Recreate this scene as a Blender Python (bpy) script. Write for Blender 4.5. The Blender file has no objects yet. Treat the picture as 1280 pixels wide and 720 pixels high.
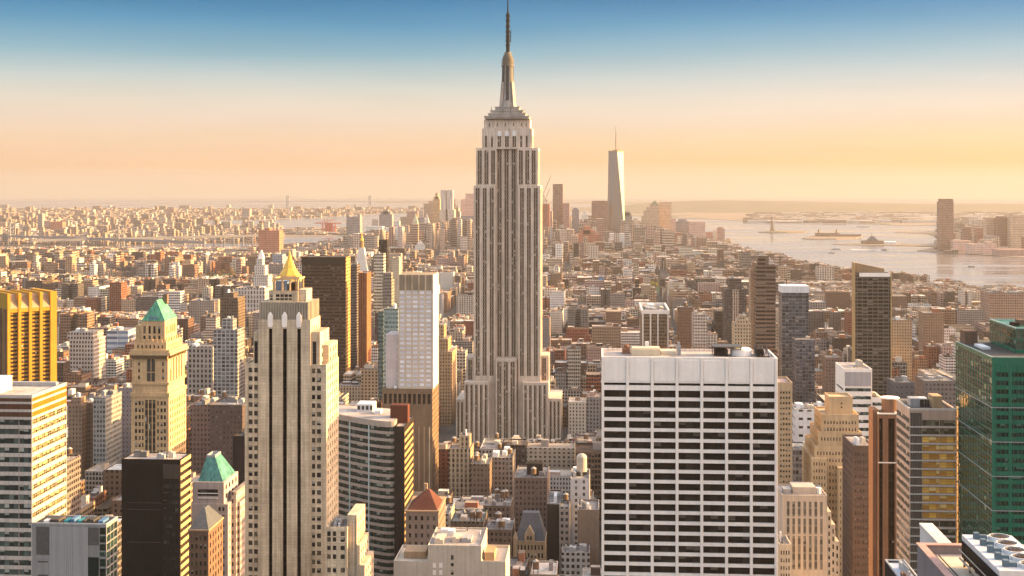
import bpy, math, random
import numpy as np
from mathutils import Vector

# ---------------------------------------------------------------- camera, world, sun, exposure
SC = bpy.context.scene
COL = SC.collection
PI = math.pi
EYE, FPX, HZ = 260.0, 1650.0, 233.0          # eye height (m), focal length (px of a 1280 frame), eye-level row
YAW = math.atan(110 / FPX)                   # the avenues run 3.8 degrees to the right of the view axis
CA, SA = math.cos(YAW), math.sin(YAW)

cam = bpy.data.cameras.new("camera")
camo = bpy.data.objects.new("camera", cam)
COL.objects.link(camo)
camo.location = (0, 0, EYE)
camo.rotation_euler = (PI / 2, 0, YAW)
cam.sensor_width = 36
cam.lens = 36 * FPX / 1280
cam.shift_y = -(360 - HZ) / 1280
cam.clip_start, cam.clip_end = 1, 120000
SC.camera = camo

SUN_EL, SUN_AZ = math.radians(13), math.radians(80)   # azimuth clockwise from +Y (down the avenues)
SUN_DIR = Vector((math.sin(SUN_AZ) * math.cos(SUN_EL), math.cos(SUN_AZ) * math.cos(SUN_EL), math.sin(SUN_EL)))
sl = bpy.data.lights.new("sun", "SUN")
sl.energy, sl.angle, sl.color = 2.0, math.radians(0.5), (1.0, 0.64, 0.24)
so = bpy.data.objects.new("sun", sl)
COL.objects.link(so)
so.rotation_euler = SUN_DIR.to_track_quat('Z', 'Y').to_euler()
so.location = (300, 0, 900)

SC.view_settings.view_transform = 'Standard'
SC.view_settings.look = 'None'
SC.view_settings.gamma = 1
SC.view_settings.use_curve_mapping = False
SC.view_settings.exposure = 3.2
SC.cycles.use_denoising = True
SC.cycles.max_bounces = 6
SC.cycles.diffuse_bounces = 3
SC.cycles.glossy_bounces = 3
SC.cycles.volume_bounces = 0
SC.cycles.sample_clamp_indirect = 6


def lin(r, g, b):
    f = lambda c: (c / 255 / 12.92) if c / 255 <= .04045 else ((c / 255 + .055) / 1.055) ** 2.4
    return (f(r), f(g), f(b), 1.0)


def build_world():
    w = bpy.data.worlds.new("World")
    SC.world = w
    w.use_nodes = True
    nt = w.node_tree
    nt.nodes.clear()
    N, L = nt.nodes.new, nt.links.new
    out = N('ShaderNodeOutputWorld')
    sky = N('ShaderNodeTexSky')
    sky.sky_type = 'NISHITA'
    sky.sun_disc = False
    sky.sun_elevation = SUN_EL
    sky.sun_rotation = SUN_AZ
    sky.altitude = 200
    sky.air_density, sky.dust_density, sky.ozone_density = 1.0, 3.0, 1.5
    warm = N('ShaderNodeMix'); warm.data_type = 'RGBA'; warm.blend_type = 'MULTIPLY'
    warm.inputs[0].default_value = 1
    warm.inputs[7].default_value = (1.10, 0.79, 0.58, 1)
    L(sky.outputs[0], warm.inputs[6])
    b1 = N('ShaderNodeBackground'); b1.inputs[1].default_value = 0.15
    L(warm.outputs[2], b1.inputs[0])
    # the band of sky near the horizon: dusty orange below, blue above, paler and yellower towards the sun
    tc = N('ShaderNodeTexCoord')
    sep = N('ShaderNodeSeparateXYZ'); L(tc.outputs['Generated'], sep.inputs[0])
    rmp = N('ShaderNodeValToRGB')
    mr = N('ShaderNodeMapRange'); mr.inputs[1].default_value = -0.012; mr.inputs[2].default_value = 0.16
    L(sep.outputs[2], mr.inputs[0])
    # uneven bands in the haze
    mp = N('ShaderNodeMapping'); mp.inputs['Scale'].default_value = (3, 3, 26)
    L(tc.outputs['Generated'], mp.inputs[0])
    nz = N('ShaderNodeTexNoise'); nz.inputs['Scale'].default_value = 1.0; nz.inputs['Detail'].default_value = 4
    L(mp.outputs[0], nz.inputs['Vector'])
    ma = N('ShaderNodeMath'); ma.operation = 'MULTIPLY_ADD'; ma.inputs[1].default_value = 0.05
    L(nz.outputs['Fac'], ma.inputs[0]); L(mr.outputs[0], ma.inputs[2])
    ms = N('ShaderNodeMath'); ms.operation = 'SUBTRACT'; ms.inputs[1].default_value = 0.025
    L(ma.outputs[0], ms.inputs[0])
    L(ms.outputs[0], rmp.inputs[0])
    rmp2 = N('ShaderNodeValToRGB')
    L(ms.outputs[0], rmp2.inputs[0])
    for cr, stops in ((rmp.color_ramp, SKY_AWAY), (rmp2.color_ramp, SKY_SUNWARD)):
        while len(cr.elements) < len(stops):
            cr.elements.new(0.5)
        for e, (p, c) in zip(cr.elements, stops):
            e.position = p; e.color = lin(*c)
    # towards the sun (+X) it pales
    mx = N('ShaderNodeMapRange'); mx.inputs[1].default_value = -0.15; mx.inputs[2].default_value = 0.42
    L(sep.outputs[0], mx.inputs[0])
    mu = N('ShaderNodeMix'); mu.data_type = 'RGBA'
    L(mx.outputs[0], mu.inputs[0])
    L(rmp.outputs[0], mu.inputs[6]); L(rmp2.outputs[0], mu.inputs[7])
    mp2 = N('ShaderNodeMapping'); mp2.inputs['Scale'].default_value = (5, 5, 60)
    L(tc.outputs['Generated'], mp2.inputs[0])
    nz2 = N('ShaderNodeTexNoise'); nz2.inputs['Scale'].default_value = 1.0; nz2.inputs['Detail'].default_value = 6; nz2.inputs['Roughness'].default_value = .62
    L(mp2.outputs[0], nz2.inputs['Vector'])
    vr = N('ShaderNodeMapRange'); vr.inputs[1].default_value = .35; vr.inputs[2].default_value = .7; vr.inputs[3].default_value = .985; vr.inputs[4].default_value = 1.045
    L(nz2.outputs['Fac'], vr.inputs[0])
    mv = N('ShaderNodeMix'); mv.data_type = 'RGBA'; mv.blend_type = 'MULTIPLY'; mv.inputs[0].default_value = 1
    L(mu.outputs[2], mv.inputs[6]); L(vr.outputs[0], mv.inputs[7])
    b2 = N('ShaderNodeBackground'); b2.inputs[1].default_value = SKY_BAND
    L(mv.outputs[2], b2.inputs[0])
    mz = N('ShaderNodeMapRange'); mz.inputs[1].default_value = 0.13; mz.inputs[2].default_value = 0.45
    mz.interpolation_type = 'SMOOTHSTEP'
    L(sep.outputs[2], mz.inputs[0])
    mix = N('ShaderNodeMixShader')
    L(mz.outputs[0], mix.inputs[0]); L(b2.outputs[0], mix.inputs[1]); L(b1.outputs[0], mix.inputs[2])
    L(mix.outputs[0], out.inputs[0])


SKY_BAND = 0.107
SKY_AWAY = [(0.0, (255, 232, 202)), (0.07, (255, 228, 198)), (0.17, (254, 208, 162)), (0.28, (250, 217, 182)), (0.36, (244, 222, 200)), (0.44, (234, 224, 206)),
            (0.54, (202, 213, 210)), (0.65, (144, 186, 202)), (0.77, (90, 158, 194)), (0.90, (36, 124, 174)), (1.0, (24, 102, 160))]
SKY_SUNWARD = [(0.0, (255, 248, 198)), (0.07, (255, 243, 190)), (0.17, (255, 220, 140)), (0.28, (254, 228, 176)), (0.36, (254, 230, 200)), (0.44, (250, 234, 216)),
               (0.54, (222, 224, 220)), (0.65, (180, 206, 216)), (0.77, (128, 178, 208)), (0.90, (72, 144, 194)), (1.0, (50, 122, 184))]
build_world()

# ---------------------------------------------------------------- place helpers


def _g(px):
    u = (px - 640) / FPX
    return u * CA - SA, u * SA + CA


def XA(px, Y):
    gx, gy = _g(px)
    return Y * gx / gy


def ZA(py, px, Y):
    return EYE - (py - HZ) / FPX * (Y / _g(px)[1])


def GR(px, py):
    """the ground point (z = 0) on the sight line through a pixel"""
    d = FPX * EYE / (py - HZ)
    gx, gy = _g(px)
    return d * gx, d * gy


def PX(x, y, z):
    d = -x * SA + y * CA
    return 640 + FPX * (x * CA + y * SA) / d, HZ + FPX * (EYE - z) / d


# ---------------------------------------------------------------- meshes


class MB:
    def __init__(s):
        s.v, s.f, s.a = [], [], []      # a: one attribute record per face (optional)
        s.cur = None

    def face(s, pts):
        b = len(s.v)
        s.v.extend(pts)
        s.f.append(tuple(range(b, b + len(pts))))
        s.a.append(s.cur)

    def box(s, x0, x1, y0, y1, z0, z1, bottom=False, top=True):
        p = [(x0, y0, z0), (x1, y0, z0), (x1, y1, z0), (x0, y1, z0), (x0, y0, z1), (x1, y0, z1), (x1, y1, z1), (x0, y1, z1)]
        b = len(s.v)
        s.v.extend(p)
        fs = [(0, 1, 5, 4), (1, 2, 6, 5), (2, 3, 7, 6), (3, 0, 4, 7)]
        if top: fs.append((4, 5, 6, 7))
        if bottom: fs.append((3, 2, 1, 0))
        for f in fs:
            s.f.append(tuple(b + i for i in f)); s.a.append(s.cur)
        return s

    def ring(s, x0, x1, y0, y1, z0, z1, t):
        """a parapet: rectangular ring of wall thickness t"""
        o = [(x0, y0), (x1, y0), (x1, y1), (x0, y1)]
        i = [(x0 + t, y0 + t), (x1 - t, y0 + t), (x1 - t, y1 - t), (x0 + t, y1 - t)]
        b = len(s.v)
        for z in (z0, z1):
            s.v.extend((x, y, z) for x, y in o)
        for z in (z0, z1):
            s.v.extend((x, y, z) for x, y in i)
        for k in range(4):
            n = (k + 1) % 4
            for f in ((k, n, 4 + n, 4 + k), (8 + n, 8 + k, 12 + k, 12 + n), (4 + k, 4 + n, 12 + n, 12 + k)):
                s.f.append(tuple(b + q for q in f)); s.a.append(s.cur)
        return s

    def frustum(s, r0, z0, r1, z1, top=True):
        """rectangle r0=(x0,x1,y0,y1) at z0 to r1 at z1"""
        b = len(s.v)
        for (x0, x1, y0, y1), z in ((r0, z0), (r1, z1)):
            s.v.extend([(x0, y0, z), (x1, y0, z), (x1, y1, z), (x0, y1, z)])
        fs = [(0, 1, 5, 4), (1, 2, 6, 5), (2, 3, 7, 6), (3, 0, 4, 7)] + ([(4, 5, 6, 7)] if top else [])
        for f in fs:
            s.f.append(tuple(b + i for i in f)); s.a.append(s.cur)
        return s

    def cyl(s, x, y, z0, z1, r0, r1=None, n=12, cap=True):
        r1 = r0 if r1 is None else r1
        b = len(s.v)
        for k in range(n):
            t = 2 * PI * k / n
            s.v.append((x + r0 * math.cos(t), y + r0 * math.sin(t), z0))
        if r1 < 1e-6:
            s.v.append((x, y, z1))
            for k in range(n):
                s.f.append((b + k, b + (k + 1) % n, b + n)); s.a.append(s.cur)
            return s
        for k in range(n):
            t = 2 * PI * k / n
            s.v.append((x + r1 * math.cos(t), y + r1 * math.sin(t), z1))
        for k in range(n):
            m = (k + 1) % n
            s.f.append((b + k, b + m, b + n + m, b + n + k)); s.a.append(s.cur)
        if cap:
            s.f.append(tuple(b + n + k for k in range(n))); s.a.append(s.cur)
        return s

    def prism(s, poly, z0, z1, top=True):
        """poly counter-clockwise from above"""
        b, n = len(s.v), len(poly)
        s.v.extend((x, y, z0) for x, y in poly)
        s.v.extend((x, y, z1) for x, y in poly)
        for k in range(n):
            m = (k + 1) % n
            s.f.append((b + k, b + m, b + n + m, b + n + k)); s.a.append(s.cur)
        if top:
            s.f.append(tuple(b + n + k for k in range(n))); s.a.append(s.cur)
        return s

    def bar(s, p, q, r):
        """a square bar from p to q"""
        p, q = Vector(p), Vector(q)
        d = (q - p).normalized()
        u = d.cross(Vector((0, 0, 1)))
        if u.length < 1e-3: u = Vector((1, 0, 0))
        u.normalize()
        w = d.cross(u)
        b = len(s.v)
        for c in (p, q):
            for i, j in ((-1, -1), (1, -1), (1, 1), (-1, 1)):
                s.v.append(tuple(c + u * r * i + w * r * j))
        for f in ((0, 1, 5, 4), (1, 2, 6, 5), (2, 3, 7, 6), (3, 0, 4, 7), (3, 2, 1, 0), (4, 5, 6, 7)):
            s.f.append(tuple(b + i for i in f)); s.a.append(s.cur)
        return s

    def mesh(s, name, org=(0, 0, 0)):
        m = bpy.data.meshes.new(name)
        ox, oy, oz = org
        m.from_pydata([(x - ox, y - oy, z - oz) for x, y, z in s.v], [], s.f)
        if s.a and s.a[0] is not None:
            n = len(s.f)
            for nm, dt, key, w in (("wcol", 'FLOAT_COLOR', 0, 4), ("wpar", 'FLOAT_VECTOR', 1, 3), ("wext", 'FLOAT_VECTOR', 2, 3)):
                at = m.attributes.new(nm, dt, 'FACE')
                arr = np.array([r[key] for r in s.a], dtype=np.float32).reshape(-1)
                at.data.foreach_set('color' if w == 4 else 'vector', arr)
        m.update()
        return m


def link(name, mesh, mat, parent=None, **props):
    o = bpy.data.objects.new(name, mesh)
    if mat is not None:
        if len(mesh.materials) == 0: mesh.materials.append(mat)
    COL.objects.link(o)
    if parent is not None: o.parent = parent
    for k, v in props.items():
        if v: o[k] = v
    return o


RESERVED = []     # footprints of everything placed by hand (x0,x1,y0,y1)
ANCHORS = []      # phrases one can find in the picture: (px, py, Y, phrase)
BOXES = []        # occluders for choosing which filler buildings show


class Thing:
    def __init__(s, name, label, cat, loc=(0, 0, 0), group=None, rot=0.0, anchor=None):
        s.o = bpy.data.objects.new(name, None)
        s.o.empty_display_size = 5
        COL.objects.link(s.o)
        s.o.location = loc
        s.o.rotation_euler = (0, 0, rot)
        s.o['label'] = label; s.o['category'] = cat
        if group: s.o['group'] = group
        s.org = loc if rot == 0 else (0, 0, 0)
        s.win = []
        s.anchor = anchor

    def part(s, name, mb, mat, parent=None, **props):
        if not mb.f: return None
        return link(name, mb.mesh(name, s.org), mat, parent or s.o, **props)

    # an outer wall with real openings; face F looks at the camera, R at the sun, L away from it
    def wall(s, mb, face, a0, a1, plane, z0, z1, cols=(), rows=(), r=0.35, keep=None, wname='window'):
        def pt(u, v, dd=0.0):
            if face == 'F': return (u, plane + dd, v)
            if face == 'B': return (u, plane - dd, v)
            if face == 'R': return (plane - dd, u, v)
            return (plane + dd, u, v)
        flip = face in 'LB'

        def quad(a, b, c, d):
            mb.face([a, d, c, b] if flip else [a, b, c, d])
        cols = [(max(a0, p), min(a1, q)) for p, q in cols]
        us = sorted({a0, a1, *(c for p in cols for c in p)})
        vs = sorted({z0, z1, *(c for p in rows for c in p)})
        rset = []
        for v0, v1 in zip(vs, vs[1:]):
            rset.append(any(p <= (v0 + v1) / 2 <= q for p, q in rows))
        for v, (v0, v1) in enumerate(zip(vs, vs[1:])):
            if not rset[v] or not cols:
                quad(pt(a0, v0), pt(a1, v0), pt(a1, v1), pt(a0, v1))
                continue
            for u0, u1 in zip(us, us[1:]):
                um = (u0 + u1) / 2
                if any(p <= um <= q for p, q in cols) and (keep is None or keep(um, (v0 + v1) / 2)):
                    quad(pt(u0, v0, 0), pt(u1, v0, 0), pt(u1, v0, r), pt(u0, v0, r))
                    quad(pt(u0, v1, r), pt(u1, v1, r), pt(u1, v1, 0), pt(u0, v1, 0))
                    quad(pt(u0, v0, 0), pt(u0, v0, r), pt(u0, v1, r), pt(u0, v1, 0))
                    quad(pt(u1, v0, r), pt(u1, v0, 0), pt(u1, v1, 0), pt(u1, v1, r))
                    s.win.append((face, pt(um, (v0 + v1) / 2, r), u1 - u0, v1 - v0, wname))
                    if wname == 'window' and u1 - u0 < 3:
                        a_, c_ = pt(u0 - .12, v0 - .26, -.14), pt(u1 + .12, v0 - .02, -.003)
                        mb.box(min(a_[0], c_[0]), max(a_[0], c_[0]), min(a_[1], c_[1]), max(a_[1], c_[1]), a_[2], c_[2], True)
                else:
                    quad(pt(u0, v0), pt(u1, v0), pt(u1, v1), pt(u0, v1))

    def block(s, mb, b, z0, z1, front=None, right=None, left=None, r=0.35, wname='window', top=True):
        """one tier; front/right/left are facade specs, see spec_grid"""
        x0, x1, y0, y1 = b
        for face, a0, a1, plane, sp in (('F', x0, x1, y0, front), ('R', y0, y1, x1, right), ('L', y0, y1, x0, left), ('B', x0, x1, y1, None)):
            cols, rows = spec_grid(sp, a0, a1, z0, z1) if sp else ((), ())
            s.wall(mb, face, a0, a1, plane, z0, z1, cols, rows, (sp or {}).get('r', r), (sp or {}).get('keep'), (sp or {}).get('name', wname))
        if top:
            mb.face([(x0, y0, z1), (x1, y0, z1), (x1, y1, z1), (x0, y1, z1)])

    def roof(s, b, z, wallmat, roofmat, par=1.0, t=0.4, name='roof'):
        x0, x1, y0, y1 = b
        if par > 0:
            s.part('parapet', MB().ring(x0 - .05, x1 + .05, y0 - .05, y1 + .05, z, z + par, t), wallmat)
        m = MB().box(x0 + t - .03, x1 - t + .03, y0 + t - .03, y1 - t + .03, z, z + 0.12)
        return s.part(name, m, roofmat)

    def finish(s, mats):
        """windows: up to 100 of one name as parts, the rest as one part"""
        by = {}
        for w in s.win: by.setdefault(w[4], []).append(w)
        for nm, ws in by.items():
            mat = mats[nm] if isinstance(mats, dict) else mats
            ws.sort(key=lambda w: (-(w[2] * w[3]) if w[0] == 'F' else -(w[2] * w[3]) * 0.15, -w[1][2]))
            for face, c, w, h, _ in ws[:100]:
                o = link(nm, pane_mesh(w, h, random.randrange(7), mat), mat, s.o)
                o.location = (c[0] - s.org[0], c[1] - s.org[1], c[2] - s.org[2])
                o.rotation_euler = (0, 0, {'F': 0, 'R': PI / 2, 'L': -PI / 2, 'B': PI}[face])
            if ws[100:]:
                link(nm, merged_panes(ws[100:], s.org), mat, s.o, kind='stuff')


def spec_grid(sp, a0, a1, z0, z1):
    m = sp.get('m', 0.0)
    m0, m1 = sp.get('m0', m), sp.get('m1', m)
    if 'cols' in sp:
        cols = sp['cols']
    else:
        n = sp['n']
        bay = (a1 - a0 - m0 - m1) / n
        w = bay * sp['w']
        cols = [(a0 + m0 + bay * (k + .5) - w / 2, a0 + m0 + bay * (k + .5) + w / 2) for k in range(n)]
    if 'rows' in sp:
        return cols, sp['rows']
    zm = max(z0 + 0.5, sp.get('zmin', z0 + 0.5))
    if sp.get('strip'):
        return cols, [(zm, z1 - sp.get('top', 2))]
    fh, h = sp['fh'], sp['fh'] * sp['h']
    rows, z = [], z1 - sp.get('top', 1.5)
    while z - h > zm:
        rows.append((z - h, z)); z -= fh
    return cols, rows


_panes = {}


def _pane_geo(w, h, rnd):
    e = 0.03
    x0, x1, z0, z1 = -w / 2 - e, w / 2 + e, -h / 2 - e, h / 2 + e
    v = [(x0, 0, z0), (x1, 0, z0), (x1, 0, z1), (x0, 0, z1), (x0, .1, z0), (x1, .1, z0), (x1, .1, z1), (x0, .1, z1)]
    f = [(0, 1, 2, 3), (1, 5, 6, 2), (5, 4, 7, 6), (4, 0, 3, 7), (3, 2, 6, 7), (4, 5, 1, 0)]
    at = [(p[0] + w / 2, (p[2] + h / 2), (p[2] + h / 2) / h) for p in v]
    return v, f, at


def _pane_attr(m, at, rn):
    a = m.attributes.new("pane", 'FLOAT_VECTOR', 'POINT')
    a.data.foreach_set('vector', np.array(at, dtype=np.float32).reshape(-1))
    a = m.attributes.new("rnd", 'FLOAT', 'POINT')
    a.data.foreach_set('value', np.array(rn, dtype=np.float32))


def pane_mesh(w, h, k, mat):
    key = (round(w, 2), round(h, 2), k, mat.name)
    if key not in _panes:
        v, f, at = _pane_geo(w, h, k)
        m = bpy.data.meshes.new('window')
        m.from_pydata(v, [], f)
        _pane_attr(m, at, [(k + .37) / 7.3] * len(v))
        m.materials.append(mat)
        _panes[key] = m
    return _panes[key]


def merged_panes(ws, org):
    V, F, A, R = [], [], [], []
    for face, c, w, h, _ in ws:
        v, f, at = _pane_geo(w, h, 0)
        b = len(V)
        rn = random.random()
        cs, sn = {'F': (1, 0), 'R': (0, 1), 'L': (0, -1), 'B': (-1, 0)}[face]
        for x, y, z in v:
            V.append((c[0] - org[0] + x * cs - y * sn, c[1] - org[1] + x * sn + y * cs, c[2] - org[2] + z))
        F.extend(tuple(b + i for i in q) for q in f)
        A.extend(at); R.extend([rn] * len(v))
    m = bpy.data.meshes.new('window')
    m.from_pydata(V, [], F)
    _pane_attr(m, A, R)
    return m


# ---------------------------------------------------------------- materials


class NT:
    """small node-tree writer"""
    def __init__(s, nt):
        s.nt = nt

    def n(s, t, **kw):
        o = s.nt.nodes.new(t)
        for k, v in kw.items(): setattr(o, k, v)
        return o

    def l(s, a, b): s.nt.links.new(a, b)

    def put(s, sock, v):
        if hasattr(v, 'node'): s.l(v, sock)
        elif v is not None:
            if isinstance(v, tuple) and len(v) == 3 and sock.type == 'RGBA': v = (*v, 1)
            sock.default_value = v

    def math(s, op, a, b=None, c=None, clamp=False):
        o = s.n('ShaderNodeMath', operation=op, use_clamp=clamp)
        for i, x in enumerate((a, b, c)):
            if x is not None: s.put(o.inputs[i], x)
        return o.outputs[0]

    def mix(s, f, a, b, blend='MIX'):
        o = s.n('ShaderNodeMix', data_type='RGBA', blend_type=blend)
        s.put(o.inputs[0], f); s.put(o.inputs[6], a); s.put(o.inputs[7], b)
        return o.outputs[2]

    def mixf(s, f, a, b):
        o = s.n('ShaderNodeMix', data_type='FLOAT')
        s.put(o.inputs[0], f); s.put(o.inputs[2], a); s.put(o.inputs[3], b)
        return o.outputs[0]

    def noise(s, vec, scale, detail=3, rough=.5):
        o = s.n('ShaderNodeTexNoise')
        o.inputs['Scale'].default_value = scale; o.inputs['Detail'].default_value = detail; o.inputs['Roughness'].default_value = rough
        if vec is not None: s.l(vec, o.inputs['Vector'])
        return o.outputs['Fac']

    def rng(s, v, a, b, c, d):
        o = s.n('ShaderNodeMapRange')
        s.put(o.inputs[0], v)
        for i, x in enumerate((a, b, c, d)): s.put(o.inputs[i + 1], x)
        return o.outputs[0]

    def white(s, a, b, c):
        cx = s.n('ShaderNodeCombineXYZ')
        for i, x in enumerate((a, b, c)): s.put(cx.inputs[i], x)
        w = s.n('ShaderNodeTexWhiteNoise', noise_dimensions='3D')
        s.l(cx.outputs[0], w.inputs['Vector'])
        return w.outputs['Value']

    def scalevec(s, vec, sc):
        o = s.n('ShaderNodeMapping')
        o.inputs['Scale'].default_value = sc
        s.l(vec, o.inputs[0])
        return o.outputs[0]


def new_mat(name):
    m = bpy.data.materials.new(name)
    m.use_nodes = True
    t = NT(m.node_tree)
    b = m.node_tree.nodes['Principled BSDF']
    return m, t, b


_mats = {}


def stone(name, col, rough=.85, var=.18, streak=.12, joint=None, metal=0.0):
    """masonry, metal or concrete with mottling, rain streaks and optional course joints (du, dv)"""
    if name in _mats: return _mats[name]
    m, t, b = new_mat(name)
    tc = t.n('ShaderNodeTexCoord')
    P = tc.outputs['Object']
    n1 = t.noise(P, 0.09, 4, .6)
    n2 = t.noise(P, 0.9, 3, .6)
    n3 = t.noise(t.scalevec(P, (0.8, 0.8, 0.03)), 1.0, 3, .6)
    f = t.math('ADD', t.rng(n1, .3, .7, 1 - var, 1 + var * .7), t.rng(n2, .3, .7, -var * .35, var * .35))
    f = t.math('MULTIPLY', f, t.rng(n3, .35, .65, 1 - streak, 1 + streak * .5))
    c = t.mix(1.0, col, f, 'MULTIPLY')
    if joint:
        sp = t.n('ShaderNodeSeparateXYZ'); t.l(P, sp.inputs[0])
        sn = t.n('ShaderNodeSeparateXYZ'); t.l(tc.outputs['Normal'], sn.inputs[0])
        h = t.mixf(t.math('GREATER_THAN', t.math('ABSOLUTE', sn.outputs[0]), .7), sp.outputs[0], sp.outputs[1])
        ju = t.math('LESS_THAN', t.math('FRACT', t.math('DIVIDE', h, joint[0])), .1 / joint[0])
        jv = t.math('LESS_THAN', t.math('FRACT', t.math('DIVIDE', sp.outputs[2], joint[1])), .1 / joint[1])
        cell = t.white(t.math('FLOOR', t.math('DIVIDE', h, joint[0])), t.math('FLOOR', t.math('DIVIDE', sp.outputs[2], joint[1])), 0.0)
        c = t.mix(1.0, c, t.rng(cell, 0, 1, .93, 1.06), 'MULTIPLY')
        c = t.mix(t.math('MULTIPLY', t.math('MAXIMUM', ju, jv), .45), c, tuple(x * .35 for x in col[:3]))
    t.l(c, b.inputs['Base Color'])
    b.inputs['Roughness'].default_value = rough
    b.inputs['Metallic'].default_value = metal
    b.inputs['Specular IOR Level'].default_value = .08 if rough > .7 else .25
    bu = t.n('ShaderNodeBump'); bu.inputs['Strength'].default_value = .25; bu.inputs['Distance'].default_value = .08
    t.l(n2, bu.inputs['Height']); t.l(bu.outputs[0], b.inputs['Normal'])
    _mats[name] = m
    return m


def glass(name, dark=(.012, .012, .014), light=(.10, .095, .085), blind=(.42, .38, .32), pblind=.25, pw=1.5, fh=None, spand=None, sfrac=.4,
          mull=(.05, .045, .04), mw=.07, rough=.12, spec=.18, metal=0.0, bump=.12, bd=.3):
    """window panes: pane-to-pane tone, blinds drawn to random heights, mullions, optional spandrels every floor"""
    if name in _mats: return _mats[name]
    m, t, b = new_mat(name)
    a = t.n('ShaderNodeAttribute', attribute_name='pane')
    sp = t.n('ShaderNodeSeparateXYZ'); t.l(a.outputs['Vector'], sp.inputs[0])
    r = t.n('ShaderNodeAttribute', attribute_name='rnd').outputs['Fac']
    oi = t.n('ShaderNodeObjectInfo').outputs['Random']
    pu, pz, pv = sp.outputs[0], sp.outputs[1], sp.outputs[2]
    cu = t.math('FLOOR', t.math('DIVIDE', pu, pw))
    if fh:
        fz = t.math('DIVIDE', pz, fh)
        cv, pv = t.math('FLOOR', fz), t.math('FRACT', fz)
    else:
        cv = 0.0
    w1 = t.white(cu, cv, t.math('ADD', r, oi))
    w2 = t.white(cu, cv, t.math('ADD', t.math('ADD', r, oi), 7.3))
    c = t.mix(t.math('POWER', w1, 3.0), dark, light)
    top = t.rng(w2, 0, 1, .25, 1.1)
    isb = t.math('MULTIPLY', t.math('LESS_THAN', w1, pblind), t.math('GREATER_THAN', pv, top))
    c = t.mix(isb, c, t.mix(w2, blind, tuple(x * .5 for x in blind)))
    rg = t.mixf(isb, rough, .35)
    mk = t.math('LESS_THAN', t.math('FRACT', t.math('ADD', t.math('DIVIDE', pu, pw), mw / pw / 2)), mw / pw)
    if not fh:
        mk = t.math('MAXIMUM', mk, t.math('GREATER_THAN', t.math('ABSOLUTE', t.math('SUBTRACT', pv, .5)), .46))
        mk = t.math('MAXIMUM', mk, t.math('LESS_THAN', t.math('ABSOLUTE', t.math('SUBTRACT', pv, .52)), .018))
    c = t.mix(mk, c, mull); rg = t.mixf(mk, rg, .5)
    if fh and spand:
        ms = t.math('LESS_THAN', pv, sfrac)
        sv = t.white(0.0, cv, oi)
        c = t.mix(ms, c, t.mix(1.0, spand, t.rng(sv, 0, 1, .8, 1.15), 'MULTIPLY')); rg = t.mixf(ms, rg, .5)
    t.l(c, b.inputs['Base Color']); t.l(rg, b.inputs['Roughness'])
    b.inputs['Specular IOR Level'].default_value = spec
    b.inputs['Metallic'].default_value = metal
    # no pane hangs perfectly flat
    bu = t.n('ShaderNodeBump'); bu.inputs['Strength'].default_value = bump; bu.inputs['Distance'].default_value = bd
    t.l(t.noise(t.n('ShaderNodeNewGeometry').outputs['Position'], .35, 2), bu.inputs['Height']); t.l(bu.outputs[0], b.inputs['Normal'])
    _mats[name] = m
    return m


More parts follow.
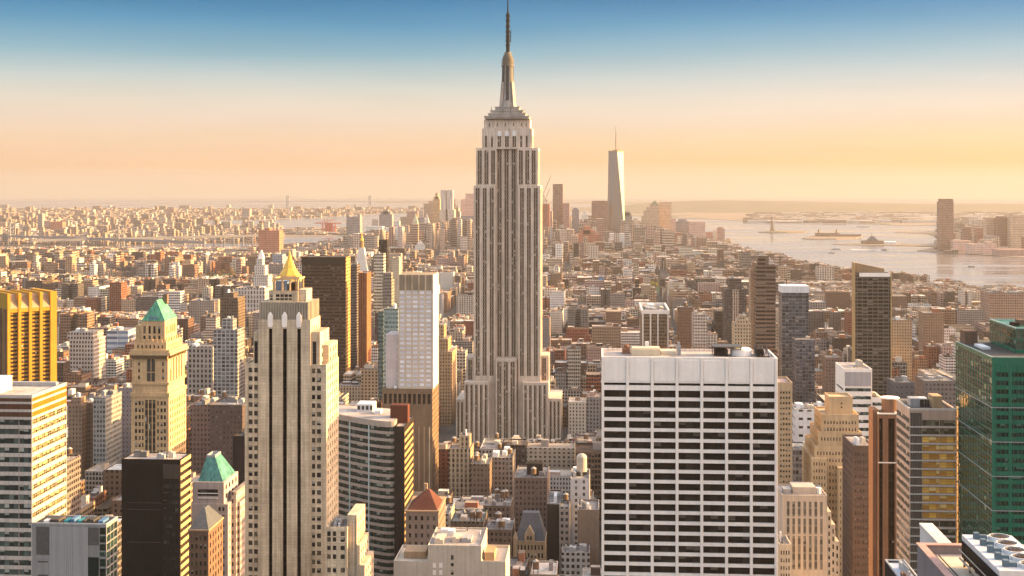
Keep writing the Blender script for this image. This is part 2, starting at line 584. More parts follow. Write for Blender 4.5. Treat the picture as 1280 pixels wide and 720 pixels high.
def facade_group():
    g = bpy.data.node_groups.new('facade', 'ShaderNodeTree')
    for nm, st in (('Wall', 'NodeSocketColor'), ('Window', 'NodeSocketColor'), ('Roof', 'NodeSocketColor'), ('Bay', 'NodeSocketFloat'), ('Floor', 'NodeSocketFloat'),
                   ('WFrac', 'NodeSocketFloat'), ('HFrac', 'NodeSocketFloat'), ('Seed', 'NodeSocketFloat'), ('Spandrel', 'NodeSocketFloat')):
        g.interface.new_socket(nm, in_out='INPUT', socket_type=st)
    g.interface.new_socket('BSDF', in_out='OUTPUT', socket_type='NodeSocketShader')
    t = NT(g)
    gi, go = t.n('NodeGroupInput'), t.n('NodeGroupOutput')
    I = gi.outputs
    tc = t.n('ShaderNodeTexCoord')
    sp = t.n('ShaderNodeSeparateXYZ'); t.l(tc.outputs['Object'], sp.inputs[0])
    sn = t.n('ShaderNodeSeparateXYZ'); t.l(tc.outputs['Normal'], sn.inputs[0])
    ax = t.math('ABSOLUTE', sn.outputs[0]); ay = t.math('ABSOLUTE', sn.outputs[1]); az = t.math('ABSOLUTE', sn.outputs[2])
    side = t.math('GREATER_THAN', ax, ay)
    h = t.mixf(side, sp.outputs[0], sp.outputs[1])
    u = t.math('ADD', t.math('DIVIDE', h, I['Bay']), I['Seed'])
    v = t.math('DIVIDE', sp.outputs[2], I['Floor'])
    fu, fv = t.math('FRACT', u), t.math('FRACT', v)
    mu = t.math('LESS_THAN', t.math('ABSOLUTE', t.math('SUBTRACT', fu, .5)), t.math('MULTIPLY', I['WFrac'], .5))
    mv = t.math('LESS_THAN', t.math('ABSOLUTE', t.math('SUBTRACT', fv, .5)), t.math('MULTIPLY', I['HFrac'], .5))
    isroof = t.math('GREATER_THAN', az, .5)
    notroof = t.math('SUBTRACT', 1.0, isroof)
    mask = t.math('MULTIPLY', t.math('MULTIPLY', mu, mv), notroof)
    cu, cv = t.math('FLOOR', u), t.math('FLOOR', v)
    w1 = t.white(cu, cv, t.math('ADD', I['Seed'], side))
    w2 = t.white(cu, cv, t.math('ADD', I['Seed'], 5.0))
    wc = t.mix(1.0, I['Window'], t.rng(w1, 0, 1, .35, 1.7), 'MULTIPLY')
    bl = t.math('MULTIPLY', t.math('GREATER_THAN', w2, .80), t.math('GREATER_THAN', fv, t.rng(w1, 0, 1, .3, .7)))
    wc = t.mix(t.math('MULTIPLY', bl, .75), wc, t.mix(.6, (.36, .31, .25, 1), t.mix(1.0, I['Window'], (3.0, 3.0, 3.0, 1), 'MULTIPLY')))
    n1 = t.noise(tc.outputs['Object'], .05, 4, .6)
    n2 = t.noise(tc.outputs['Object'], .5, 3, .6)
    n3 = t.noise(t.scalevec(tc.outputs['Object'], (.6, .6, .03)), 1.0, 2, .5)
    f = t.math('MULTIPLY', t.rng(n1, .3, .7, .82, 1.16), t.math('MULTIPLY', t.rng(n2, .3, .7, .92, 1.08), t.rng(n3, .3, .7, .90, 1.07)))
    wall = t.mix(1.0, I['Wall'], f, 'MULTIPLY')
    # dark spandrels between the windows of one bay (vertical strips)
    sm = t.math('MULTIPLY', t.math('MULTIPLY', mu, notroof), I['Spandrel'])
    wall = t.mix(sm, wall, t.mix(1.0, I['Wall'], (.42, .40, .38, 1), 'MULTIPLY'))
    n4 = t.noise(tc.outputs['Object'], .16, 5, .65)
    n5 = t.noise(tc.outputs['Object'], 1.1, 3, .6)
    roof = t.mix(1.0, I['Roof'], t.math('MULTIPLY', t.rng(n4, .3, .7, .55, 1.35), t.rng(n5, .3, .7, .8, 1.2)), 'MULTIPLY')
    c = t.mix(isroof, t.mix(mask, wall, wc), roof)
    b = t.n('ShaderNodeBsdfPrincipled')
    t.l(c, b.inputs['Base Color'])
    t.l(t.mixf(mask, .9, .22), b.inputs['Roughness'])
    b.inputs['Specular IOR Level'].default_value = .08
    bu = t.n('ShaderNodeBump'); bu.inputs['Strength'].default_value = .6; bu.inputs['Distance'].default_value = .3
    bu.invert = True
    t.l(mask, bu.inputs['Height']); t.l(bu.outputs[0], b.inputs['Normal'])
    t.l(b.outputs[0], go.inputs[0])
    return g


FG = facade_group()


def facade(name, wall, win=(.03, .028, .026), roof=(.22, .20, .18), bay=3.2, fl=3.6, wf=.45, hf=.5, seed=0.0, spand=0.0):
    if name in _mats: return _mats[name]
    m, t, b = new_mat(name)
    m.node_tree.nodes.remove(b)
    g = t.n('ShaderNodeGroup'); g.node_tree = FG
    for k, v in (('Wall', wall), ('Window', win), ('Roof', roof)): g.inputs[k].default_value = (*v[:3], 1)
    for k, v in (('Bay', bay), ('Floor', fl), ('WFrac', wf), ('HFrac', hf), ('Seed', seed), ('Spandrel', spand)): g.inputs[k].default_value = v
    t.l(g.outputs[0], m.node_tree.nodes['Material Output'].inputs[0])
    _mats[name] = m
    return m


def filler_mat():
    """facade whose colours and bay sizes come from each building's own face attributes"""
    m, t, b = new_mat('masonry_facade')
    m.node_tree.nodes.remove(b)
    g = t.n('ShaderNodeGroup'); g.node_tree = FG
    a1 = t.n('ShaderNodeAttribute', attribute_name='wcol')
    a2 = t.n('ShaderNodeAttribute', attribute_name='wpar')
    a3 = t.n('ShaderNodeAttribute', attribute_name='wext')
    s2 = t.n('ShaderNodeSeparateXYZ'); t.l(a2.outputs['Vector'], s2.inputs[0])
    s3 = t.n('ShaderNodeSeparateXYZ'); t.l(a3.outputs['Vector'], s3.inputs[0])
    t.l(a1.outputs['Color'], g.inputs['Wall'])
    g.inputs['Window'].default_value = (.022, .018, .016, 1)
    rb = s3.outputs[1]
    t.l(t.mix(t.math('FRACT', t.math('MULTIPLY', s3.outputs[0], 7.7)), t.mix(rb, (.05, .045, .042, 1), (.62, .58, .53, 1)), t.mix(rb, (.08, .05, .035, 1), (.50, .40, .31, 1))), g.inputs['Roof'])
    t.l(s2.outputs[0], g.inputs['Bay']); t.l(s2.outputs[1], g.inputs['Floor']); t.l(s2.outputs[2], g.inputs['WFrac'])
    t.l(s3.outputs[2], g.inputs['HFrac']); t.l(s3.outputs[0], g.inputs['Seed'])
    g.inputs['Spandrel'].default_value = 0.0
    t.l(g.outputs[0], m.node_tree.nodes['Material Output'].inputs[0])
    return m


def plain(name, col, rough=.6, metal=0.0):
    if name in _mats: return _mats[name]
    m, t, b = new_mat(name)
    P = t.n('ShaderNodeTexCoord').outputs['Object']
    t.l(t.mix(1.0, col, t.rng(t.noise(P, .8, 4, .6), .3, .7, .8, 1.15), 'MULTIPLY'), b.inputs['Base Color'])
    b.inputs['Roughness'].default_value = rough; b.inputs['Metallic'].default_value = metal
    b.inputs['Specular IOR Level'].default_value = .12
    _mats[name] = m
    return m


LIME = stone('limestone', (.53, .425, .30), joint=(2.4, 1.2), var=.22, streak=.26)
GOLDSTONE = stone('yellow_sandstone', (.53, .355, .19), joint=(2.0, 1.0), var=.15)
WHITESTONE = stone('travertine', (.82, .745, .67), var=.08, streak=.06, rough=.6)
PINKSTONE = stone('pink_granite', (.42, .34, .30), var=.12)
BEIGE = stone('beige_render', (.50, .43, .35), var=.12)
TAN = stone('tan_brick', (.36, .24, .145), var=.15)
BROWN = stone('brown_brick', (.16, .10, .07), var=.18)
DARK = stone('dark_brick', (.030, .022, .019), var=.25)
REDB = stone('red_brick', (.24, .10, .055), var=.2)
GREYM = stone('grey_metal', (.30, .30, .30), var=.06, rough=.45)
WHITEM = stone('white_metal', (.68, .67, .66), var=.07, rough=.5)
COPPER = stone('green_copper', (.095, .31, .20), var=.25, streak=.4, joint=(1.15, 90))
GOLDLEAF = stone('gold_leaf', (.72, .40, .055), var=.25, streak=.3, rough=.42, metal=.35)
SLATE = stone('slate', (.10, .105, .115), var=.25, joint=(.8, .5))
ROOFG = stone('roof_grey', (.20, .185, .175), var=.55, streak=0)
ROOFL = stone('roof_pale', (.36, .31, .28), var=.45, streak=0)
ROOFD = stone('roof_dark', (.07, .065, .06), var=.35, streak=0)
RUST = stone('rust', (.26, .13, .075), var=.25)
WOOD = stone('tank_wood', (.16, .10, .06), var=.2)
STEEL = plain('dark_steel', (.06, .055, .05), .5, .3)
FRAMEW = plain('white_frame', (.62, .60, .56))
W_DARK = glass('window_dark')
W_STONE = glass('window_in_stone', light=(.16, .13, .09), pblind=.35, pw=1.1)
W_BROWN = glass('window_bronze', dark=(.018, .011, .008), light=(.05, .035, .025), pblind=.08, pw=1.6, spec=.2)
W_TEAL = glass('window_teal', dark=(.012, .022, .022), light=(.12, .16, .14), blind=(.40, .42, .36), pblind=.3, pw=1.6, rough=.1)
W_GREEN = glass('window_green', dark=(.006, .016, .012), light=(.02, .06, .045), blind=(.12, .26, .18), pblind=.2, pw=1.5, rough=.08)
FILL = filler_mat()

# ---------------------------------------------------------------- rooftop parts


def tank(T, x, y, z, r=1.9, h=3.6, leg=2.6, parent=None, wood=None):
    w = wood or WOOD
    b = T.part('water_tank', MB().cyl(x, y, z + leg, z + leg + h, r, r * .94, 14, False), w, parent)
    T.part('tank_roof', MB().cyl(x, y, z + leg + h, z + leg + h + r * .75, r * 1.1, 0, 14), plain('tank_lid', (.30, .27, .24)), b)
    m = MB()
    q = r * .66
    for i, j in ((-1, -1), (1, -1), (1, 1), (-1, 1)):
        m.box(x + i * q - .12, x + i * q + .12, y + j * q - .12, y + j * q + .12, z, z + leg)
    m.box(x - r, x + r, y - r, y + r, z + leg - .25, z + leg)
    T.part('tank_frame', m, STEEL, b)


def clutter(T, b, z, seed, n=3, mats=None, hmax=4.0, tanks=0):
    """lift housings, vents and cooling units on a flat roof"""
    R = random.Random(seed)
    x0, x1, y0, y1 = b
    w, d = x1 - x0, y1 - y0
    mats = mats or [BEIGE, GREYM, WHITEM, ROOFG]
    used = []
    for k in range(n * 3):
        if len(used) >= n: break
        bw, bd, bh = R.uniform(.1, .28) * w, R.uniform(.15, .35) * d, R.uniform(1.5, hmax)
        x, y = R.uniform(x0 + w * .08, x1 - w * .08 - bw), R.uniform(y0 + d * .1, y1 - d * .1 - bd)
        if any(x < u[1] + .4 and x + bw > u[0] - .4 and y < u[3] + .4 and y + bd > u[2] - .4 for u in used): continue
        used.append((x, x + bw, y, y + bd))
        mb = MB().box(x, x + bw, y, y + bd, z, z + bh)
        mb.box(x + .2, x + bw * .6, y + .2, y + bd * .7, z + bh, z + bh + .5)
        T.part('bulkhead' if bh > 2.6 else 'cooling_unit', mb, R.choice(mats))
    for k in range(2 + n):
        m = MB()
        x, y = R.uniform(x0 + 1, x1 - 2), R.uniform(y0 + 1, y1 - 2)
        if any(u[0] - 1 < x < u[1] + 1 and u[2] - 1 < y < u[3] + 1 for u in used): continue
        if k % 2: m.box(x, min(x1 - .5, x + R.uniform(2, 7)), y, y + .5, z + .25, z + .7, True).box(x + .2, x + .4, y, y + .5, z, z + .25)
        else: m.cyl(x, y, z, z + R.uniform(.8, 1.6), .28, None, 8).cyl(x, y, z + 1.6, z + 1.9, .45, .1, 8)
        T.part('duct' if k % 2 else 'vent_pipe', m, R.choice((GREYM, WHITEM, STEEL)))
    for k in range(tanks):
        for _ in range(12):
            x, y = R.uniform(x0 + 2.5, x1 - 2.5), R.uniform(y0 + 2.5, y1 - 2.5)
            if all(not (u[0] - 2.4 < x < u[1] + 2.4 and u[2] - 2.4 < y < u[3] + 2.4) for u in used):
                used.append((x, x, y, y))
                tank(T, x, y, z, R.uniform(1.6, 2.2), R.uniform(3, 4))
                break


def fp(pxl, pxr, Y, dep):
    return (XA(pxl, Y), XA(pxr, Y), Y, Y + dep)


def reserve(b, z, anchor=None, pad=4):
    RESERVED.append((b[0] - pad, b[1] + pad, b[2] - pad, b[3] + pad))
    BOXES.append((*b, z, -1))
    if anchor:
        px, py = PX((b[0] + b[1]) / 2, b[2], z)
        ANCHORS.append((px, py, b[2], anchor))


def tower(name, label, cat, pxl, pxr, py, Y, dep, wall, win, front=None, right=None, left=None, roofm=None, par=1.0, anchor=None, group=None, clut=0, seed=1,
          zb=0.0, r=.35, extra=None, tanks=0, cm=None):
    b = fp(pxl, pxr, Y, dep)
    z = ZA(py, (pxl + pxr) / 2, Y)
    T = Thing(name, label, cat, ((b[0] + b[1]) / 2, (b[2] + b[3]) / 2, 0), group)
    zlow = max(3.0, ZA(738, (pxl + pxr) / 2, Y))
    for sp in (front, right, left):
        if sp is not None: sp.setdefault('zmin', zlow)
    mb = MB()
    zt = z - par
    T.block(mb, b, zb, zt, front, right, left, r)
    T.part('wall', mb, wall)
    T.roof(b, zt, wall, roofm or ROOFG, par)
    if clut or tanks: clutter(T, (b[0] + 1, b[1] - 1, b[2] + 1, b[3] - 1), zt + .12, seed, clut, cm, tanks=tanks)
    if extra: extra(T, b, zt)
    T.finish(win)
    reserve(b, z, anchor)
    return T


def ptower(name, label, cat, pxl, pxr, py, Y, dep, mat, tiers=(), clut=2, seed=1, anchor=None, group=None, par=.9, tanks=0, roofm=None, res=True, extra=None, zb=0.0):
    """a block seen from far enough that its windows are surface pattern. tiers: (pxl, pxr, py_top, dy0, dy1) stacked on top"""
    b = fp(pxl, pxr, Y, dep)
    z = ZA(py, (pxl + pxr) / 2, Y)
    T = Thing(name, label, cat, ((b[0] + b[1]) / 2, (b[2] + b[3]) / 2, 0), group)
    mb = MB().box(*b, zb, z - par, top=False)
    mb.ring(*b, z - par, z, min(.5, (b[1] - b[0]) * .1))
    T.part('wall', mb, mat)
    t = min(.5, (b[1] - b[0]) * .1)
    T.part('roof', MB().box(b[0] + t, b[1] - t, b[2] + t, b[3] - t, z - par - .3, z - par), roofm or ROOFG)
    zz = z - par
    for k, (l, rr, p, d0, d1) in enumerate(tiers):
        q = (XA(l, Y + d0), XA(rr, Y + d0), Y + d0, Y + d1)
        z2 = ZA(p, (l + rr) / 2, Y + d0)
        T.part('upper_tier', MB().box(*q, zz + .01, z2), mat)
        zz = z2
        b = q
    if clut or tanks: clutter(T, b, zz, seed, clut, tanks=tanks)
    if extra: extra(T, b, zz)
    if res: reserve(fp(pxl, pxr, Y, dep), z, anchor)
    return T

# ---------------------------------------------------------------- ground, water, hills, air
def poly_px(pts):
    return [GR(*p) for p in pts]


def sheet(name, poly, z0, z1, mat):
    a = sum(p[0] * q[1] - q[0] * p[1] for p, q in zip(poly, poly[1:] + poly[:1]))
    if a < 0: poly = poly[::-1]
    m = bpy.data.meshes.new(name)
    n = len(poly)
    v = [(x, y, z0) for x, y in poly] + [(x, y, z1) for x, y in poly]
    m.from_pydata(v, [], [tuple(range(n, 2 * n))] + [(k, (k + 1) % n, n + (k + 1) % n, n + k) for k in range(n)])
    return link(name, m, mat, kind='structure')


def ground_mats():
    m, t, b = new_mat('water')
    P = t.n('ShaderNodeTexCoord').outputs['Object']
    b.inputs['Base Color'].default_value = (.17, .155, .145, 1)
    t.l(t.rng(t.noise(t.scalevec(P, (.0009, .005, 1)), 1.0, 6, .65), .38, .62, .06, .34), b.inputs['Roughness'])
    bu = t.n('ShaderNodeBump'); bu.inputs['Strength'].default_value = .05; bu.inputs['Distance'].default_value = .4
    t.l(t.noise(t.scalevec(P, (.02, .035, 1)), 1.0, 5, .65), bu.inputs['Height']); t.l(bu.outputs[0], b.inputs['Normal'])
    m2, t, b = new_mat('street_asphalt')
    P = t.n('ShaderNodeTexCoord').outputs['Object']
    t.l(t.mix(t.noise(P, .05, 5, .6), (.035, .034, .034, 1), (.075, .07, .066, 1)), b.inputs['Base Color'])
    b.inputs['Roughness'].default_value = .9
    m3, t, b = new_mat('borough_land')
    P = t.n('ShaderNodeTexCoord').outputs['Object']
    c = t.mix(t.noise(P, .0035, 6, .7), (.10, .08, .06, 1), (.26, .19, .14, 1))
    c = t.mix(t.math('GREATER_THAN', t.noise(P, .0012, 5, .6), .56), c, (.06, .075, .035, 1))
    t.l(c, b.inputs['Base Color']); b.inputs['Roughness'].default_value = 1
    m4, t, b = new_mat('far_hill')
    P = t.n('ShaderNodeTexCoord').outputs['Object']
    t.l(t.mix(t.noise(P, .002, 6, .7), (.05, .06, .035, 1), (.15, .12, .08, 1)), b.inputs['Base Color']); b.inputs['Roughness'].default_value = 1
    return m, m2, m3, m4


WATER, ASPH, LAND, HILL = ground_mats()


def build_ground():
    n, R = 96, 28300
    m = bpy.data.meshes.new('harbour_water')
    m.from_pydata([(R * math.cos(2 * PI * k / n), R * math.sin(2 * PI * k / n), -2.0) for k in range(n)], [], [tuple(range(n))])
    link('harbour_water', m, WATER, kind='structure')
    global MANH, BROOK, NJ
    MANH = [(-5200, -2500), (3200, -2500)] + poly_px([(1500, 385), (1280, 362), (1190, 354), (1100, 346), (1040, 337), (1000, 329), (960, 319), (925, 309), (905, 302),
                                                     (880, 298), (780, 296), (690, 297), (600, 299), (520, 301), (470, 303), (430, 306), (330, 310), (130, 312), (0, 312.5), (-250, 314)])
    sheet('manhattan_ground', MANH, -4, 0, ASPH)
    BROOK = poly_px([(-700, 306), (0, 306), (130, 306.5), (330, 302.5), (352, 296), (352, 285), (300, 284.5), (236, 282.5), (228, 279), (250, 275.5), (330, 274), (390, 272), (440, 268.5),
                     (520, 265.5), (600, 264), (700, 263), (700, 261.5), (300, 261), (-700, 261)])
    sheet('brooklyn_ground', BROOK, -4, 0, LAND)
    sheet('red_hook_ground', poly_px([(352, 296), (432, 294.5), (449, 290), (446, 286), (420, 283.5), (352, 285.1)]), -4, .3, LAND)
    NJ = poly_px([(1146, 313), (1172, 316), (1215, 317), (1250, 320), (1300, 323), (1700, 330), (1700, 272), (1170, 276), (1172, 289), (1122, 289), (1118, 290.5), (1160, 292),
                  (1172, 297), (1174, 305), (1120, 304.5), (1060, 304.2), (1040, 305), (1060, 306), (1130, 306.8), (1172, 308)])
    sheet('jersey_ground', NJ, -4, 0, LAND)
    sheet('bayonne_ground', poly_px([(950, 277.2), (1010, 278.2), (1075, 279), (1100, 280), (1120, 281.5), (1175, 281.5), (1180, 276.5), (1800, 271.5), (1800, 266), (760, 266), (800, 270), (900, 274.5)]), -4, 0, LAND)
    # long low hills beyond the bay
    rng = random.Random(5)
    for nm, pts, d, D2 in (('staten_island_hills', [(690, 264), (760, 259), (800, 254.5), (850, 251.5), (905, 250.2), (960, 251), (1030, 252.2), (1090, 253.6), (1160, 254.5), (1240, 254), (1330, 255), (1500, 257), (1700, 262)], 15200, 3500),
                           ('navesink_hills', [(470, 258), (520, 254.3), (580, 252.6), (650, 252.3), (720, 252.5), (790, 253), (860, 254), (930, 257)], 21500, 2500)):
        V, F = [], []
        xs = np.linspace(pts[0][0], pts[-1][0], 90)
        ys = np.interp(xs, [p[0] for p in pts], [p[1] for p in pts])
        prof = (0, .35, .7, .92, 1, .85, .5, 0)
        for i, (px, py) in enumerate(zip(xs, ys)):
            for j, k in enumerate(prof):
                Y = d + D2 * (j / (len(prof) - 1) - .55)
                gx, gy = _g(px)
                top = max(2, EYE - (py - HZ) / FPX * d)
                V.append((gx / gy * Y, Y, -3 + (top + 3) * k * (1 + .06 * math.sin(i * .9 + j * 2.1) * (k < 1))))
        n = len(prof)
        for i in range(len(xs) - 1):
            for j in range(n - 1):
                F.append((i * n + j, (i + 1) * n + j, (i + 1) * n + j + 1, i * n + j + 1))
        m = bpy.data.meshes.new(nm); m.from_pydata(V, [], F); m.polygons.foreach_set('use_smooth', [True] * len(F))
        link(nm, m, HILL, kind='structure')


build_ground()

HAZE_D = 4.4e-5


def build_haze():
    mb = MB().box(-15500, 15500, -600, 30500, -6, 476, bottom=True)
    m = bpy.data.materials.new('haze')
    m.use_nodes = True
    nt = m.node_tree
    nt.nodes.clear()
    o = nt.nodes.new('ShaderNodeOutputMaterial')
    v = nt.nodes.new('ShaderNodeVolumePrincipled')
    v.inputs['Color'].default_value = (.44, .405, .395, 1)
    v.inputs['Density'].default_value = HAZE_D
    v.inputs['Anisotropy'].default_value = .18
    nt.links.new(v.outputs[0], o.inputs['Volume'])
    link('haze', mb.mesh('haze'), m, kind='stuff')


build_haze()

# ---------------------------------------------------------------- the needle-topped skyscraper in the middle
STRIP = glass('strip_glazing', dark=(.03, .022, .017), light=(.10, .075, .05), blind=(.34, .28, .22), pblind=.16, pw=2.05, fh=3.75, spand=(.17, .125, .095), sfrac=.38, mull=(.42, .33, .255), mw=.62, rough=.22)
ESTONE = stone('grey_limestone', (.55, .45, .365), var=.18, streak=.22)
MASTM = stone('mast_metal', (.34, .305, .27), var=.25, rough=.6, metal=0.0, joint=(2.2, 3.4))


def strips(Y, pairs):
    return [(XA(a, Y), XA(b, Y)) for a, b in pairs]


def even(pl, pr, n, w=.72, edge=.0):
    bay = (pr - pl - 2 * edge) / n
    return [(pl + edge + bay * (k + .5 - w / 2), pl + edge + bay * (k + .5 + w / 2)) for k in range(n)]


def build_needle():
    Y0 = 1290
    T = Thing('skyscraper', 'tallest stone skyscraper with stepped crown and needle antenna', 'skyscraper', (XA(634, Y0), Y0 + 22, 0))
    zb = ZA(575, 634, Y0)
    zz = lambda py: ZA(py, 634, Y0)

    def tier(pl, pr, py, Y, dep, cols, top=2.5, side=None, low=None, zbase=0.0):
        b = (XA(pl, Y), XA(pr, Y), Y, Y + dep)
        mb = MB()
        z1 = ZA(py, 634, Y)
        zl = zb if low is None else ZA(low, 634, Y)
        fr = dict(cols=strips(Y, cols), rows=[(zl, z1 - top)], name='window_strip') if cols else None
        sd = dict(n=side, w=.6, m=1.2, rows=[(zl, z1 - top)], name='window_strip') if side else None
        T.block(mb, b, zbase, z1, fr, sd, None, .5)
        return mb

    walls = []
    # shaft: two wings with a recessed middle, each in a lower and an upper part
    lowp = tier(592, 619, 232, Y0, 44, even(592.6, 619, 3, .60), low=470)
    T.part('wing', lowp, ESTONE)
    T.part('wing', tier(647.5, 675.5, 232, Y0, 44, even(648, 674, 3, .60), side=5, low=470), ESTONE)
    T.part('upper_wing', tier(595, 620.5, 185, Y0 + 1.5, 41, even(595.6, 620.5, 3, .66), low=230.5, zbase=zz(232) + .02), ESTONE)
    T.part('upper_wing', tier(646.5, 672.5, 185, Y0 + 1.5, 41, even(647, 671, 3, .66), side=5, low=230.5, zbase=zz(232) + .02), ESTONE)
    T.part('centre_bay', tier(619.2, 647.3, 186, Y0 + 6, 36, even(620, 646.6, 3, .66), low=446, top=.6), ESTONE)
    T.part('centre_bay', tier(619.4, 645.6, 449, Y0 - 4, 9.8, even(620, 645, 3, .70), low=560), ESTONE)
    # lower setbacks
    T.part('lower_wing', tier(580, 611, 478, Y0 - 7, 50, even(580.5, 610.5, 5, .60), low=560), ESTONE)
    T.part('lower_wing', tier(653.5, 685, 478, Y0 - 7, 50, even(654, 684, 5, .60), side=6, low=560), ESTONE)
    T.part('flank', tier(582.5, 591.9, 447, Y0 + 8, 30, [(585, 590)], low=476), ESTONE)
    T.part('flank', tier(675.7, 686, 444, Y0 + 8, 30, [(677.5, 682.5)], side=3, low=476), ESTONE)
    T.part('base_wing', tier(570, 580, 500, Y0 - 2, 58, even(570.5, 579.8, 2, .6), low=562), ESTONE)
    T.part('base_wing', tier(685.4, 701, 498, Y0 - 2, 58, even(686, 700.5, 3, .6), side=6, low=562), ESTONE)
    # crown
    Yc = Y0 + 3.5
    T.part('crown', tier(602.5, 665, 160.5, Yc, 35, [(606, 609), (613.5, 616.5), (622, 626.5), (631, 636), (640.5, 645), (650, 653), (657, 660)], low=184, top=7.2, side=4, zbase=zz(186) + .02), ESTONE)
    m = tier(605, 662.5, 149.5, Yc + 2.5, 30, [(611, 612.4), (621, 622.4), (631, 632.4), (641, 642.4), (651, 652.4), (657, 658.2)], low=158, top=3.5, zbase=zz(160.5) + .02)
    T.part('crown', m, ESTONE)
    # fan ornaments over the middle strips
    for pc in (624.2, 633.5, 642.7):
        x, w = XA(pc, Yc), 1.7
        z0, z1 = zz(170), zz(163)
        mb = MB()
        mb.prism([(x - w, Yc - .5), (x + w, Yc - .5), (x + w, Yc - .02), (x - w, Yc - .02)], z0, z1 - 1.5)
        mb.frustum((x - w, x + w, Yc - .5, Yc - .02), z1 - 1.5, (x - w * .3, x + w * .3, Yc - .3, Yc - .02), z1)
        T.part('ornament', mb, WHITEM)
    # mast base: stepped metal rings
    cx, cy = XA(634.6, Y0 + 18), Y0 + 20
    s = (Y0 + 20) / FPX
    zt = zz(149.5)
    for k, (hw, pa, pb) in enumerate(((27.5, 149.4, 146), (23, 146, 142.5), (19.5, 142.5, 138.5), (15, 138.5, 134))):
        a = hw * s
        z0, z1 = ZA(pa, 634, cy), ZA(pb, 634, cy)
        mb = MB().box(cx - a, cx + a, cy - a * .8, cy + a * .8, z0 + .03, z1 - .9)
        mb.box(cx - a - .5, cx + a + .5, cy - a * .8 - .5, cy + a * .8 + .5, z1 - .88, z1)
        T.part('mast_base', mb, MASTM)
    # observation ring antennas
    for k in range(14):
        t = 2 * PI * k / 14
        x, y = cx + 22 * s * math.cos(t), cy + 18 * s * math.sin(t)
        T.part('aerial', MB().bar((x, y, zz(146)), (x, y, zz(146) + 5 + 3 * (k % 3)), .22), STEEL)
    mast = MB()
    prof = [(134, 11), (126, 9.4), (118, 8.2), (108, 7.7), (96, 7.2), (83, 6.9)]
    for (p0, w0), (p1, w1) in zip(prof, prof[1:]):
        a, c = w0 * s, w1 * s
        mast.cyl(cx, cy, ZA(p0, 634, cy), ZA(p1, 634, cy), a, c, 16, False)
    mo = T.part('mast', mast, MASTM)
    gz = MB()
    for k in range(8):
        t = -PI / 2 + k * PI / 4
        r = 7.4 * s
        u = (math.cos(t), math.sin(t))
        n_ = (-u[1], u[0])
        for (p0, w0), (p1, w1) in zip(prof[1:], prof[2:]):
            q = []
            for p, w, sg in ((p0, w0, -1), (p0, w0, 1), (p1, w1, 1), (p1, w1, -1)):
                rr = w * s + .12
                q.append((cx + u[0] * rr + n_[0] * 1.5 * sg, cy + u[1] * rr + n_[1] * 1.5 * sg, ZA(p, 634, cy)))
            gz.face(q)
    T.part('mast_glazing', gz, glass('mast_glass', dark=(.02, .017, .013), light=(.05, .04, .03), pblind=0), mo)
    fin = MB()
    for k in range(4):
        t = PI / 4 + k * PI / 2
        u = (math.cos(t), math.sin(t))
        p = [cx + u[0] * 11.5 * s, cy + u[1] * 11.5 * s]
        q = [cx + u[0] * 8.0 * s, cy + u[1] * 8.0 * s]
        fin.bar((*p, zz(134)), (*q, zz(101)), 1.2)
    T.part('mast_fin', fin, MASTM, mo)
    rg = MB()
    for p0, p1, w in ((83, 81.2, 8.3), (79.2, 77.8, 8.1), (76, 74.6, 7.8)):
        rg.cyl(cx, cy, ZA(p0, 634, cy), ZA(p1, 634, cy), w * s, None, 18)
    for p0, p1, w in ((81.2, 79.2, 6.8), (77.8, 76, 6.6), (74.6, 72.4, 6.4), (72.4, 71.4, 7.0), (71.4, 69.2, 5.2), (69.2, 68.4, 5.8), (68.4, 66.2, 3.8), (66.2, 65.2, 4.4)):
        rg.cyl(cx, cy, ZA(p0, 634, cy), ZA(p1, 634, cy), w * s, None, 18)
    T.part('mast_cap', rg, stone('cap_metal_grey', (.19, .165, .14), var=.25))
    an = MB()
    an.cyl(cx, cy, ZA(66, 634, cy), ZA(16, 634, cy), 2.3 * s, 1.9 * s, 8)
    an.cyl(cx, cy, ZA(16, 634, cy), 454, .95 * s, .5 * s, 6)
    for p in (58, 52, 47, 41, 34, 27, 21):
        an.cyl(cx, cy, ZA(p, 634, cy), ZA(p - 2.2, 634, cy), 2.9 * s, None, 8)
    an.bar((cx + 3.6 * s, cy, ZA(53, 634, cy)), (cx + 3.6 * s, cy, ZA(38, 634, cy)), .35)
    an.bar((cx, cy, ZA(50, 634, cy)), (cx + 3.6 * s, cy, ZA(50, 634, cy)), .3)
    T.part('antenna', an, plain('antenna_black', (.012, .011, .011), .9))
    T.finish(STRIP)
    reserve((XA(568, Y0), XA(703, Y0), Y0 - 8, Y0 + 58), zz(478))
    BOXES.append((XA(592, Y0), XA(676, Y0), Y0, Y0 + 44, 320, -1))
    ANCHORS.append((634, 540, Y0, 'the needle-topped skyscraper'))


build_needle()


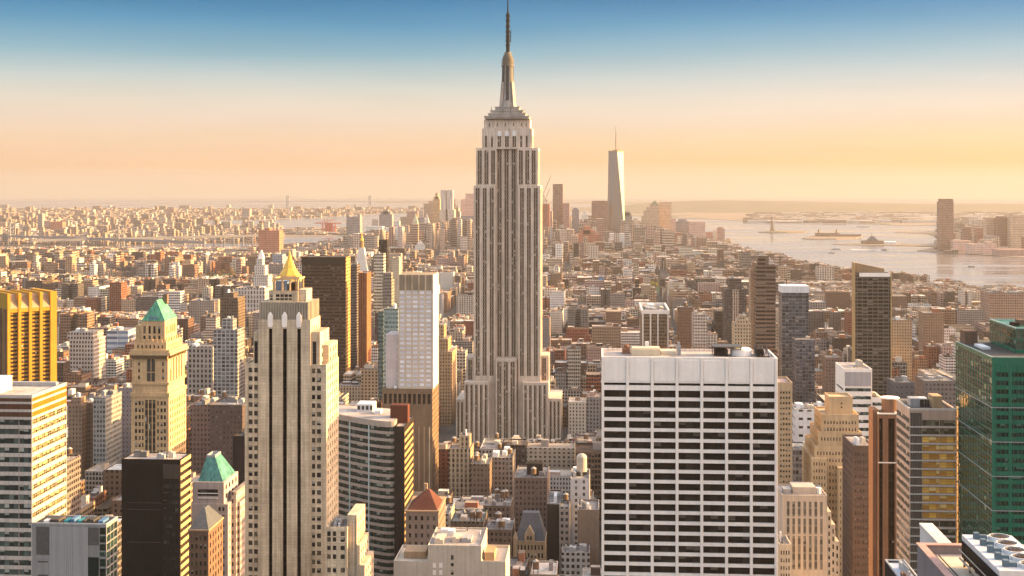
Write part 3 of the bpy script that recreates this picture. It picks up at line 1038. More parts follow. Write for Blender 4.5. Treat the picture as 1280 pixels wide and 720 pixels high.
# ---------------------------------------------------------------- pale tower with three black window slits
def build_slits():
    Y = 500
    T = Thing('art_deco_tower', 'pale limestone tower with three black vertical window slits', 'tower', (XA(356, Y), Y + 10, 0))
    z = lambda py, px=356, y=Y: ZA(py, px, y)
    zlow = z(740)
    cx = lambda prs, y=Y: [(XA(a, y), XA(b, y)) for a, b in prs]
    dep = 18
    # central shaft
    mb = MB()
    b = (XA(323, Y), XA(388, Y), Y, Y + dep)
    T.block(mb, b, 0, z(399.5), dict(cols=cx([(336, 340.3), (353.4, 358.4), (371.4, 376)]), rows=[(zlow, z(411))], name='window_slit', r=.8),
            dict(n=4, w=.34, m=1.5, fh=3.4, h=.55, top=3, zmin=zlow))
    T.part('shaft', mb, LIME)
    # fluted crown
    mb = MB()
    q = (XA(324, Y + .8), XA(386.5, Y + .8), Y + .8, Y + dep - .8)
    mb.box(*q, z(399.5) + .01, z(378))
    n = 19
    for k in range(n):
        x = q[0] + (q[1] - q[0]) * (k + .5) / n
        mb.box(x - .22, x + .22, Y + .3, Y + .79, z(399.5) + .01, z(377.3))
    for k in range(7):
        y = q[2] + (q[3] - q[2]) * (k + .5) / 7
        mb.box(q[1] + .01, q[1] + .45, y - .35, y + .35, z(399.5) + .01, z(377.3))
    T.part('fluted_crown', mb, stone('crown_stone', (.36, .31, .24), var=.12))
    for a, c in ((335, 341.2), (352.6, 359.2), (370.6, 376.8)):
        x0, x1, xm = XA(a, Y), XA(c, Y), XA((a + c) / 2, Y)
        m = MB().box(x0, x1, Y - .45, Y - .003, z(405), z(394.5))
        m.frustum((x0, x1, Y - .45, Y - .003), z(394.5), (xm - .2, xm + .2, Y - .25, Y - .003), z(390))
        m.frustum((x0 + .2, x1 - .2, Y - .40, Y - .003), z(409), (x0, x1, Y - .45, Y - .003), z(405), top=False)
        T.part('finial', m, WHITESTONE)
    # rooftop storeys with tank room
    zr = z(378)
    mb = MB()
    q1 = (XA(336, Y + 3), XA(372.5, Y + 3), Y + 3, Y + 16)
    T.block(mb, q1, zr + .01, z(364.5, 356, Y + 3), dict(cols=cx([(337.5, 340.8), (344.5, 349.5), (350.2, 354.8), (355.5, 360), (360.6, 364.8)], Y + 3), rows=[(zr + .6, z(372.6, 356, Y + 3)), (z(371.2, 356, Y + 3), z(368, 356, Y + 3))], name='louvre'), dict(n=2, w=.4, m=1, rows=[(zr + .6, zr + 3)], name='louvre'))
    T.part('penthouse', mb, LIME)
    mb = MB()
    q2 = (XA(341, Y + 5), XA(374, Y + 5), Y + 5, Y + 15)
    mb.ring(*q1, z(364.5, 356, Y + 3), z(363.5, 356, Y + 3), .4)
    for k in range(4):
        x = XA(343 + 9.6 * k, Y + 5)
        mb.box(x - .3, x + .3, Y + 5, Y + 5.6, z(364.4, 356, Y + 5), z(349.5, 356, Y + 5))
        mb.box(x - .3, x + .3, Y + 14.4, Y + 15, z(364.4, 356, Y + 5), z(349.5, 356, Y + 5))
    mb.ring(q2[0], q2[1], q2[2], q2[3], z(349.4, 356, Y + 5), z(347.5, 356, Y + 5), .7)
    T.part('roof_frame', mb, GOLDSTONE)
    T.part('tank_room', MB().box(XA(345, Y + 6.5), XA(359, Y + 6.5), Y + 6.5, Y + 13.5, z(364.4, 356, Y + 5), z(351.5, 356, Y + 6.5)), plain('blue_grey_panel', (.16, .22, .30)))
    T.part('tank_room', MB().box(XA(361.5, Y + 6.5), XA(369, Y + 6.5), Y + 6.5, Y + 13.5, z(364.4, 356, Y + 5), z(354, 356, Y + 6.5)), DARK)
    T.part('roof_wing', MB().box(XA(372.7, Y + 4), XA(383, Y + 4), Y + 4, Y + 14, zr + .01, z(362, 380, Y + 4)), LIME)
    # shoulders and wings
    for pl, pr, col, low in ((317, 322.9, (317.8, 322.2), 'L'), (388.1, 400, (390.6, 395.4), 'R')):
        mb = MB()
        bb = (XA(pl, Y + 1), XA(pr, Y + 1), Y + 1, Y + dep)
        T.block(mb, bb, 0, z(415), dict(cols=cx([col], Y + 1), rows=[(z(456), z(427))], name='shoulder_window'), dict(n=3, w=.36, m=1.5, fh=3.4, h=.55, top=5, zmin=z(470)) if low == 'R' else None)
        T.part('shoulder', mb, LIME)
    mb = MB()
    bb = (XA(306, Y + .5), XA(322.9, Y + .5), Y + .5, Y + dep + 6)
    T.block(mb, bb, 0, z(456.5), dict(cols=cx([(310.6, 315.6), (317.6, 322.2)], Y + .5), fh=3.33, h=.56, top=1.1, zmin=zlow))
    T.part('wing', mb, LIME)
    T.part('parapet', MB().ring(bb[0] - .05, bb[1] - .1, bb[2] - .05, bb[3], z(456.5) + .01, z(454.8), .4), LIME)
    mb = MB()
    bb = (XA(388.1, Y + .5), XA(408, Y + .5), Y + .5, Y + dep + 6)
    T.block(mb, bb, 0, z(457), dict(cols=cx([(389.8, 394), (396, 401.2)], Y + .5), fh=3.33, h=.56, top=1.1, zmin=zlow), dict(n=5, w=.36, m=1.2, fh=3.33, h=.5, top=1.1, zmin=zlow))
    T.part('wing', mb, LIME)
    T.part('parapet', MB().ring(bb[0] + .1, bb[1] + .05, bb[2] - .05, bb[3], z(457) + .01, z(455.5), .4), LIME)
    mb = MB()
    bb = (XA(400.2, Y + 6), XA(411, Y + 6), Y + 6, Y + dep + 5)
    T.block(mb, bb, z(457) + .02, z(433), None, dict(n=3, w=.36, m=1, fh=3.33, h=.5, top=1.5, zmin=z(455)))
    T.part('setback', mb, LIME)
    T.finish({'window': W_STONE, 'shoulder_window': W_DARK, 'louvre': W_DARK,
              'window_slit': glass('slit_glass', dark=(.006, .005, .005), light=(.012, .010, .009), pblind=0, fh=3.4, spand=(.012, .010, .009), sfrac=.3, mull=(.01, .009, .008), spec=.06)})
    reserve((XA(305, Y), XA(410, Y), Y, Y + 26), z(399), 'the tower with three black slits')
    BOXES.append((XA(323, Y), XA(388, Y), Y, Y + 18, z(378), -1))

    # lower neighbour at its foot, stepping down
    Y2 = 472
    T = Thing('stone_building', 'low stepped stone block with cluttered roof at foot of slit-windowed tower', 'building', (XA(420, Y2), Y2 + 8, 0))
    z2 = lambda py, px=420: ZA(py, px, Y2)
    mb = MB()
    b1 = (XA(408, Y2), XA(434, Y2), Y2, Y2 + 16)
    zl = z2(738)
    T.block(mb, b1, 0, z2(663), dict(cols=[(XA(a, Y2), XA(b_, Y2)) for a, b_ in ((408.8, 413.5), (415.8, 420.3), (425.5, 431))], fh=3.1, h=.55, top=.2, zmin=zl, rows=[(z2(670.5) , z2(664.2)), (z2(677.5), z2(671.8)), (z2(688), z2(682)), (z2(699), z2(693)), (z2(716), z2(709.5)), (z2(728), z2(721))]))
    T.part('wall', mb, LIME)
    T.roof(b1, z2(663), LIME, ROOFG, 1.2)
    clutter(T, (b1[0] + 1, b1[1] - 1, b1[2] + 1, b1[3] - 1), z2(663) + .12, 4, 4, [WHITEM, GREYM, ROOFL], 1.8)
    for pl, pr, py, dy in ((434.1, 446, 645, 2), (446.1, 450, 682, 1), (450.1, 456, 706, 0)):
        mb = MB()
        bb = (XA(pl, Y2 + dy), XA(pr, Y2 + dy), Y2 + dy, Y2 + 19)
        T.block(mb, bb, 0, z2(py), dict(n=max(1, int((pr - pl) / 3)), w=.3, rows=[(zl, z2(py) - 2)], r=.25, name='groove') if pr - pl > 8 else None, dict(n=4, w=.4, m=1, fh=3.3, h=.5, top=2, zmin=zl))
        T.part('buttress', mb, LIME)
    T.finish({'window': W_STONE, 'groove': LIME})
    reserve((XA(408, Y2), XA(456, Y2), Y2, Y2 + 19), z2(663))


build_slits()


# ---------------------------------------------------------------- white gridded slab
def build_grid_slab():
    Y = 524
    b = (XA(752, Y), XA(972, Y), Y, Y + 27)
    T = Thing('office_slab', 'broad white office slab with grid of dark rectangular windows', 'office block', ((b[0] + b[1]) / 2, Y + 13, 0))
    z = lambda py: ZA(py, 862, Y)
    edges = [755.2 + 30.98 * k for k in range(7)]
    cols = [(XA(e, Y), XA(e + 27.3, Y)) for e in edges]
    rows = [(z(482.4), z(479.2))]
    p = 488.5
    while p < 745:
        rows.append((z(p + 8.9), z(p))); p += 12.93
    mb = MB()
    T.block(mb, b, 0, z(449), dict(cols=cols, rows=rows, r=.9), None, None, .9, top=True)
    # piers proud of the spandrels, and panel joints in the blank attic
    T.part('wall', mb, WHITESTONE)
    pm = [XA(752, Y), *(x for c in cols for x in c), XA(972, Y)]
    for k in range(0, 16, 2):
        T.part('pier', MB().box(pm[k] + .12, pm[k + 1] - .12, Y - .45, Y - .003, 0, z(447.2)), WHITESTONE)
    for k in range(7):
        x0, x1 = cols[k]
        T.part('attic_panel', MB().box(x0 + .25, x1 - .25, Y - .18, Y - .003, z(477), z(450.5)), WHITESTONE)
    T.part('parapet', MB().ring(b[0] - .02, b[1] + .02, Y + .01, b[3], z(449) + .01, z(446.6), .6), WHITESTONE)
    zr = z(449)
    T.part('roof', MB().box(b[0] + .6, b[1] - .6, Y + .6, b[3] - .6, zr + .01, zr + .15), ROOFL)
    zr += .15
    X = lambda px, dy=12: XA(px, Y + dy)
    T.part('bulkhead', MB().box(X(789), X(825), Y + 8, Y + 18, zr, zr + 2.6).box(X(790), X(824), Y + 9, Y + 17, zr + 2.6, zr + 2.9), stone('cream_panel', (.52, .45, .33), var=.08))
    T.part('bulkhead', MB().box(X(826), X(845), Y + 10, Y + 19, zr, zr + 1.6), BEIGE)
    T.part('cooling_unit', MB().box(X(806, 18), X(811, 18), Y + 16, Y + 17.8, zr + 2.9, zr + 4.6), WHITEM)
    m = MB().box(X(846), X(851), Y + 11, Y + 13, zr, zr + 3.6)
    m.box(X(846.5), X(850), Y + 11.4, Y + 12.6, zr + 3.6, zr + 5.2)
    T.part('vent_stack', m, GREYM)
    m = MB()
    m.box(X(893), X(909), Y + 9, Y + 15, zr, zr + 2.6)
    T.part('bulkhead', m, DARK)
    m = MB()
    for i in (X(891), X(906), X(924)):
        for dy in (8, 16): m.box(i, i + .3, Y + dy, Y + dy + .3, zr, zr + 3.7)
    m.box(X(890), X(926), Y + 7, Y + 17, zr + 3.7, zr + 4.0)
    T.part('roof_canopy', m, STEEL)
    T.part('storage_tank', MB().cyl(X(926), Y + 12, zr, zr + 2.4, 4.2, None, 24).cyl(X(926), Y + 12, zr + 2.4, zr + 3.1, 4.3, 3.6, 24), WHITEM)
    m = MB()
    for k in range(4):
        a = X(944 + 5 * k)
        m.bar((a, Y + 6, zr), (a, Y + 16, zr + 3.6), .18)
        m.bar((a, Y + 16, zr), (a, Y + 16, zr + 3.6), .18)
    m.bar((X(944), Y + 16, zr + 3.6), (X(960), Y + 16, zr + 3.6), .2)
    m.bar((X(944), Y + 6, zr + .3), (X(960), Y + 6, zr + .3), .2)
    T.part('hoist_frame', m, STEEL)
    T.part('hoist_roof', MB().box(X(944.5), X(953), Y + 8, Y + 15, zr, zr + 3.0), DARK)
    m = MB()
    for px in range(760, 970, 6):
        m.box(X(px, 25), X(px, 25) + .12, Y + 25, Y + 25.12, zr, zr + 2.2)
    m.bar((X(760, 25), Y + 25, zr + 2.2), (X(966, 25), Y + 25, zr + 2.2), .07)
    m.bar((X(760, 25), Y + 25, zr + 1.2), (X(966, 25), Y + 25, zr + 1.2), .07)
    T.part('railing', m, RUST)
    m = MB().box(X(778), X(788), Y + 14, Y + 20, zr, zr + 1.8)
    m.cyl(X(783), Y + 17, zr + 1.8, zr + 3.4, 1.2, .9, 10)
    T.part('cooling_unit', m, RUST)
    T.finish(glass('window_slab', dark=(.010, .008, .007), light=(.035, .028, .022), blind=(.12, .10, .08), pblind=.17, pw=2.9, mull=(.02, .018, .016), mw=.12, spec=.12, rough=.15))
    reserve(b, z(447), 'the white gridded slab')


build_grid_slab()


# ---------------------------------------------------------------- golden tower with green hipped roof
def build_green_roof_tower():
    Y = 750
    T = Thing('masonry_tower', 'golden stone tower under a steep green copper hipped roof', 'tower', (XA(187, Y), Y + 16, 0))
    z = lambda py: ZA(py, 187, Y)
    cx = lambda prs, y=Y: [(XA(a, y), XA(b, y)) for a, b in prs]
    zl = z(600)
    mb = MB()
    b = (XA(163.8, Y), XA(211, Y), Y, Y + 32)
    T.block(mb, b, 0, z(496), dict(cols=cx([(168.5, 171.5), (173, 176), (177.3, 179.4), (196.4, 198.4), (200.5, 203.3), (204.6, 207.4)]), fh=4.05, h=.6, top=2.5, zmin=zl),
            dict(n=9, w=.45, m=1.5, fh=4.05, h=.6, top=2.5, zmin=zl))
    T.part('shaft', mb, GOLDSTONE)
    sg = glass('arcade_glass', dark=(.014, .011, .008), light=(.05, .04, .03), blind=(.5, .46, .4), pblind=.10, pw=.7, fh=4.05, spand=(.12, .085, .05), sfrac=.3, mull=(.10, .07, .045), mw=.12)
    for k, (pa, pb) in enumerate(((181.6, 184.8), (186.2, 189.6), (191.0, 194.2))):
        w_, h_ = XA(pb, Y) - XA(pa, Y), z(500) - zl
        o = link('window_strip', pane_mesh(w_, h_, k, sg), sg, T.o)
        o.location = ((XA(pa, Y) + XA(pb, Y)) / 2 - T.org[0], Y - .08 - T.org[1], (z(500) + zl) / 2)
    mb = MB()
    b = (XA(165.2, Y + .6), XA(209.8, Y + .6), Y + .6, Y + 31.4)
    zs = z(496)
    T.block(mb, b, zs + .01, z(444), dict(cols=cx([(172.5, 174.8), (202.5, 204.8)], Y + .6), fh=4.0, h=.55, top=4, zmin=z(480)), dict(n=5, w=.42, m=3, rows=[(z(478), z(450))]))
    T.part('shaft', mb, GOLDSTONE)
    # arched window
    xa, xb = XA(183.8, Y + .6), XA(193.8, Y + .6)
    xm, rr = (xa + xb) / 2, (xb - xa) / 2
    zc = z(452.5)
    pts = [(xa, z(477)), (xb, z(477))] + [(xm + rr * math.cos(t), zc + rr * math.sin(t)) for t in np.linspace(0, PI, 10)]
    m = MB(); m.face([(x, Y + .56, zz) for x, zz in pts])
    T.part('arched_window', m, W_DARK)
    m = MB()
    for k in range(9):
        t0, t1 = PI * k / 9, PI * (k + 1) / 9
        m.face([(xm + r_ * math.cos(t), Y + .45, zc + r_ * math.sin(t)) for r_, t in ((rr, t0), (rr + 1, t0), (rr + 1, t1), (rr, t1))])
    m.box(xm - .2, xm + .2, Y + .45, Y + .55, z(477), z(448))
    m.box(xa, xb, Y + .45, Y + .55, z(466), z(465))
    T.part('arch_surround', m, GOLDSTONE)
    # ornament bands with small brackets
    for p0, p1, gx_ in ((496, 491, .9), (481, 478, .6), (444, 440.5, 1.6), (440.4, 437.5, 1.0)):
        T.part('cornice', MB().box(XA(165, Y) - gx_, XA(210, Y) + gx_, Y - gx_ + .5, Y + 31.5 + gx_, z(p0), z(p1), bottom=True), GOLDSTONE)
    m = MB()
    for k in range(18):
        x = XA(165.5 + 2.55 * k, Y)
        m.box(x - .3, x + .3, Y - .9, Y + .55, z(448.5), z(444) - .02)
    for k in range(12):
        y = Y + 2 + 2.5 * k
        m.box(XA(210, Y) - .1, XA(210, Y) + 1.1, y - .4, y + .4, z(448.5), z(444) - .02)
    T.part('bracket', m, stone('dark_ornament', (.16, .11, .06)))
    mb = MB()
    b = (XA(167.5, Y + 2), XA(208, Y + 2), Y + 2, Y + 30)
    T.block(mb, b, z(437.5) + .02, z(428.5), dict(n=7, w=.42, m=1.2, rows=[(z(436), z(432))]), dict(n=7, w=.42, m=1.2, rows=[(z(436), z(432))]))
    T.part('attic', mb, GOLDSTONE)
    m = MB()
    for k in range(8):
        x = XA(168 + 5.6 * k, Y + 2)
        m.box(x - .35, x + .35, Y + 2.1, Y + 2.8, z(428.5) + .01, z(425))
    for k in range(6):
        y = Y + 4 + 4.6 * k
        m.box(b[1] - .8, b[1] - .1, y - .5, y + .5, z(428.5) + .01, z(423.5))
    T.part('pinnacle', m, GOLDSTONE)
    mb = MB()
    b = (XA(176, Y + 4), XA(206, Y + 4), Y + 4, Y + 26)
    T.block(mb, b, z(428.5) + .02, z(402), dict(cols=cx([(179, 182), (185.5, 188.5), (191.5, 194.5), (197.5, 200.5)], Y + 4), rows=[(z(418), z(408.5)), (z(425), z(420.5))]), dict(n=5, w=.5, m=2, rows=[(z(419), z(409))]))
    T.part('lantern_storey', mb, GOLDSTONE)
    mb = MB().box(XA(169.5, Y + 5), XA(175.8, Y + 5), Y + 5, Y + 25, z(428.5) + .02, z(408))
    T.part('lantern_storey', mb, GOLDSTONE)
    # hipped roof
    zr, zt = z(402) + .01, z(376.5)
    x0, x1 = XA(176.8, Y + 4), XA(206.6, Y + 4)
    y0, y1 = Y + 3.6, Y + 26.4
    xm, ya, yb = XA(195.5, Y + 8), Y + 8, Y + 19
    m = MB()
    m.face([(x0, y0, zr), (x1, y0, zr), (xm, ya, zt)])
    m.face([(x1, y0, zr), (x1, y1, zr), (xm, yb, zt), (xm, ya, zt)])
    m.face([(x1, y1, zr), (x0, y1, zr), (xm, yb, zt)])
    m.face([(x0, y1, zr), (x0, y0, zr), (xm, ya, zt), (xm, yb, zt)])
    m.face([(x0, y1, zr), (x1, y1, zr), (x1, y0, zr), (x0, y0, zr)])
    rf = T.part('roof', m, COPPER)
    T.part('dormer', MB().box(XA(186, Y + 4), XA(196.5, Y + 4), Y + 3.9, Y + 8, zr, z(396.5)), plain('blue_slate', (.10, .20, .24)), rf)
    T.part('chimney', MB().box(xm + .5, xm + 3, yb - 1, yb + 2, zt - 3, zt + 2.5), BROWN, rf)
    T.finish(W_STONE)
    reserve((XA(163.8, Y), XA(211, Y), Y, Y + 32), z(430), 'the green-roofed golden tower')


build_green_roof_tower()


# ---------------------------------------------------------------- white hotel tower on a brown podium, Y = 1010
def build_white_tower():
    Y = 1010
    T = Thing('hotel_tower', 'slender white tower of square windows on a brown stone podium', 'tower', (XA(520, Y), Y + 14, 0))
    z = lambda py: ZA(py, 520, Y)
    dep = 32
    mb = MB()
    b = (XA(498, Y), XA(540.3, Y), Y, Y + dep)
    T.block(mb, b, z(486), z(363), dict(n=5, w=.70, m=.3, fh=3.55, h=.58, top=.6), dict(n=6, w=.22, m=1.5, fh=3.55, h=.45, top=2), None, .3)
    T.part('shaft', mb, stone('warm_white', (.54, .45, .36), var=.06))
    mb = MB()
    b2 = (XA(498.2, Y), XA(540.3, Y), Y + .4, Y + dep)
    mb.box(*b2, z(363) + .01, z(343.5))
    T.part('crown', mb, stone('crown_bronze', (.27, .215, .15), var=.15))
    for k in range(6):
        x = b2[0] + (b2[1] - b2[0]) * k / 5
        T.part('crown_fin', MB().box(x - .45, x + .45, Y - .3, Y + .39, z(363) - 2, z(342.8)), LIME)
    T.part('shear_wall', MB().box(b[1] + .01, b[1] + .9, Y - .25, Y + dep, z(486), z(344)), stone('sunlit_white_paint', (.62, .57, .5), var=.05))  # sunny side in whiter stone, sunlight put into its colour
    mb = MB()
    b3 = (XA(482, Y + 3), XA(497.8, Y + 3), Y + 3, Y + dep - 3)
    T.block(mb, b3, z(486), z(419), dict(cols=[(XA(495.6, Y + 3), XA(497.2, Y + 3))], fh=3.55, h=.5, top=1, zmin=z(486)))
    T.part('side_wing', mb, stone('pale_pink_panel', (.56, .47, .44), var=.05, joint=(6, 7)))
    mb = MB()
    b4 = (XA(477.5, Y - 5), XA(540.5, Y - 5), Y - 5, Y + dep + 2)
    T.block(mb, b4, 0, z(486), dict(n=10, w=.62, m=.8, rows=[(z(504), z(491))], name='tall_window'), dict(n=8, w=.45, m=1, fh=4.2, h=.55, top=2.5, zmin=z(630)))
    T.part('podium', mb, stone('podium_brown', (.185, .125, .08)))
    T.roof((b4[0], b4[1], b4[2], b4[3]), z(486), stone('podium_brown', (0, 0, 0)), ROOFG, .8)
    mb = MB()
    T.wall(mb, 'F', b4[0] + .4, b4[1] - .4, Y - 5.02, z(625), z(508), [(b4[0] + 1.2 + 4.0 * k, b4[0] + 3.4 + 4.0 * k) for k in range(9)], [(z(515), z(510.5)), (z(521), z(516.5)), (z(625), z(533))], .5)
    T.part('podium_front', mb, stone('podium_brown', (0, 0, 0)))
    for k in range(10):
        x = b4[0] + .4 + 4.0 * k
        T.part('pilaster', MB().box(x - .1, x + .65, Y - 5.6, Y - 5.03, z(625), z(532)), LIME if k in (5, 9) else TAN)
    clutter(T, (b4[0] + 1, b[0], Y - 3, Y + 2), z(486) + .1, 3, 3, hmax=2)
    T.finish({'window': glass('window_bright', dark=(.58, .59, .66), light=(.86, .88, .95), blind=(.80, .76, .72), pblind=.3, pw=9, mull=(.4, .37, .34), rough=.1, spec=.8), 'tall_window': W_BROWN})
    reserve((b4[0], b4[1], b4[2], b4[3]), z(420), 'the slender white tower')
    BOXES.append((b[0], b[1], Y, Y + dep, z(344), -1))


build_white_tower()


# ---------------------------------------------------------------- curved glass office block
def build_curved():
    T = Thing('curved_office', 'bowed office block of green glass bands with white rooftop plant', 'office block', (XA(455, 760), 765, 0))
    ctrl = [(493.2, 742), (489, 741.3), (484, 741.2), (476, 742.5), (464, 746), (450, 751), (434, 758), (418, 766), (400, 776)]
    arc = [(XA(p, y), y) for p, y in ctrl][::-1]      # left to right
    zf = lambda py: ZA(py, 455, 750)
    ztop = zf(523)
    FH, n = 4.05, 27
    cum = [0]
    for p, q in zip(arc, arc[1:]): cum.append(cum[-1] + math.dist(p, q))

    def offs(d):
        o = []
        for i, (x, y) in enumerate(arc):
            a = arc[max(0, i - 1)]; c = arc[min(len(arc) - 1, i + 1)]
            tx, ty = c[0] - a[0], c[1] - a[1]
            l = math.hypot(tx, ty)
            o.append((x - ty / l * d, y + tx / l * d))
        return o
    inner = offs(.55)
    back = [(arc[-1][0], 782), (arc[0][0], 800)]
    sp = MB()
    gl = []
    z = ztop
    for k in range(n):
        h = 3.3 if k == 0 else 1.55
        for i in range(len(arc) - 1):
            a, c = arc[i], arc[i + 1]; ia, ic = inner[i], inner[i + 1]
            sp.face([(*a, z - h), (*c, z - h), (*c, z), (*a, z)])
            sp.face([(*ia, z), (*a, z), (*c, z), (*ic, z)])
            sp.face([(*a, z - h), (*ia, z - h), (*ic, z - h), (*c, z - h)])
        z -= h
        g = 2.5
        gl.append((z - g, z))
        z -= g
    sp.prism(inner[::1] + [(inner[-1][0] - .01, 780), (inner[0][0] + .01, 798)], 0, ztop - .6)
    # the prism of the core is the back of the glazing; side and back walls
    sp.face([(*arc[-1], 0), (arc[-1][0], 782, 0), (arc[-1][0], 782, ztop), (*arc[-1], ztop)])
    T.part('wall', sp, stone('pale_spandrel', (.37, .305, .25), var=.12))
    for za, zb_ in gl:
        V, F, A = [], [], []
        for i, p in enumerate(offs(.5)):
            for z_ in (za, zb_):
                V.append((p[0] - T.org[0], p[1] - T.org[1], z_)); A.append((cum[i], z_ - za, (z_ - za) / (zb_ - za)))
        for i in range(len(arc) - 1):
            F.append((2 * i, 2 * i + 2, 2 * i + 3, 2 * i + 1))
        m = bpy.data.meshes.new('window_band'); m.from_pydata(V, [], F)
        _pane_attr(m, A, [random.random()] * len(V))
        link('window_band', m, glass('band_teal', dark=(.006, .011, .010), light=(.05, .085, .075), blind=(.26, .29, .25), pblind=.22, pw=2.2, mull=(.07, .10, .09), mw=.12, rough=.1), T.o)
    for p in (437, 461):
        i = min(range(len(ctrl)), key=lambda j: abs(ctrl[j][0] - p))
        y = np.interp(p, [c[0] for c in ctrl[::-1]], [c[1] for c in ctrl[::-1]])
        x = XA(p, y)
        T.part('mullion', MB().box(x - .35, x + .35, y - .25, y + .4, 0, ztop - 3.3), plain('pale_teal_metal', (.42, .50, .48)))
    T.part('roof', MB().prism(offs(.7) + [(arc[-1][0] - .1, 781), (arc[0][0], 799)], ztop - .5, ztop - .1), ROOFL)
    T.part('plant_room', MB().box(XA(446, 772), XA(466, 772), 772, 784, ztop, ztop + 4.6), WHITEM)
    m = MB()
    for k in range(4):
        x = XA(447 + 5.2 * k, 771.9)
        m.box(x, x + 1.5, 771.7, 771.95, ztop + 1.2, ztop + 3.6)
    T.part('louvre', m, STEEL)
    T.part('cooling_unit', MB().box(XA(468, 765), XA(476, 765), 765, 771, ztop, ztop + 2), WHITEM)
    reserve((XA(400, 742), XA(493.2, 742), 741, 800), ztop, 'the bowed glass-banded block')
    # dark slab behind its end
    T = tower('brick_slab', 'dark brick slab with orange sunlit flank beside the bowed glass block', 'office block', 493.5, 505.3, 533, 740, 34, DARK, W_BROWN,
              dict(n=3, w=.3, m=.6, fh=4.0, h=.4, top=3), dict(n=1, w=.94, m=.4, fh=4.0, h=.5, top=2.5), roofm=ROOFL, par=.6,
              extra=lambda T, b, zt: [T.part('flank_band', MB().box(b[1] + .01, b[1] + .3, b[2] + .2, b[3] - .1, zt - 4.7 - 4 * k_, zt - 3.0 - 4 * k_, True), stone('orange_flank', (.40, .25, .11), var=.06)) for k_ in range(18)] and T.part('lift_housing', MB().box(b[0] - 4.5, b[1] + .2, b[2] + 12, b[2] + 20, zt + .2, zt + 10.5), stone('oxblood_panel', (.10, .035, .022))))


build_curved()


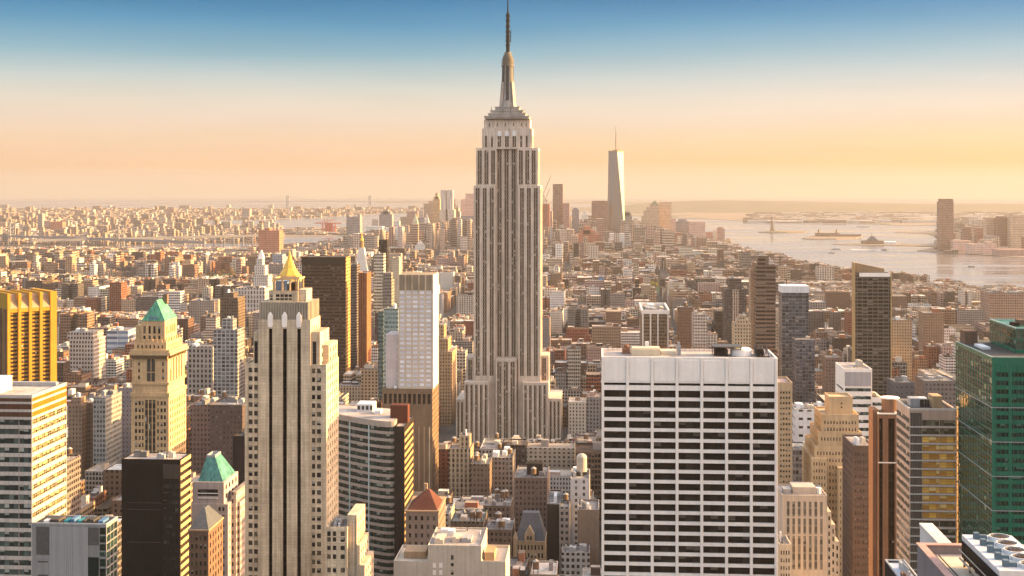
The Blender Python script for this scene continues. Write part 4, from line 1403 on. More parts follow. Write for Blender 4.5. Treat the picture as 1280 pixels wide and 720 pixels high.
# ---------------------------------------------------------------- near blocks, left side
def build_left():
    band = lambda **k: dict(n=1, w=.985, **k)
    Yb = 430
    z = lambda py: ZA(py, 20, Yb)
    rw = [(z(502), z(497.8)), (z(511.6), z(505)), (z(521), z(515))]
    rs = list(rw)
    p = 524.5
    while p < 735:
        rw.append((z(p + 7), z(p))); rs.append((z(p + 7), z(p))); p += 11.7
    T = Thing('banded_office', 'office block with white bands, sunlit orange painted on its sunny side', 'office block', (XA(0, Yb), Yb + 15, 0))
    b = (XA(-70, Yb), XA(40, Yb), Yb, Yb + 28.6)
    mb = MB()
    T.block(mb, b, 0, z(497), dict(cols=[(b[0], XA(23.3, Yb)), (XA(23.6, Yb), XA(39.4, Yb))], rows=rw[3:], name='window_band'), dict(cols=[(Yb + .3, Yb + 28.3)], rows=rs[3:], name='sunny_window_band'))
    T.part('wall', mb, stone('white_spandrel', (.46, .40, .35), var=.05, joint=(1.6, 30)))
    for r0, r1 in rw[:3]:
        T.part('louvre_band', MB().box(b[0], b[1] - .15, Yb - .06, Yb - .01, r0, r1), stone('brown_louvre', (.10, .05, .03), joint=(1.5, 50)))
        T.part('louvre_band', MB().box(b[1] + .01, b[1] + .08, Yb + .2, Yb + 28.4, r0, r1), stone('sunlit_louvre_paint', (.36, .105, .012), joint=(1.5, 50)))  # sunlit copy of the brown louvres, the sunlight painted orange
    T.roof(b, z(497), stone('white_spandrel', (0, 0, 0)), ROOFL, .9)
    T.part('bulkhead', MB().box(XA(-60, Yb + 12), XA(7, Yb + 12), Yb + 8, Yb + 17, z(497) + .1, z(497) + 5), WHITEM)
    T.part('roof_rail', MB().box(XA(12, Yb + 24), XA(70, Yb + 24), Yb + 24, Yb + 26, z(497) + .1, z(497) + 1.6), GREYM)
    T.finish({'window_band': W_TEAL, 'sunny_window_band': glass('sun_painted_window', dark=(.03, .024, .012), light=(.20, .14, .05), blind=(.42, .29, .11), pblind=.5, pw=1.6, mull=(.5, .45, .38))})  # side panes coloured gold to imitate the sun reflected in them
    reserve(b, z(497), 'the white-banded office with orange flank')

    Yc = 400
    z = lambda py: ZA(py, 90, Yc)
    T = Thing('panelled_block', 'low grey ribbed metal block with green glass corner and planted roof', 'building', (XA(90, Yc), Yc + 5, 0))
    b = (XA(40, Yc), XA(133, Yc), Yc, Yc + 9.5)
    mb = MB()
    zl = z(738)
    T.block(mb, b, 0, z(656), dict(cols=[(XA(124.2, Yc), XA(132.6, Yc))], rows=[(z(668), z(659)), (z(678), z(669.5)), (z(688), z(679.5)), (z(695.5), z(689.5)), (z(708), z(698)), (z(722), z(710)), (z(735), z(724))], name='corner_glass'),
            dict(n=3, w=.92, m=.2, fh=2.55, h=.88, top=.8, zmin=zl, name='corner_glass'))
    T.part('wall', mb, stone('grey_panel', (.22, .215, .21), var=.05, joint=(4.4, 9)))
    m = MB()
    x0, x1 = XA(62, Yc), XA(110, Yc)
    n = 40
    for k in range(n):
        a = x0 + (x1 - x0) * k / n
        m.box(a + .05, a + (x1 - x0) / n - .05, Yc - .16 - .1 * (k % 2), Yc - .005, 0, z(659))
    T.part('ribbed_cladding', m, stone('ribbed_metal', (.36, .355, .35), var=.05, rough=.5))
    T.part('dark_panel', MB().box(XA(45.5, Yc), XA(61.8, Yc), Yc - .12, Yc - .004, z(694), z(659)), plain('charcoal_panel', (.085, .08, .078)))
    T.part('dark_panel', MB().box(XA(110.3, Yc), XA(123.6, Yc), Yc - .12, Yc - .004, z(681), z(659)), plain('charcoal_panel', (0, 0, 0)))
    T.part('dark_panel', MB().box(XA(110.3, Yc), XA(123.6, Yc), Yc - .12, Yc - .004, zl, z(696)), plain('deep_green_glass', (.01, .02, .018), .15))
    m = MB()
    for p in (702, 719): m.box(XA(47.5, Yc), XA(60, Yc), Yc - .1, Yc - .02, z(p + 1.5), z(p))
    T.part('slot_window', m, W_DARK)
    T.roof(b, z(656), GREYM, ROOFD, .5)
    R = random.Random(2)
    for k in range(9):
        x = b[0] + 2 + (b[1] - b[0] - 4) * (k + R.random() * .5) / 9
        m = MB().box(x, x + R.uniform(.8, 1.8), Yc + 1.5, Yc + 4 + 3 * R.random(), z(656) + .12, z(656) + .4 + R.uniform(.3, 1.0))
        T.part('roof_unit', m, R.choice([plain('teal_unit', (.03, .22, .25)), WHITEM, GREYM, plain('blue_unit', (.08, .16, .28)), ROOFD]))
    T.finish(W_GREEN)
    reserve(b, z(656), 'the grey ribbed metal block')

    # dark slab with gold-banded flank
    def dark_extra(T, b, zt):
        z_ = zt - 3.65
        while z_ > ZA(738, 190, 600):
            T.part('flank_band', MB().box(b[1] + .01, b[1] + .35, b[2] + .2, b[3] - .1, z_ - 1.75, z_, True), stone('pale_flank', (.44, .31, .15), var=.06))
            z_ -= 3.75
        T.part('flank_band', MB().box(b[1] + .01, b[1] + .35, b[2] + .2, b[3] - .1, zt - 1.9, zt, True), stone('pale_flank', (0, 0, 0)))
        T.part('recess_panel', MB().box(XA(158, 600), XA(202, 600), 599.85, 599.99, ZA(735, 190, 600), ZA(580, 190, 600)), stone('black_panel', (.013, .010, .009), var=.25))
        T.part('pale_panel', MB().box(XA(204, 600), XA(224, 600), 599.85, 599.99, ZA(598, 190, 600), ZA(580, 190, 600)), stone('taupe_panel', (.065, .05, .04)))
        for p in (628, 636.5, 677.5):
            T.part('floor_line', MB().box(XA(159, 600), XA(202, 600), 599.75, 599.84, ZA(p + .9, 190, 600), ZA(p, 190, 600)), stone('taupe_panel', (0, 0, 0)))
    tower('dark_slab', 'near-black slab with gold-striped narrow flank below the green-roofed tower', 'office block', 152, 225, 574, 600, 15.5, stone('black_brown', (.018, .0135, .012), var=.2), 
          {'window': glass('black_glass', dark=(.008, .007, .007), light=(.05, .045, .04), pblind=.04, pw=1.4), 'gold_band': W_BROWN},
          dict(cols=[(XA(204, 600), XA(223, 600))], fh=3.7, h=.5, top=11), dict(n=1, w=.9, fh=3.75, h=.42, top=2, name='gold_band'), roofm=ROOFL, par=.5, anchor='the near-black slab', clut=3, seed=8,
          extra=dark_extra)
    T = Thing('stone_tower', 'pinkish stone block with teal copper mansard roof and big square opening', 'building', (XA(262, 640), 650, 0))
    Y = 640
    z = lambda py, px=262: ZA(py, px, Y)
    mb = MB()
    b = (XA(240, Y), XA(285, Y), Y, Y + 30)
    zl = z(738)
    T.block(mb, b, 0, z(630), dict(cols=[(XA(272.6, Y), XA(276, Y)), (XA(277.6, Y), XA(280.6, Y))], fh=3.95, h=.5, top=1.4, zmin=zl), dict(n=6, w=.35, m=1, fh=3.95, h=.5, top=1.4, zmin=zl))
    T.part('wall', mb, PINKSTONE)
    mb = MB()
    b2 = (XA(240.3, Y), XA(279.5, Y), Y + .6, Y + 26)
    T.block(mb, b2, z(630) + .01, z(603), dict(cols=[(XA(246.5, Y), XA(272, Y))], rows=[(z(620.5), z(612))], name='opening'), dict(n=4, w=.5, m=1, fh=4.2, h=.6, top=2))
    T.part('upper_storey', mb, PINKSTONE)
    m = MB()
    for p in (616.5, 622.5): m.box(XA(247, Y), XA(272, Y), Y + .2, Y + .59, z(p + .9), z(p))
    T.part('balcony', m, WHITESTONE)
    mb = MB().box(XA(285.1, Y), XA(291, Y), Y + 6, Y + 30, 0, z(618)).box(XA(291.05, Y), XA(294.5, Y), Y + 8, Y + 30, 0, z(632))
    T.part('stepped_flank', mb, facade('pink_flank', (.42, .34, .30), bay=2.2, fl=3.9, wf=.4, hf=.5))
    m = MB()
    q0 = (XA(246.5, Y), XA(277.5, Y), Y + 1.6, Y + 24)
    q1 = (XA(258, Y + 8), XA(269, Y + 8), Y + 8, Y + 18)
    m.frustum(q0, z(603) + .02, q1, z(576))
    rf = T.part('mansard_roof', m, stone('teal_copper', (.075, .21, .185), var=.25, streak=.4, joint=(1.15, 90)))
    T.part('roof_deck', MB().ring(*q1, z(576) + .01, z(573), .5), GREYM, rf)
    m = MB()
    ax, bx_ = XA(253, Y), XA(272, Y)
    for a, c in (((ax, Y - .3, z(650.5)), (bx_, Y - .3, z(650.5))), ((ax, Y - .3, z(641.5)), (bx_, Y - .3, z(641.5))), ((ax, Y - .3, z(641.5)), ((ax + bx_) / 2, Y - .3, z(650.5))), (((ax + bx_) / 2, Y - .3, z(650.5)), (bx_, Y - .3, z(641.5)))):
        m.bar(a, c, .22)
    T.part('truss', m, WHITEM)
    T.finish({'window': W_DARK, 'opening': W_DARK})
    reserve(b, z(600), 'the teal mansard roof')

    T = Thing('brick_building', 'small brown brick building with dark hipped roof below teal mansard', 'building', (XA(254, 560), 568, 0))
    Y = 560
    z = lambda py: ZA(py, 254, Y)
    b = (XA(236, Y), XA(260.5, Y), Y, Y + 22)
    mb = MB()
    T.block(mb, b, 0, z(664), dict(n=4, w=.5, m=.5, fh=3.7, h=.55, top=2, zmin=z(738)), dict(n=5, w=.4, m=1, fh=3.7, h=.55, top=2, zmin=z(738)))
    T.part('wall', mb, BROWN)
    T.part('cornice', MB().box(b[0] - .4, b[1] + .4, Y - .4, b[3] + .4, z(664) + .01, z(662), True), TAN)
    T.part('roof', MB().frustum((b[0], b[1], Y, b[3]), z(662) + .02, (b[0] + 3.4, b[1] - 4.2, Y + 9, Y + 14), z(641)), SLATE)
    T.finish(W_STONE)
    reserve(b, z(650))
    tower('dark_block', 'windowless dark block squeezed beside the three-slit tower', 'building', 291, 306.5, 545, 700, 24, DARK, W_DARK, dict(n=3, w=.3, m=1, fh=4, h=.3, top=30), None, roofm=ROOFD, clut=1, seed=3)

    # three-park-like gold tower set at 45 degrees
    Y = 1350
    cx, half = XA(8, Y), 26.5
    zt = ZA(367, 30, Y)
    k_ = Y / FPX
    T = Thing('golden_tower', 'golden brick tower with deep vertical piers set askew to the streets', 'tower', (cx, Y + half * math.sqrt(2), 0), None, PI / 4)
    h = half
    mb = MB()
    zr = zt - 20 * k_
    bays = [(-h + 3 + 11.5 * i, -h + 3 + 11.5 * i + 9) for i in range(4)]
    T.block(mb, (-h, h, -h, h), 0, zr, dict(cols=bays, fh=4.1, h=.55, top=2.5, zmin=ZA(560, 30, Y), r=.3, name='window_band'), None)
    T.part('wall', mb, stone('golden_brick', (.36, .20, .025), var=.1))
    GB = stone('golden_brick', (0, 0, 0))
    for i in range(5):
        a, w = -h + 11.5 * i, 3.0 if i < 4 else 7.0
        a1 = min(a + w, h)
        pm = MB()
        pm.box(a, a1, -h - 3.2, -h - .01, 0, zr)
        pm.box(a, a1, -h - 3.2, h, zr + .01, zt)
        T.part('pier', pm, GB)
    for i in range(4):
        a, c = -h + 11.5 * i + 3.02, min(-h + 11.5 * (i + 1) - .02, h)
        m = MB()
        m.face([(a, -h - 3, zr + .02), (c, -h - 3, zr + .02), (c, -h + 5, zt - 2), (a, -h + 5, zt - 2)])
        m.face([(a, -h + 5, zt - 2), (c, -h + 5, zt - 2), (c, h, zt - 2), (a, h, zt - 2)])
        T.part('sloped_top', m, TAN)
        T.part('spandrel', MB().box(a, c, -h - 2.6, -h - .02, zr - 4, zr), GB)
    for j in range(5):
        T.part('pier', MB().box(-h - 2.5, -h - .01, -h + 12 * j - .02 * j, min(h, -h + 12 * j + 3), 0, zr), BROWN)  # piers of the unlit face, shade painted in as brown brick
    T.finish(W_BROWN)
    reserve((cx - 40, cx + 40, Y, Y + 78), zt, 'the golden piered tower')


build_left()


# ---------------------------------------------------------------- near blocks, right side
def build_right():
    # green glass block
    Y = 430
    z = lambda py, px=1262: ZA(py, px, Y)
    T = Thing('glass_office', 'green glass office block with a taller block rising from its roof', 'office block', (XA(1265, Y), Y + 20, 0))
    b = (XA(1240, Y), XA(1352, Y), Y, Y + 43)
    rows, p = [], 464.5
    while p < 735:
        rows.append((z(p + 6.6), z(p + 1))); p += 10.75
    zl = z(738)
    cols, x = [], 1244.5
    while x < 1350:
        cols.append((XA(x, Y), XA(x + 16, Y))); x += 20.4
    mb = MB()
    T.block(mb, b, 0, z(447), dict(cols=cols, rows=rows, r=.45), None, dict(n=14, w=.96, m=.2, fh=2.8, h=.90, top=1.2, zmin=zl, r=.12, name='side_pane'))
    T.part('wall', mb, stone('green_spandrel', (.010, .125, .072), var=.12, rough=.25, streak=.05))
    m = MB()
    k = 0
    x = b[0] + .05
    while x < b[1]:
        m.box(x, x + .09, Y - .16, Y - .003, zl, z(455)); x += 1.33
    T.part('mullion', m, plain('bright_green_metal', (.018, .16, .10)))
    for k in range(1, 5):
        zz_ = z(447 + 43 * k + 20)
        T.part('belt', MB().box(b[0] - .12, b[0] - .01, b[2], b[3], zz_, zz_ + .25).box(b[0] - .12, b[1], Y - .25, Y - .17, zz_, zz_ + .25), GREYM)
    T.part('parapet', MB().ring(b[0] - .1, b[1], b[2] - .1, b[3], z(447) + .01, z(446), .35), plain('pale_green_metal', (.35, .42, .38)))
    T.part('roof', MB().box(b[0] + .4, b[1] - .3, b[2] + .4, b[3] - .3, z(447) + .01, z(447) + .1), ROOFD)
    T.part('roof_hatch', MB().box(XA(1226, Y + 22), XA(1236, Y + 22), Y + 20, Y + 30, z(447) + .1, z(447) + .9), WHITEM)
    T.part('bulkhead', MB().box(XA(1205, 466), XA(1221, 466), 465, 471, z(447) + .1, z(447) + 4.5), BROWN)
    mb = MB()
    b2 = (XA(1270, 441), XA(1380, 441), 441, 470)
    T.block(mb, b2, z(447) + .12, ZA(411, 1275, 441), dict(n=16, w=.93, m=.1, fh=3.4, h=.9, top=.4, r=.08, name='side_pane'), None, dict(n=10, w=.93, m=.1, fh=3.4, h=.9, top=.4, r=.08, name='side_pane'))
    T.part('upper_block', mb, stone('green_spandrel', (0, 0, 0)))
    zt = ZA(411, 1275, 441)
    T.part('parapet', MB().ring(b2[0] - .1, b2[1], b2[2] - .1, b2[3], zt + .01, zt + .4, .3), plain('pale_green_metal', (0, 0, 0)))
    for k in range(7):
        x = b2[0] + 1.5 + 3 * k
        T.part('cooling_unit', MB().box(x, x + 2, 449 + (k % 3) * 4, 453 + (k % 3) * 4, zt + .02, zt + 1.2 + .5 * (k % 2)), BROWN if k % 2 else DARK)
    T.finish({'window': W_GREEN, 'side_pane': glass('green_mirror', dark=(.014, .030, .022), light=(.06, .085, .06), blind=(.10, .16, .11), pblind=.15, pw=9, mull=(.03, .06, .05), mw=.05, rough=.05, spec=1.0, bump=.22, bd=.8)})
    reserve(b, z(420), 'the green glass block')

    # bronze-glass block
    Y = 470
    z = lambda py, px=1160: ZA(py, px, Y)
    T = Thing('bronze_office', 'office block with window bands painted as gold reflections, and rooftop cooling plant', 'office block', (XA(1160, Y), Y + 10, 0))
    b = (XA(1137, Y), XA(1195, Y), Y, Y + 20.5)
    rows, p = [], 525
    while p < 735:
        rows.append((z(p + 7.3), z(p))); p += 10.5
    cl = [XA(1152.8, Y), XA(1174, Y), XA(1174.6, Y), XA(1194.4, Y)]
    zl = z(738)
    mb = MB()

    def gold(u, v):
        return not (z(645) < v < z(548))
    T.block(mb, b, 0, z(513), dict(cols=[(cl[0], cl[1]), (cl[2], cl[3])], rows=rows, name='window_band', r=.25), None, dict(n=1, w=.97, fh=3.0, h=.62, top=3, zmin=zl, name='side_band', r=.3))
    T.part('wall', mb, stone('rosy_panel', (.52, .355, .26), var=.08))
    m = MB()
    xs = np.linspace(XA(1137.6, Y), XA(1152.2, Y), 7)
    for a, c in zip(xs, xs[1:]):
        m.box(a + .12, c - .12, Y - .3, Y - .01, zl, z(516))
    T.part('corner_glazing', m, glass('corner_glass', dark=(.34, .27, .19), light=(.62, .52, .38), pblind=.1, pw=3, rough=.12, spec=.6))
    for r0, r1 in rows:
        T.part('sill_band', MB().box(XA(1137, Y), b[1], Y - .5, Y - .31, r0 - .55, r0 - .1), stone('pale_band', (.60, .51, .43), var=.06))
    T.roof(b, z(513), stone('pale_band', (0, 0, 0)), ROOFD, .7)
    zr = z(513)
    T.part('cooling_unit', MB().box(XA(1138, Y + 6), XA(1150, Y + 6), Y + 6, Y + 11, zr + .1, zr + 3.2), GREYM)
    for px in (1152, 1158.5):
        T.part('cooling_fan', MB().cyl(XA(px, Y + 8), Y + 8, zr + .1, zr + 2.6, .85, .85, 14), STEEL)
    T.part('lift_housing', MB().box(XA(1166, Y + 5), XA(1178, Y + 5), Y + 5, Y + 12, zr + .1, zr + 4.2), stone('ochre_render', (.40, .275, .16)))
    T.part('cooling_unit', MB().box(XA(1140, Y + 14), XA(1158, Y + 14), Y + 13, Y + 17, zr + .1, zr + 2.2), WHITEM)
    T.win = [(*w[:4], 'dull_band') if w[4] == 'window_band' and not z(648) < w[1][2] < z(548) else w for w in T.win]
    T.finish({'dull_band': glass('dull_bronze', dark=(.05, .045, .03), light=(.20, .17, .11), blind=(.32, .26, .17), pblind=.3, pw=1.5, rough=.12, spec=.4), 'window_band': glass('gold_reflection_paint', dark=(.46, .20, .035), light=(1.0, .56, .11), blind=(1.0, .68, .26), pblind=.5, pw=2.4, mull=(.16, .11, .07), mw=.06, rough=.12, spec=.5),  # gold panes: a golden reflection painted into the glass colour
              'side_band': glass('side_bronze', dark=(.02, .014, .010), light=(.12, .085, .06), pblind=.12, pw=1.5, rough=.10, spec=.8)})
    reserve(b, z(513), 'the gold-windowed block')

    # brown ribbed tower
    Y = 520
    z = lambda py, px=1106: ZA(py, px, Y)
    T = Thing('ribbed_tower', 'slim brown tower of broad piers and black window slots', 'tower', (XA(1106, Y), Y + 10, 0))
    b = (XA(1098, Y), XA(1122, Y), Y, Y + 10)
    zl = z(738)
    mb = MB()
    T.block(mb, b, 0, z(518), dict(cols=[(XA(1099, Y), XA(1103.4, Y)), (XA(1110.4, Y), XA(1118.6, Y))], rows=[(zl, z(523))], r=1.2, name='window_slot'), None, dict(n=2, w=.25, m=1, rows=[(zl, z(523))], r=.5, name='window_slot'))
    T.part('wall', mb, stone('brown_granite', (.23, .125, .075), var=.1))
    T.part('coping', MB().ring(b[0] - .15, b[1] + .15, b[2] - .15, b[3] + .15, z(518) + .01, z(516.4), .6), WHITESTONE)
    bb = (XA(1091, Y + 2), XA(1097.9, Y + 2), Y + 2, Y + 10)
    T.part('side_pier', MB().box(*bb, 0, z(513)), stone('brown_granite', (0, 0, 0)))
    m = MB()
    xm, r = XA(1113, Y + 6), 3.3
    m.cyl(xm, Y + 6.4, z(518) + .02, z(501), r, None, 24)
    T.part('rounded_penthouse', m, stone('brown_granite', (0, 0, 0)))
    T.part('penthouse_rim', MB().cyl(xm, Y + 6.4, z(501) + .01, z(499.4), r + .2, None, 24), WHITESTONE)
    T.part('belt', MB().box(b[0] - .1, b[1], Y - .12, Y - .004, z(579), z(577.5)), WHITESTONE)
    T.finish(glass('slot_glass', dark=(.008, .006, .005), light=(.03, .022, .018), pblind=.03, fh=3.8, spand=(.02, .013, .010), sfrac=.3, pw=1.6))
    reserve((bb[0], b[1], Y, Y + 10), z(518), 'the slim brown ribbed tower')

    # white banded block with grey attic
    tower('banded_block', 'white office block with thin dark window bands under a blank grey attic', 'office block', 1055, 1090, 461, 830, 30, WHITESTONE, W_TEAL,
          dict(n=1, w=.93, fh=4.9, h=.42, top=11.2), None, dict(n=1, w=.8, fh=4.9, h=.3, top=12), par=.8, roofm=ROOFL, anchor='the grey-topped white banded block', clut=1, seed=5,
          extra=lambda T, b, zt: T.part('attic_panel', MB().box(b[0] + .6, b[1] - .6, b[2] - .3, b[2] - .01, zt - 9.8, zt - 1.2), stone('attic_metal', (.36, .33, .33), var=.08, rough=.4)))
    tower('banded_block', 'low white banded wing between grey-topped white block and brown ribbed tower', 'office block', 1090.3, 1103, 497, 828, 24, WHITESTONE, W_TEAL,
          dict(n=1, w=.95, fh=4.6, h=.45, top=2), None, None, clut=1, seed=6)

    # golden art-deco stepped block
    Y = 700
    z = lambda py, px=1048: ZA(py, px, Y)
    T = Thing('stepped_block', 'warm beige stepped masonry block with a square blank-topped turret', 'building', (XA(1048, Y), Y + 15, 0))
    DECO = stone('warm_beige', (.50, .36, .215), var=.12)
    zl = z(738)
    for pl, pr, py, dy, dep, n, tp, sn in ((1036.5, 1066, 501, 8, 14, 0, 0, 0), (1027, 1073.5, 521.5, 4, 24, 11, 2.6, 6), (1023, 1077, 543, 2, 28, 13, 2, 6), (1018, 1080, 560, 0, 32, 15, 2, 7)):
        mb = MB()
        b = (XA(pl, Y + dy), XA(pr, Y + dy), Y + dy, Y + dy + dep)
        nxt = {501: z(521.5), 521.5: z(543), 543: z(560), 560: 0}[py]
        T.block(mb, b, nxt + (.01 if nxt else 0), z(py), dict(n=n, w=.42, m=1, fh=3.6, h=.5, top=tp, zmin=max(zl, nxt + .3)) if n else dict(cols=[(XA(1051, Y + 8), XA(1053, Y + 8))], rows=[(z(508.5), z(506.3)), (z(513.5), z(511.3))]),
                None, dict(n=sn, w=.4, m=1, fh=3.6, h=.5, top=tp, zmin=max(zl, nxt + .3)) if sn else None)
        T.part('tier', mb, DECO)
        T.part('parapet', MB().ring(b[0] - .08, b[1] + .08, b[2] - .08, b[3] + .08, z(py) + .01, z(py) + .9, .5), DECO)
    mb = MB()
    b = (XA(1014.5, Y - 3), XA(1034, Y - 3), Y - 3, Y + 30)
    T.block(mb, b, 0, z(572), dict(n=5, w=.42, m=.6, fh=3.6, h=.5, top=2, zmin=zl), None, dict(n=7, w=.4, m=1, fh=3.6, h=.5, top=2, zmin=zl))
    T.part('wing', mb, DECO)
    mb = MB()
    b = (XA(1048, Y - 6), XA(1062, Y - 6), Y - 6, Y - .1)
    T.block(mb, b, 0, z(582), dict(n=4, w=.42, m=.6, fh=3.6, h=.5, top=2, zmin=zl))
    T.part('wing', mb, DECO)
    T.finish(W_STONE)
    reserve((XA(1014, Y), XA(1080, Y), Y - 6, Y + 32), z(540), 'the beige stepped block')

    tower('brick_block', 'dark brown brick block peppered with small windows', 'building', 1066.5, 1092, 557, 640, 28, stone('umber_brick', (.125, .085, .068), var=.15), W_STONE,
          dict(n=7, w=.34, m=.5, fh=3.5, h=.42, top=2.5), None, dict(n=7, w=.4, m=1, fh=3.5, h=.42, top=2.5), roofm=ROOFL, anchor='the dark brick block', clut=2, seed=12)
    T = tower('stone_block', 'pale low masonry block with grey window bays and stepped shoulder', 'building', 978, 1034, 619, 620, 22, stone('pale_masonry', (.45, .375, .31), var=.1), glass('grey_bay', dark=(.09, .085, .08), light=(.22, .20, .185), blind=(.3, .28, .25), pblind=.3, pw=1.1, fh=3.6, spand=(.2, .18, .16), sfrac=.25),
              dict(n=7, w=.5, m=1.4, rows=[(ZA(712, 1006, 620), ZA(670, 1006, 620)), (ZA(668, 1006, 620), ZA(648, 1006, 620)), (ZA(646, 1006, 620), ZA(627, 1006, 620))], name='bay_window', r=.3), None, None, roofm=ROOFL, anchor='the pale masonry block', par=.7,
              extra=lambda T, b, zt: (T.part('bulkhead', MB().box(XA(991, 625), XA(1020, 625), 625, 636, zt + .13, ZA(609, 1006, 625)), stone('pale_masonry', (0, 0, 0))),
                                      T.part('water_tank', MB().cyl(XA(1023.5, 625), 626, zt + .13, zt + 3, 1.2, None, 14), WHITEM),
                                      T.part('cooling_unit', MB().box(XA(979, 625), XA(988, 625), 624, 630, zt + .13, zt + 2.5), GREYM)))
    Yt = 620
    for pl, pr, py in ((1034.1, 1039, 640), (1039.1, 1044, 656), (1044.1, 1049, 677)):
        b = (XA(pl, Yt + .5), XA(pr, Yt + .5), Yt + .5, Yt + 20)
        m = MB()
        T.win = []
        T.block(m, b, 0, ZA(py, 1040, Yt), dict(n=1, w=.45, fh=3.6, h=.6, top=2, zmin=ZA(738, 1040, Yt)))
        T.part('shoulder', m, stone('pale_masonry', (0, 0, 0)))
        T.finish({'window': W_STONE, 'bay_window': W_STONE})
    tower('loft_block', 'small white masonry block at foot of the white gridded slab', 'building', 974, 989, 680, 600, 16, BEIGE, W_STONE, dict(n=4, w=.5, m=.4, fh=3.4, h=.55, top=2), None, None, clut=2, seed=4)
    tower('slim_tower', 'slim tan apartment tower with paired windows hugging the white gridded slab', 'tower', 972.5, 990.5, 478, 700, 22, stone('tan_panel', (.42, .31, .20), var=.1), W_STONE,
          dict(n=4, w=.62, m=.8, fh=2.75, h=.45, top=3.5), None, None, roofm=stone('pink_roof', (.40, .28, .24)), par=1.2, anchor='the slim tan tower')

    # nearest roof with the big fan unit
    Y = 124
    z0 = 221.5
    T = Thing('roof_terrace', 'nearest rooftop with rust coping and pale gravel under the fan unit', 'building', (45, 130, 0))
    b = (33.2, 66, 92, 141)
    mb = MB()
    T.block(mb, b, 0, z0, dict(n=8, w=.5, m=1, fh=4, h=.5, top=3, zmin=190), None, dict(n=30, w=.55, m=1.2, fh=3.9, h=.42, top=3.2, zmin=165))
    T.part('wall', mb, stone('purple_grey_stone', (.20, .165, .165), var=.1))
    T.part('parapet', MB().ring(b[0], b[1], b[2], b[3], z0 + .01, z0 + 1.0, .55), stone('purple_grey_stone', (0, 0, 0)))
    T.part('coping', MB().ring(b[0] - .12, b[1] + .12, b[2] - .12, b[3] + .12, z0 + 1.01, z0 + 1.12, .8), stone('rosy_coping', (.40, .25, .21)))
    T.part('roof', MB().box(b[0] + .56, b[1] - .56, b[2] + .56, b[3] - .56, z0 + .01, z0 + .1), stone('pale_gravel', (.50, .42, .33), var=.3, streak=0))
    m = MB()
    for dx in (1.0, 1.35, 1.7): m.bar((b[0] + dx, 93, z0 + .25 + dx * .1), (b[0] + dx, 139, z0 + .25 + dx * .1), .05)
    T.part('pipe_run', m, STEEL)
    T.part('rear_wing', MB().box(XA(1175.5, 143), XA(1192, 143), 143.2, 152, 0, 221.6).box(XA(1175, 143), XA(1192.5, 143), 143, 152.2, 221.61, 221.9), stone('white_render', (.56, .50, .46)))
    T.part('bulkhead', MB().box(49.2, 58, 127, 136, z0 + .1, z0 + 4.0), stone('pink_render', (.46, .34, .31), var=.06, joint=(3, 1.8)))
    T.finish(W_DARK)
    reserve(b, z0)

    U = Thing('cooling_unit', 'large white cooling unit with five round fans on nearest roof', 'cooling unit', (39, 124, z0 + .1))
    x0, x1, y0, y1, zt, zbx = 36.5, 41.4, 123.6, 136.2, 224.8, 222.55
    U.part('casing', MB().box(x0, x1, y0, y1, zt - .5, zt, True).box(x0 + .03, x1 - .03, y0 + .001, y1 - .03, zbx, zt - .52, True), stone('unit_metal', (.50, .50, .51), var=.05, rough=.4))
    m = MB()
    n = 44
    for k in range(n):
        y = y0 + .2 + (y1 - y0 - .4) * k / n
        m.box(x0 - .1, x0 + .02, y, y + .17, zbx + .05, zt - .55)
    U.part('grille', m, plain('black_grille', (.018, .016, .015), .5))
    for k in range(7):
        y = y0 + .3 + (y1 - y0 - .6) * k / 6
        m = MB().box(x0 + .1, x0 + .28, y - .1, y + .1, z0 + .1, zbx).box(x1 - .28, x1 - .1, y - .1, y + .1, z0 + .1, zbx)
        U.part('leg', m, RUST)
    m = MB().bar((x0 - .22, y0, zbx - .12), (x0 - .22, y1, zbx - .12), .08)
    m.bar((x0 - .25, y0, zbx + .75), (x0 - .25, y1, zbx + .75), .04)
    U.part('pipe', m, stone('pale_pipe', (.45, .38, .3)))
    for k in range(5):
        yc, xc = y0 + 1.5 + 2.4 * k, x0 + 3.3
        m = MB()
        m.cyl(xc, yc, zt + .01, zt + .32, 1.12, 1.05, 28, False)
        m.cyl(xc, yc, zt + .32, zt + .321, 1.05, .93, 28, False)
        # inner side of the shroud
        bq = len(m.v)
        for q in range(28):
            t = 2 * PI * q / 28
            m.v.append((xc + .93 * math.cos(t), yc + .93 * math.sin(t), zt + .32)); m.v.append((xc + .93 * math.cos(t), yc + .93 * math.sin(t), zt + .02))
        for q in range(28):
            r_ = (q + 1) % 28
            m.f.append((bq + 2 * q, bq + 2 * q + 1, bq + 2 * r_ + 1, bq + 2 * r_)); m.a.append(None)
        fan = U.part('fan', m, stone('unit_metal', (0, 0, 0)))
        m = MB().cyl(xc, yc, zt + .02, zt + .03, .93, None, 24)
        U.part('fan_well', m, plain('rusty_well', (.07, .035, .02)), fan)
        m = MB().cyl(xc, yc, zt + .05, zt + .24, .2, None, 12)
        for q in range(6):
            t = 2 * PI * q / 6 + k
            u, w = (math.cos(t), math.sin(t)), (-math.sin(t), math.cos(t))
            m.face([(xc + u[0] * a + w[0] * s_, yc + u[1] * a + w[1] * s_, zt + .14 + s_ * .3) for a, s_ in ((.18, -.1), (.86, -.22), (.86, .22), (.18, .1))])
        U.part('fan_blade', m, RUST, fan)
        m = MB()
        for q in range(1, 4):
            rr = .93 * q / 3.5
            for i in range(20):
                t0, t1 = 2 * PI * i / 20, 2 * PI * (i + 1) / 20
                m.bar((xc + rr * math.cos(t0), yc + rr * math.sin(t0), zt + .34), (xc + rr * math.cos(t1), yc + rr * math.sin(t1), zt + .34), .012)
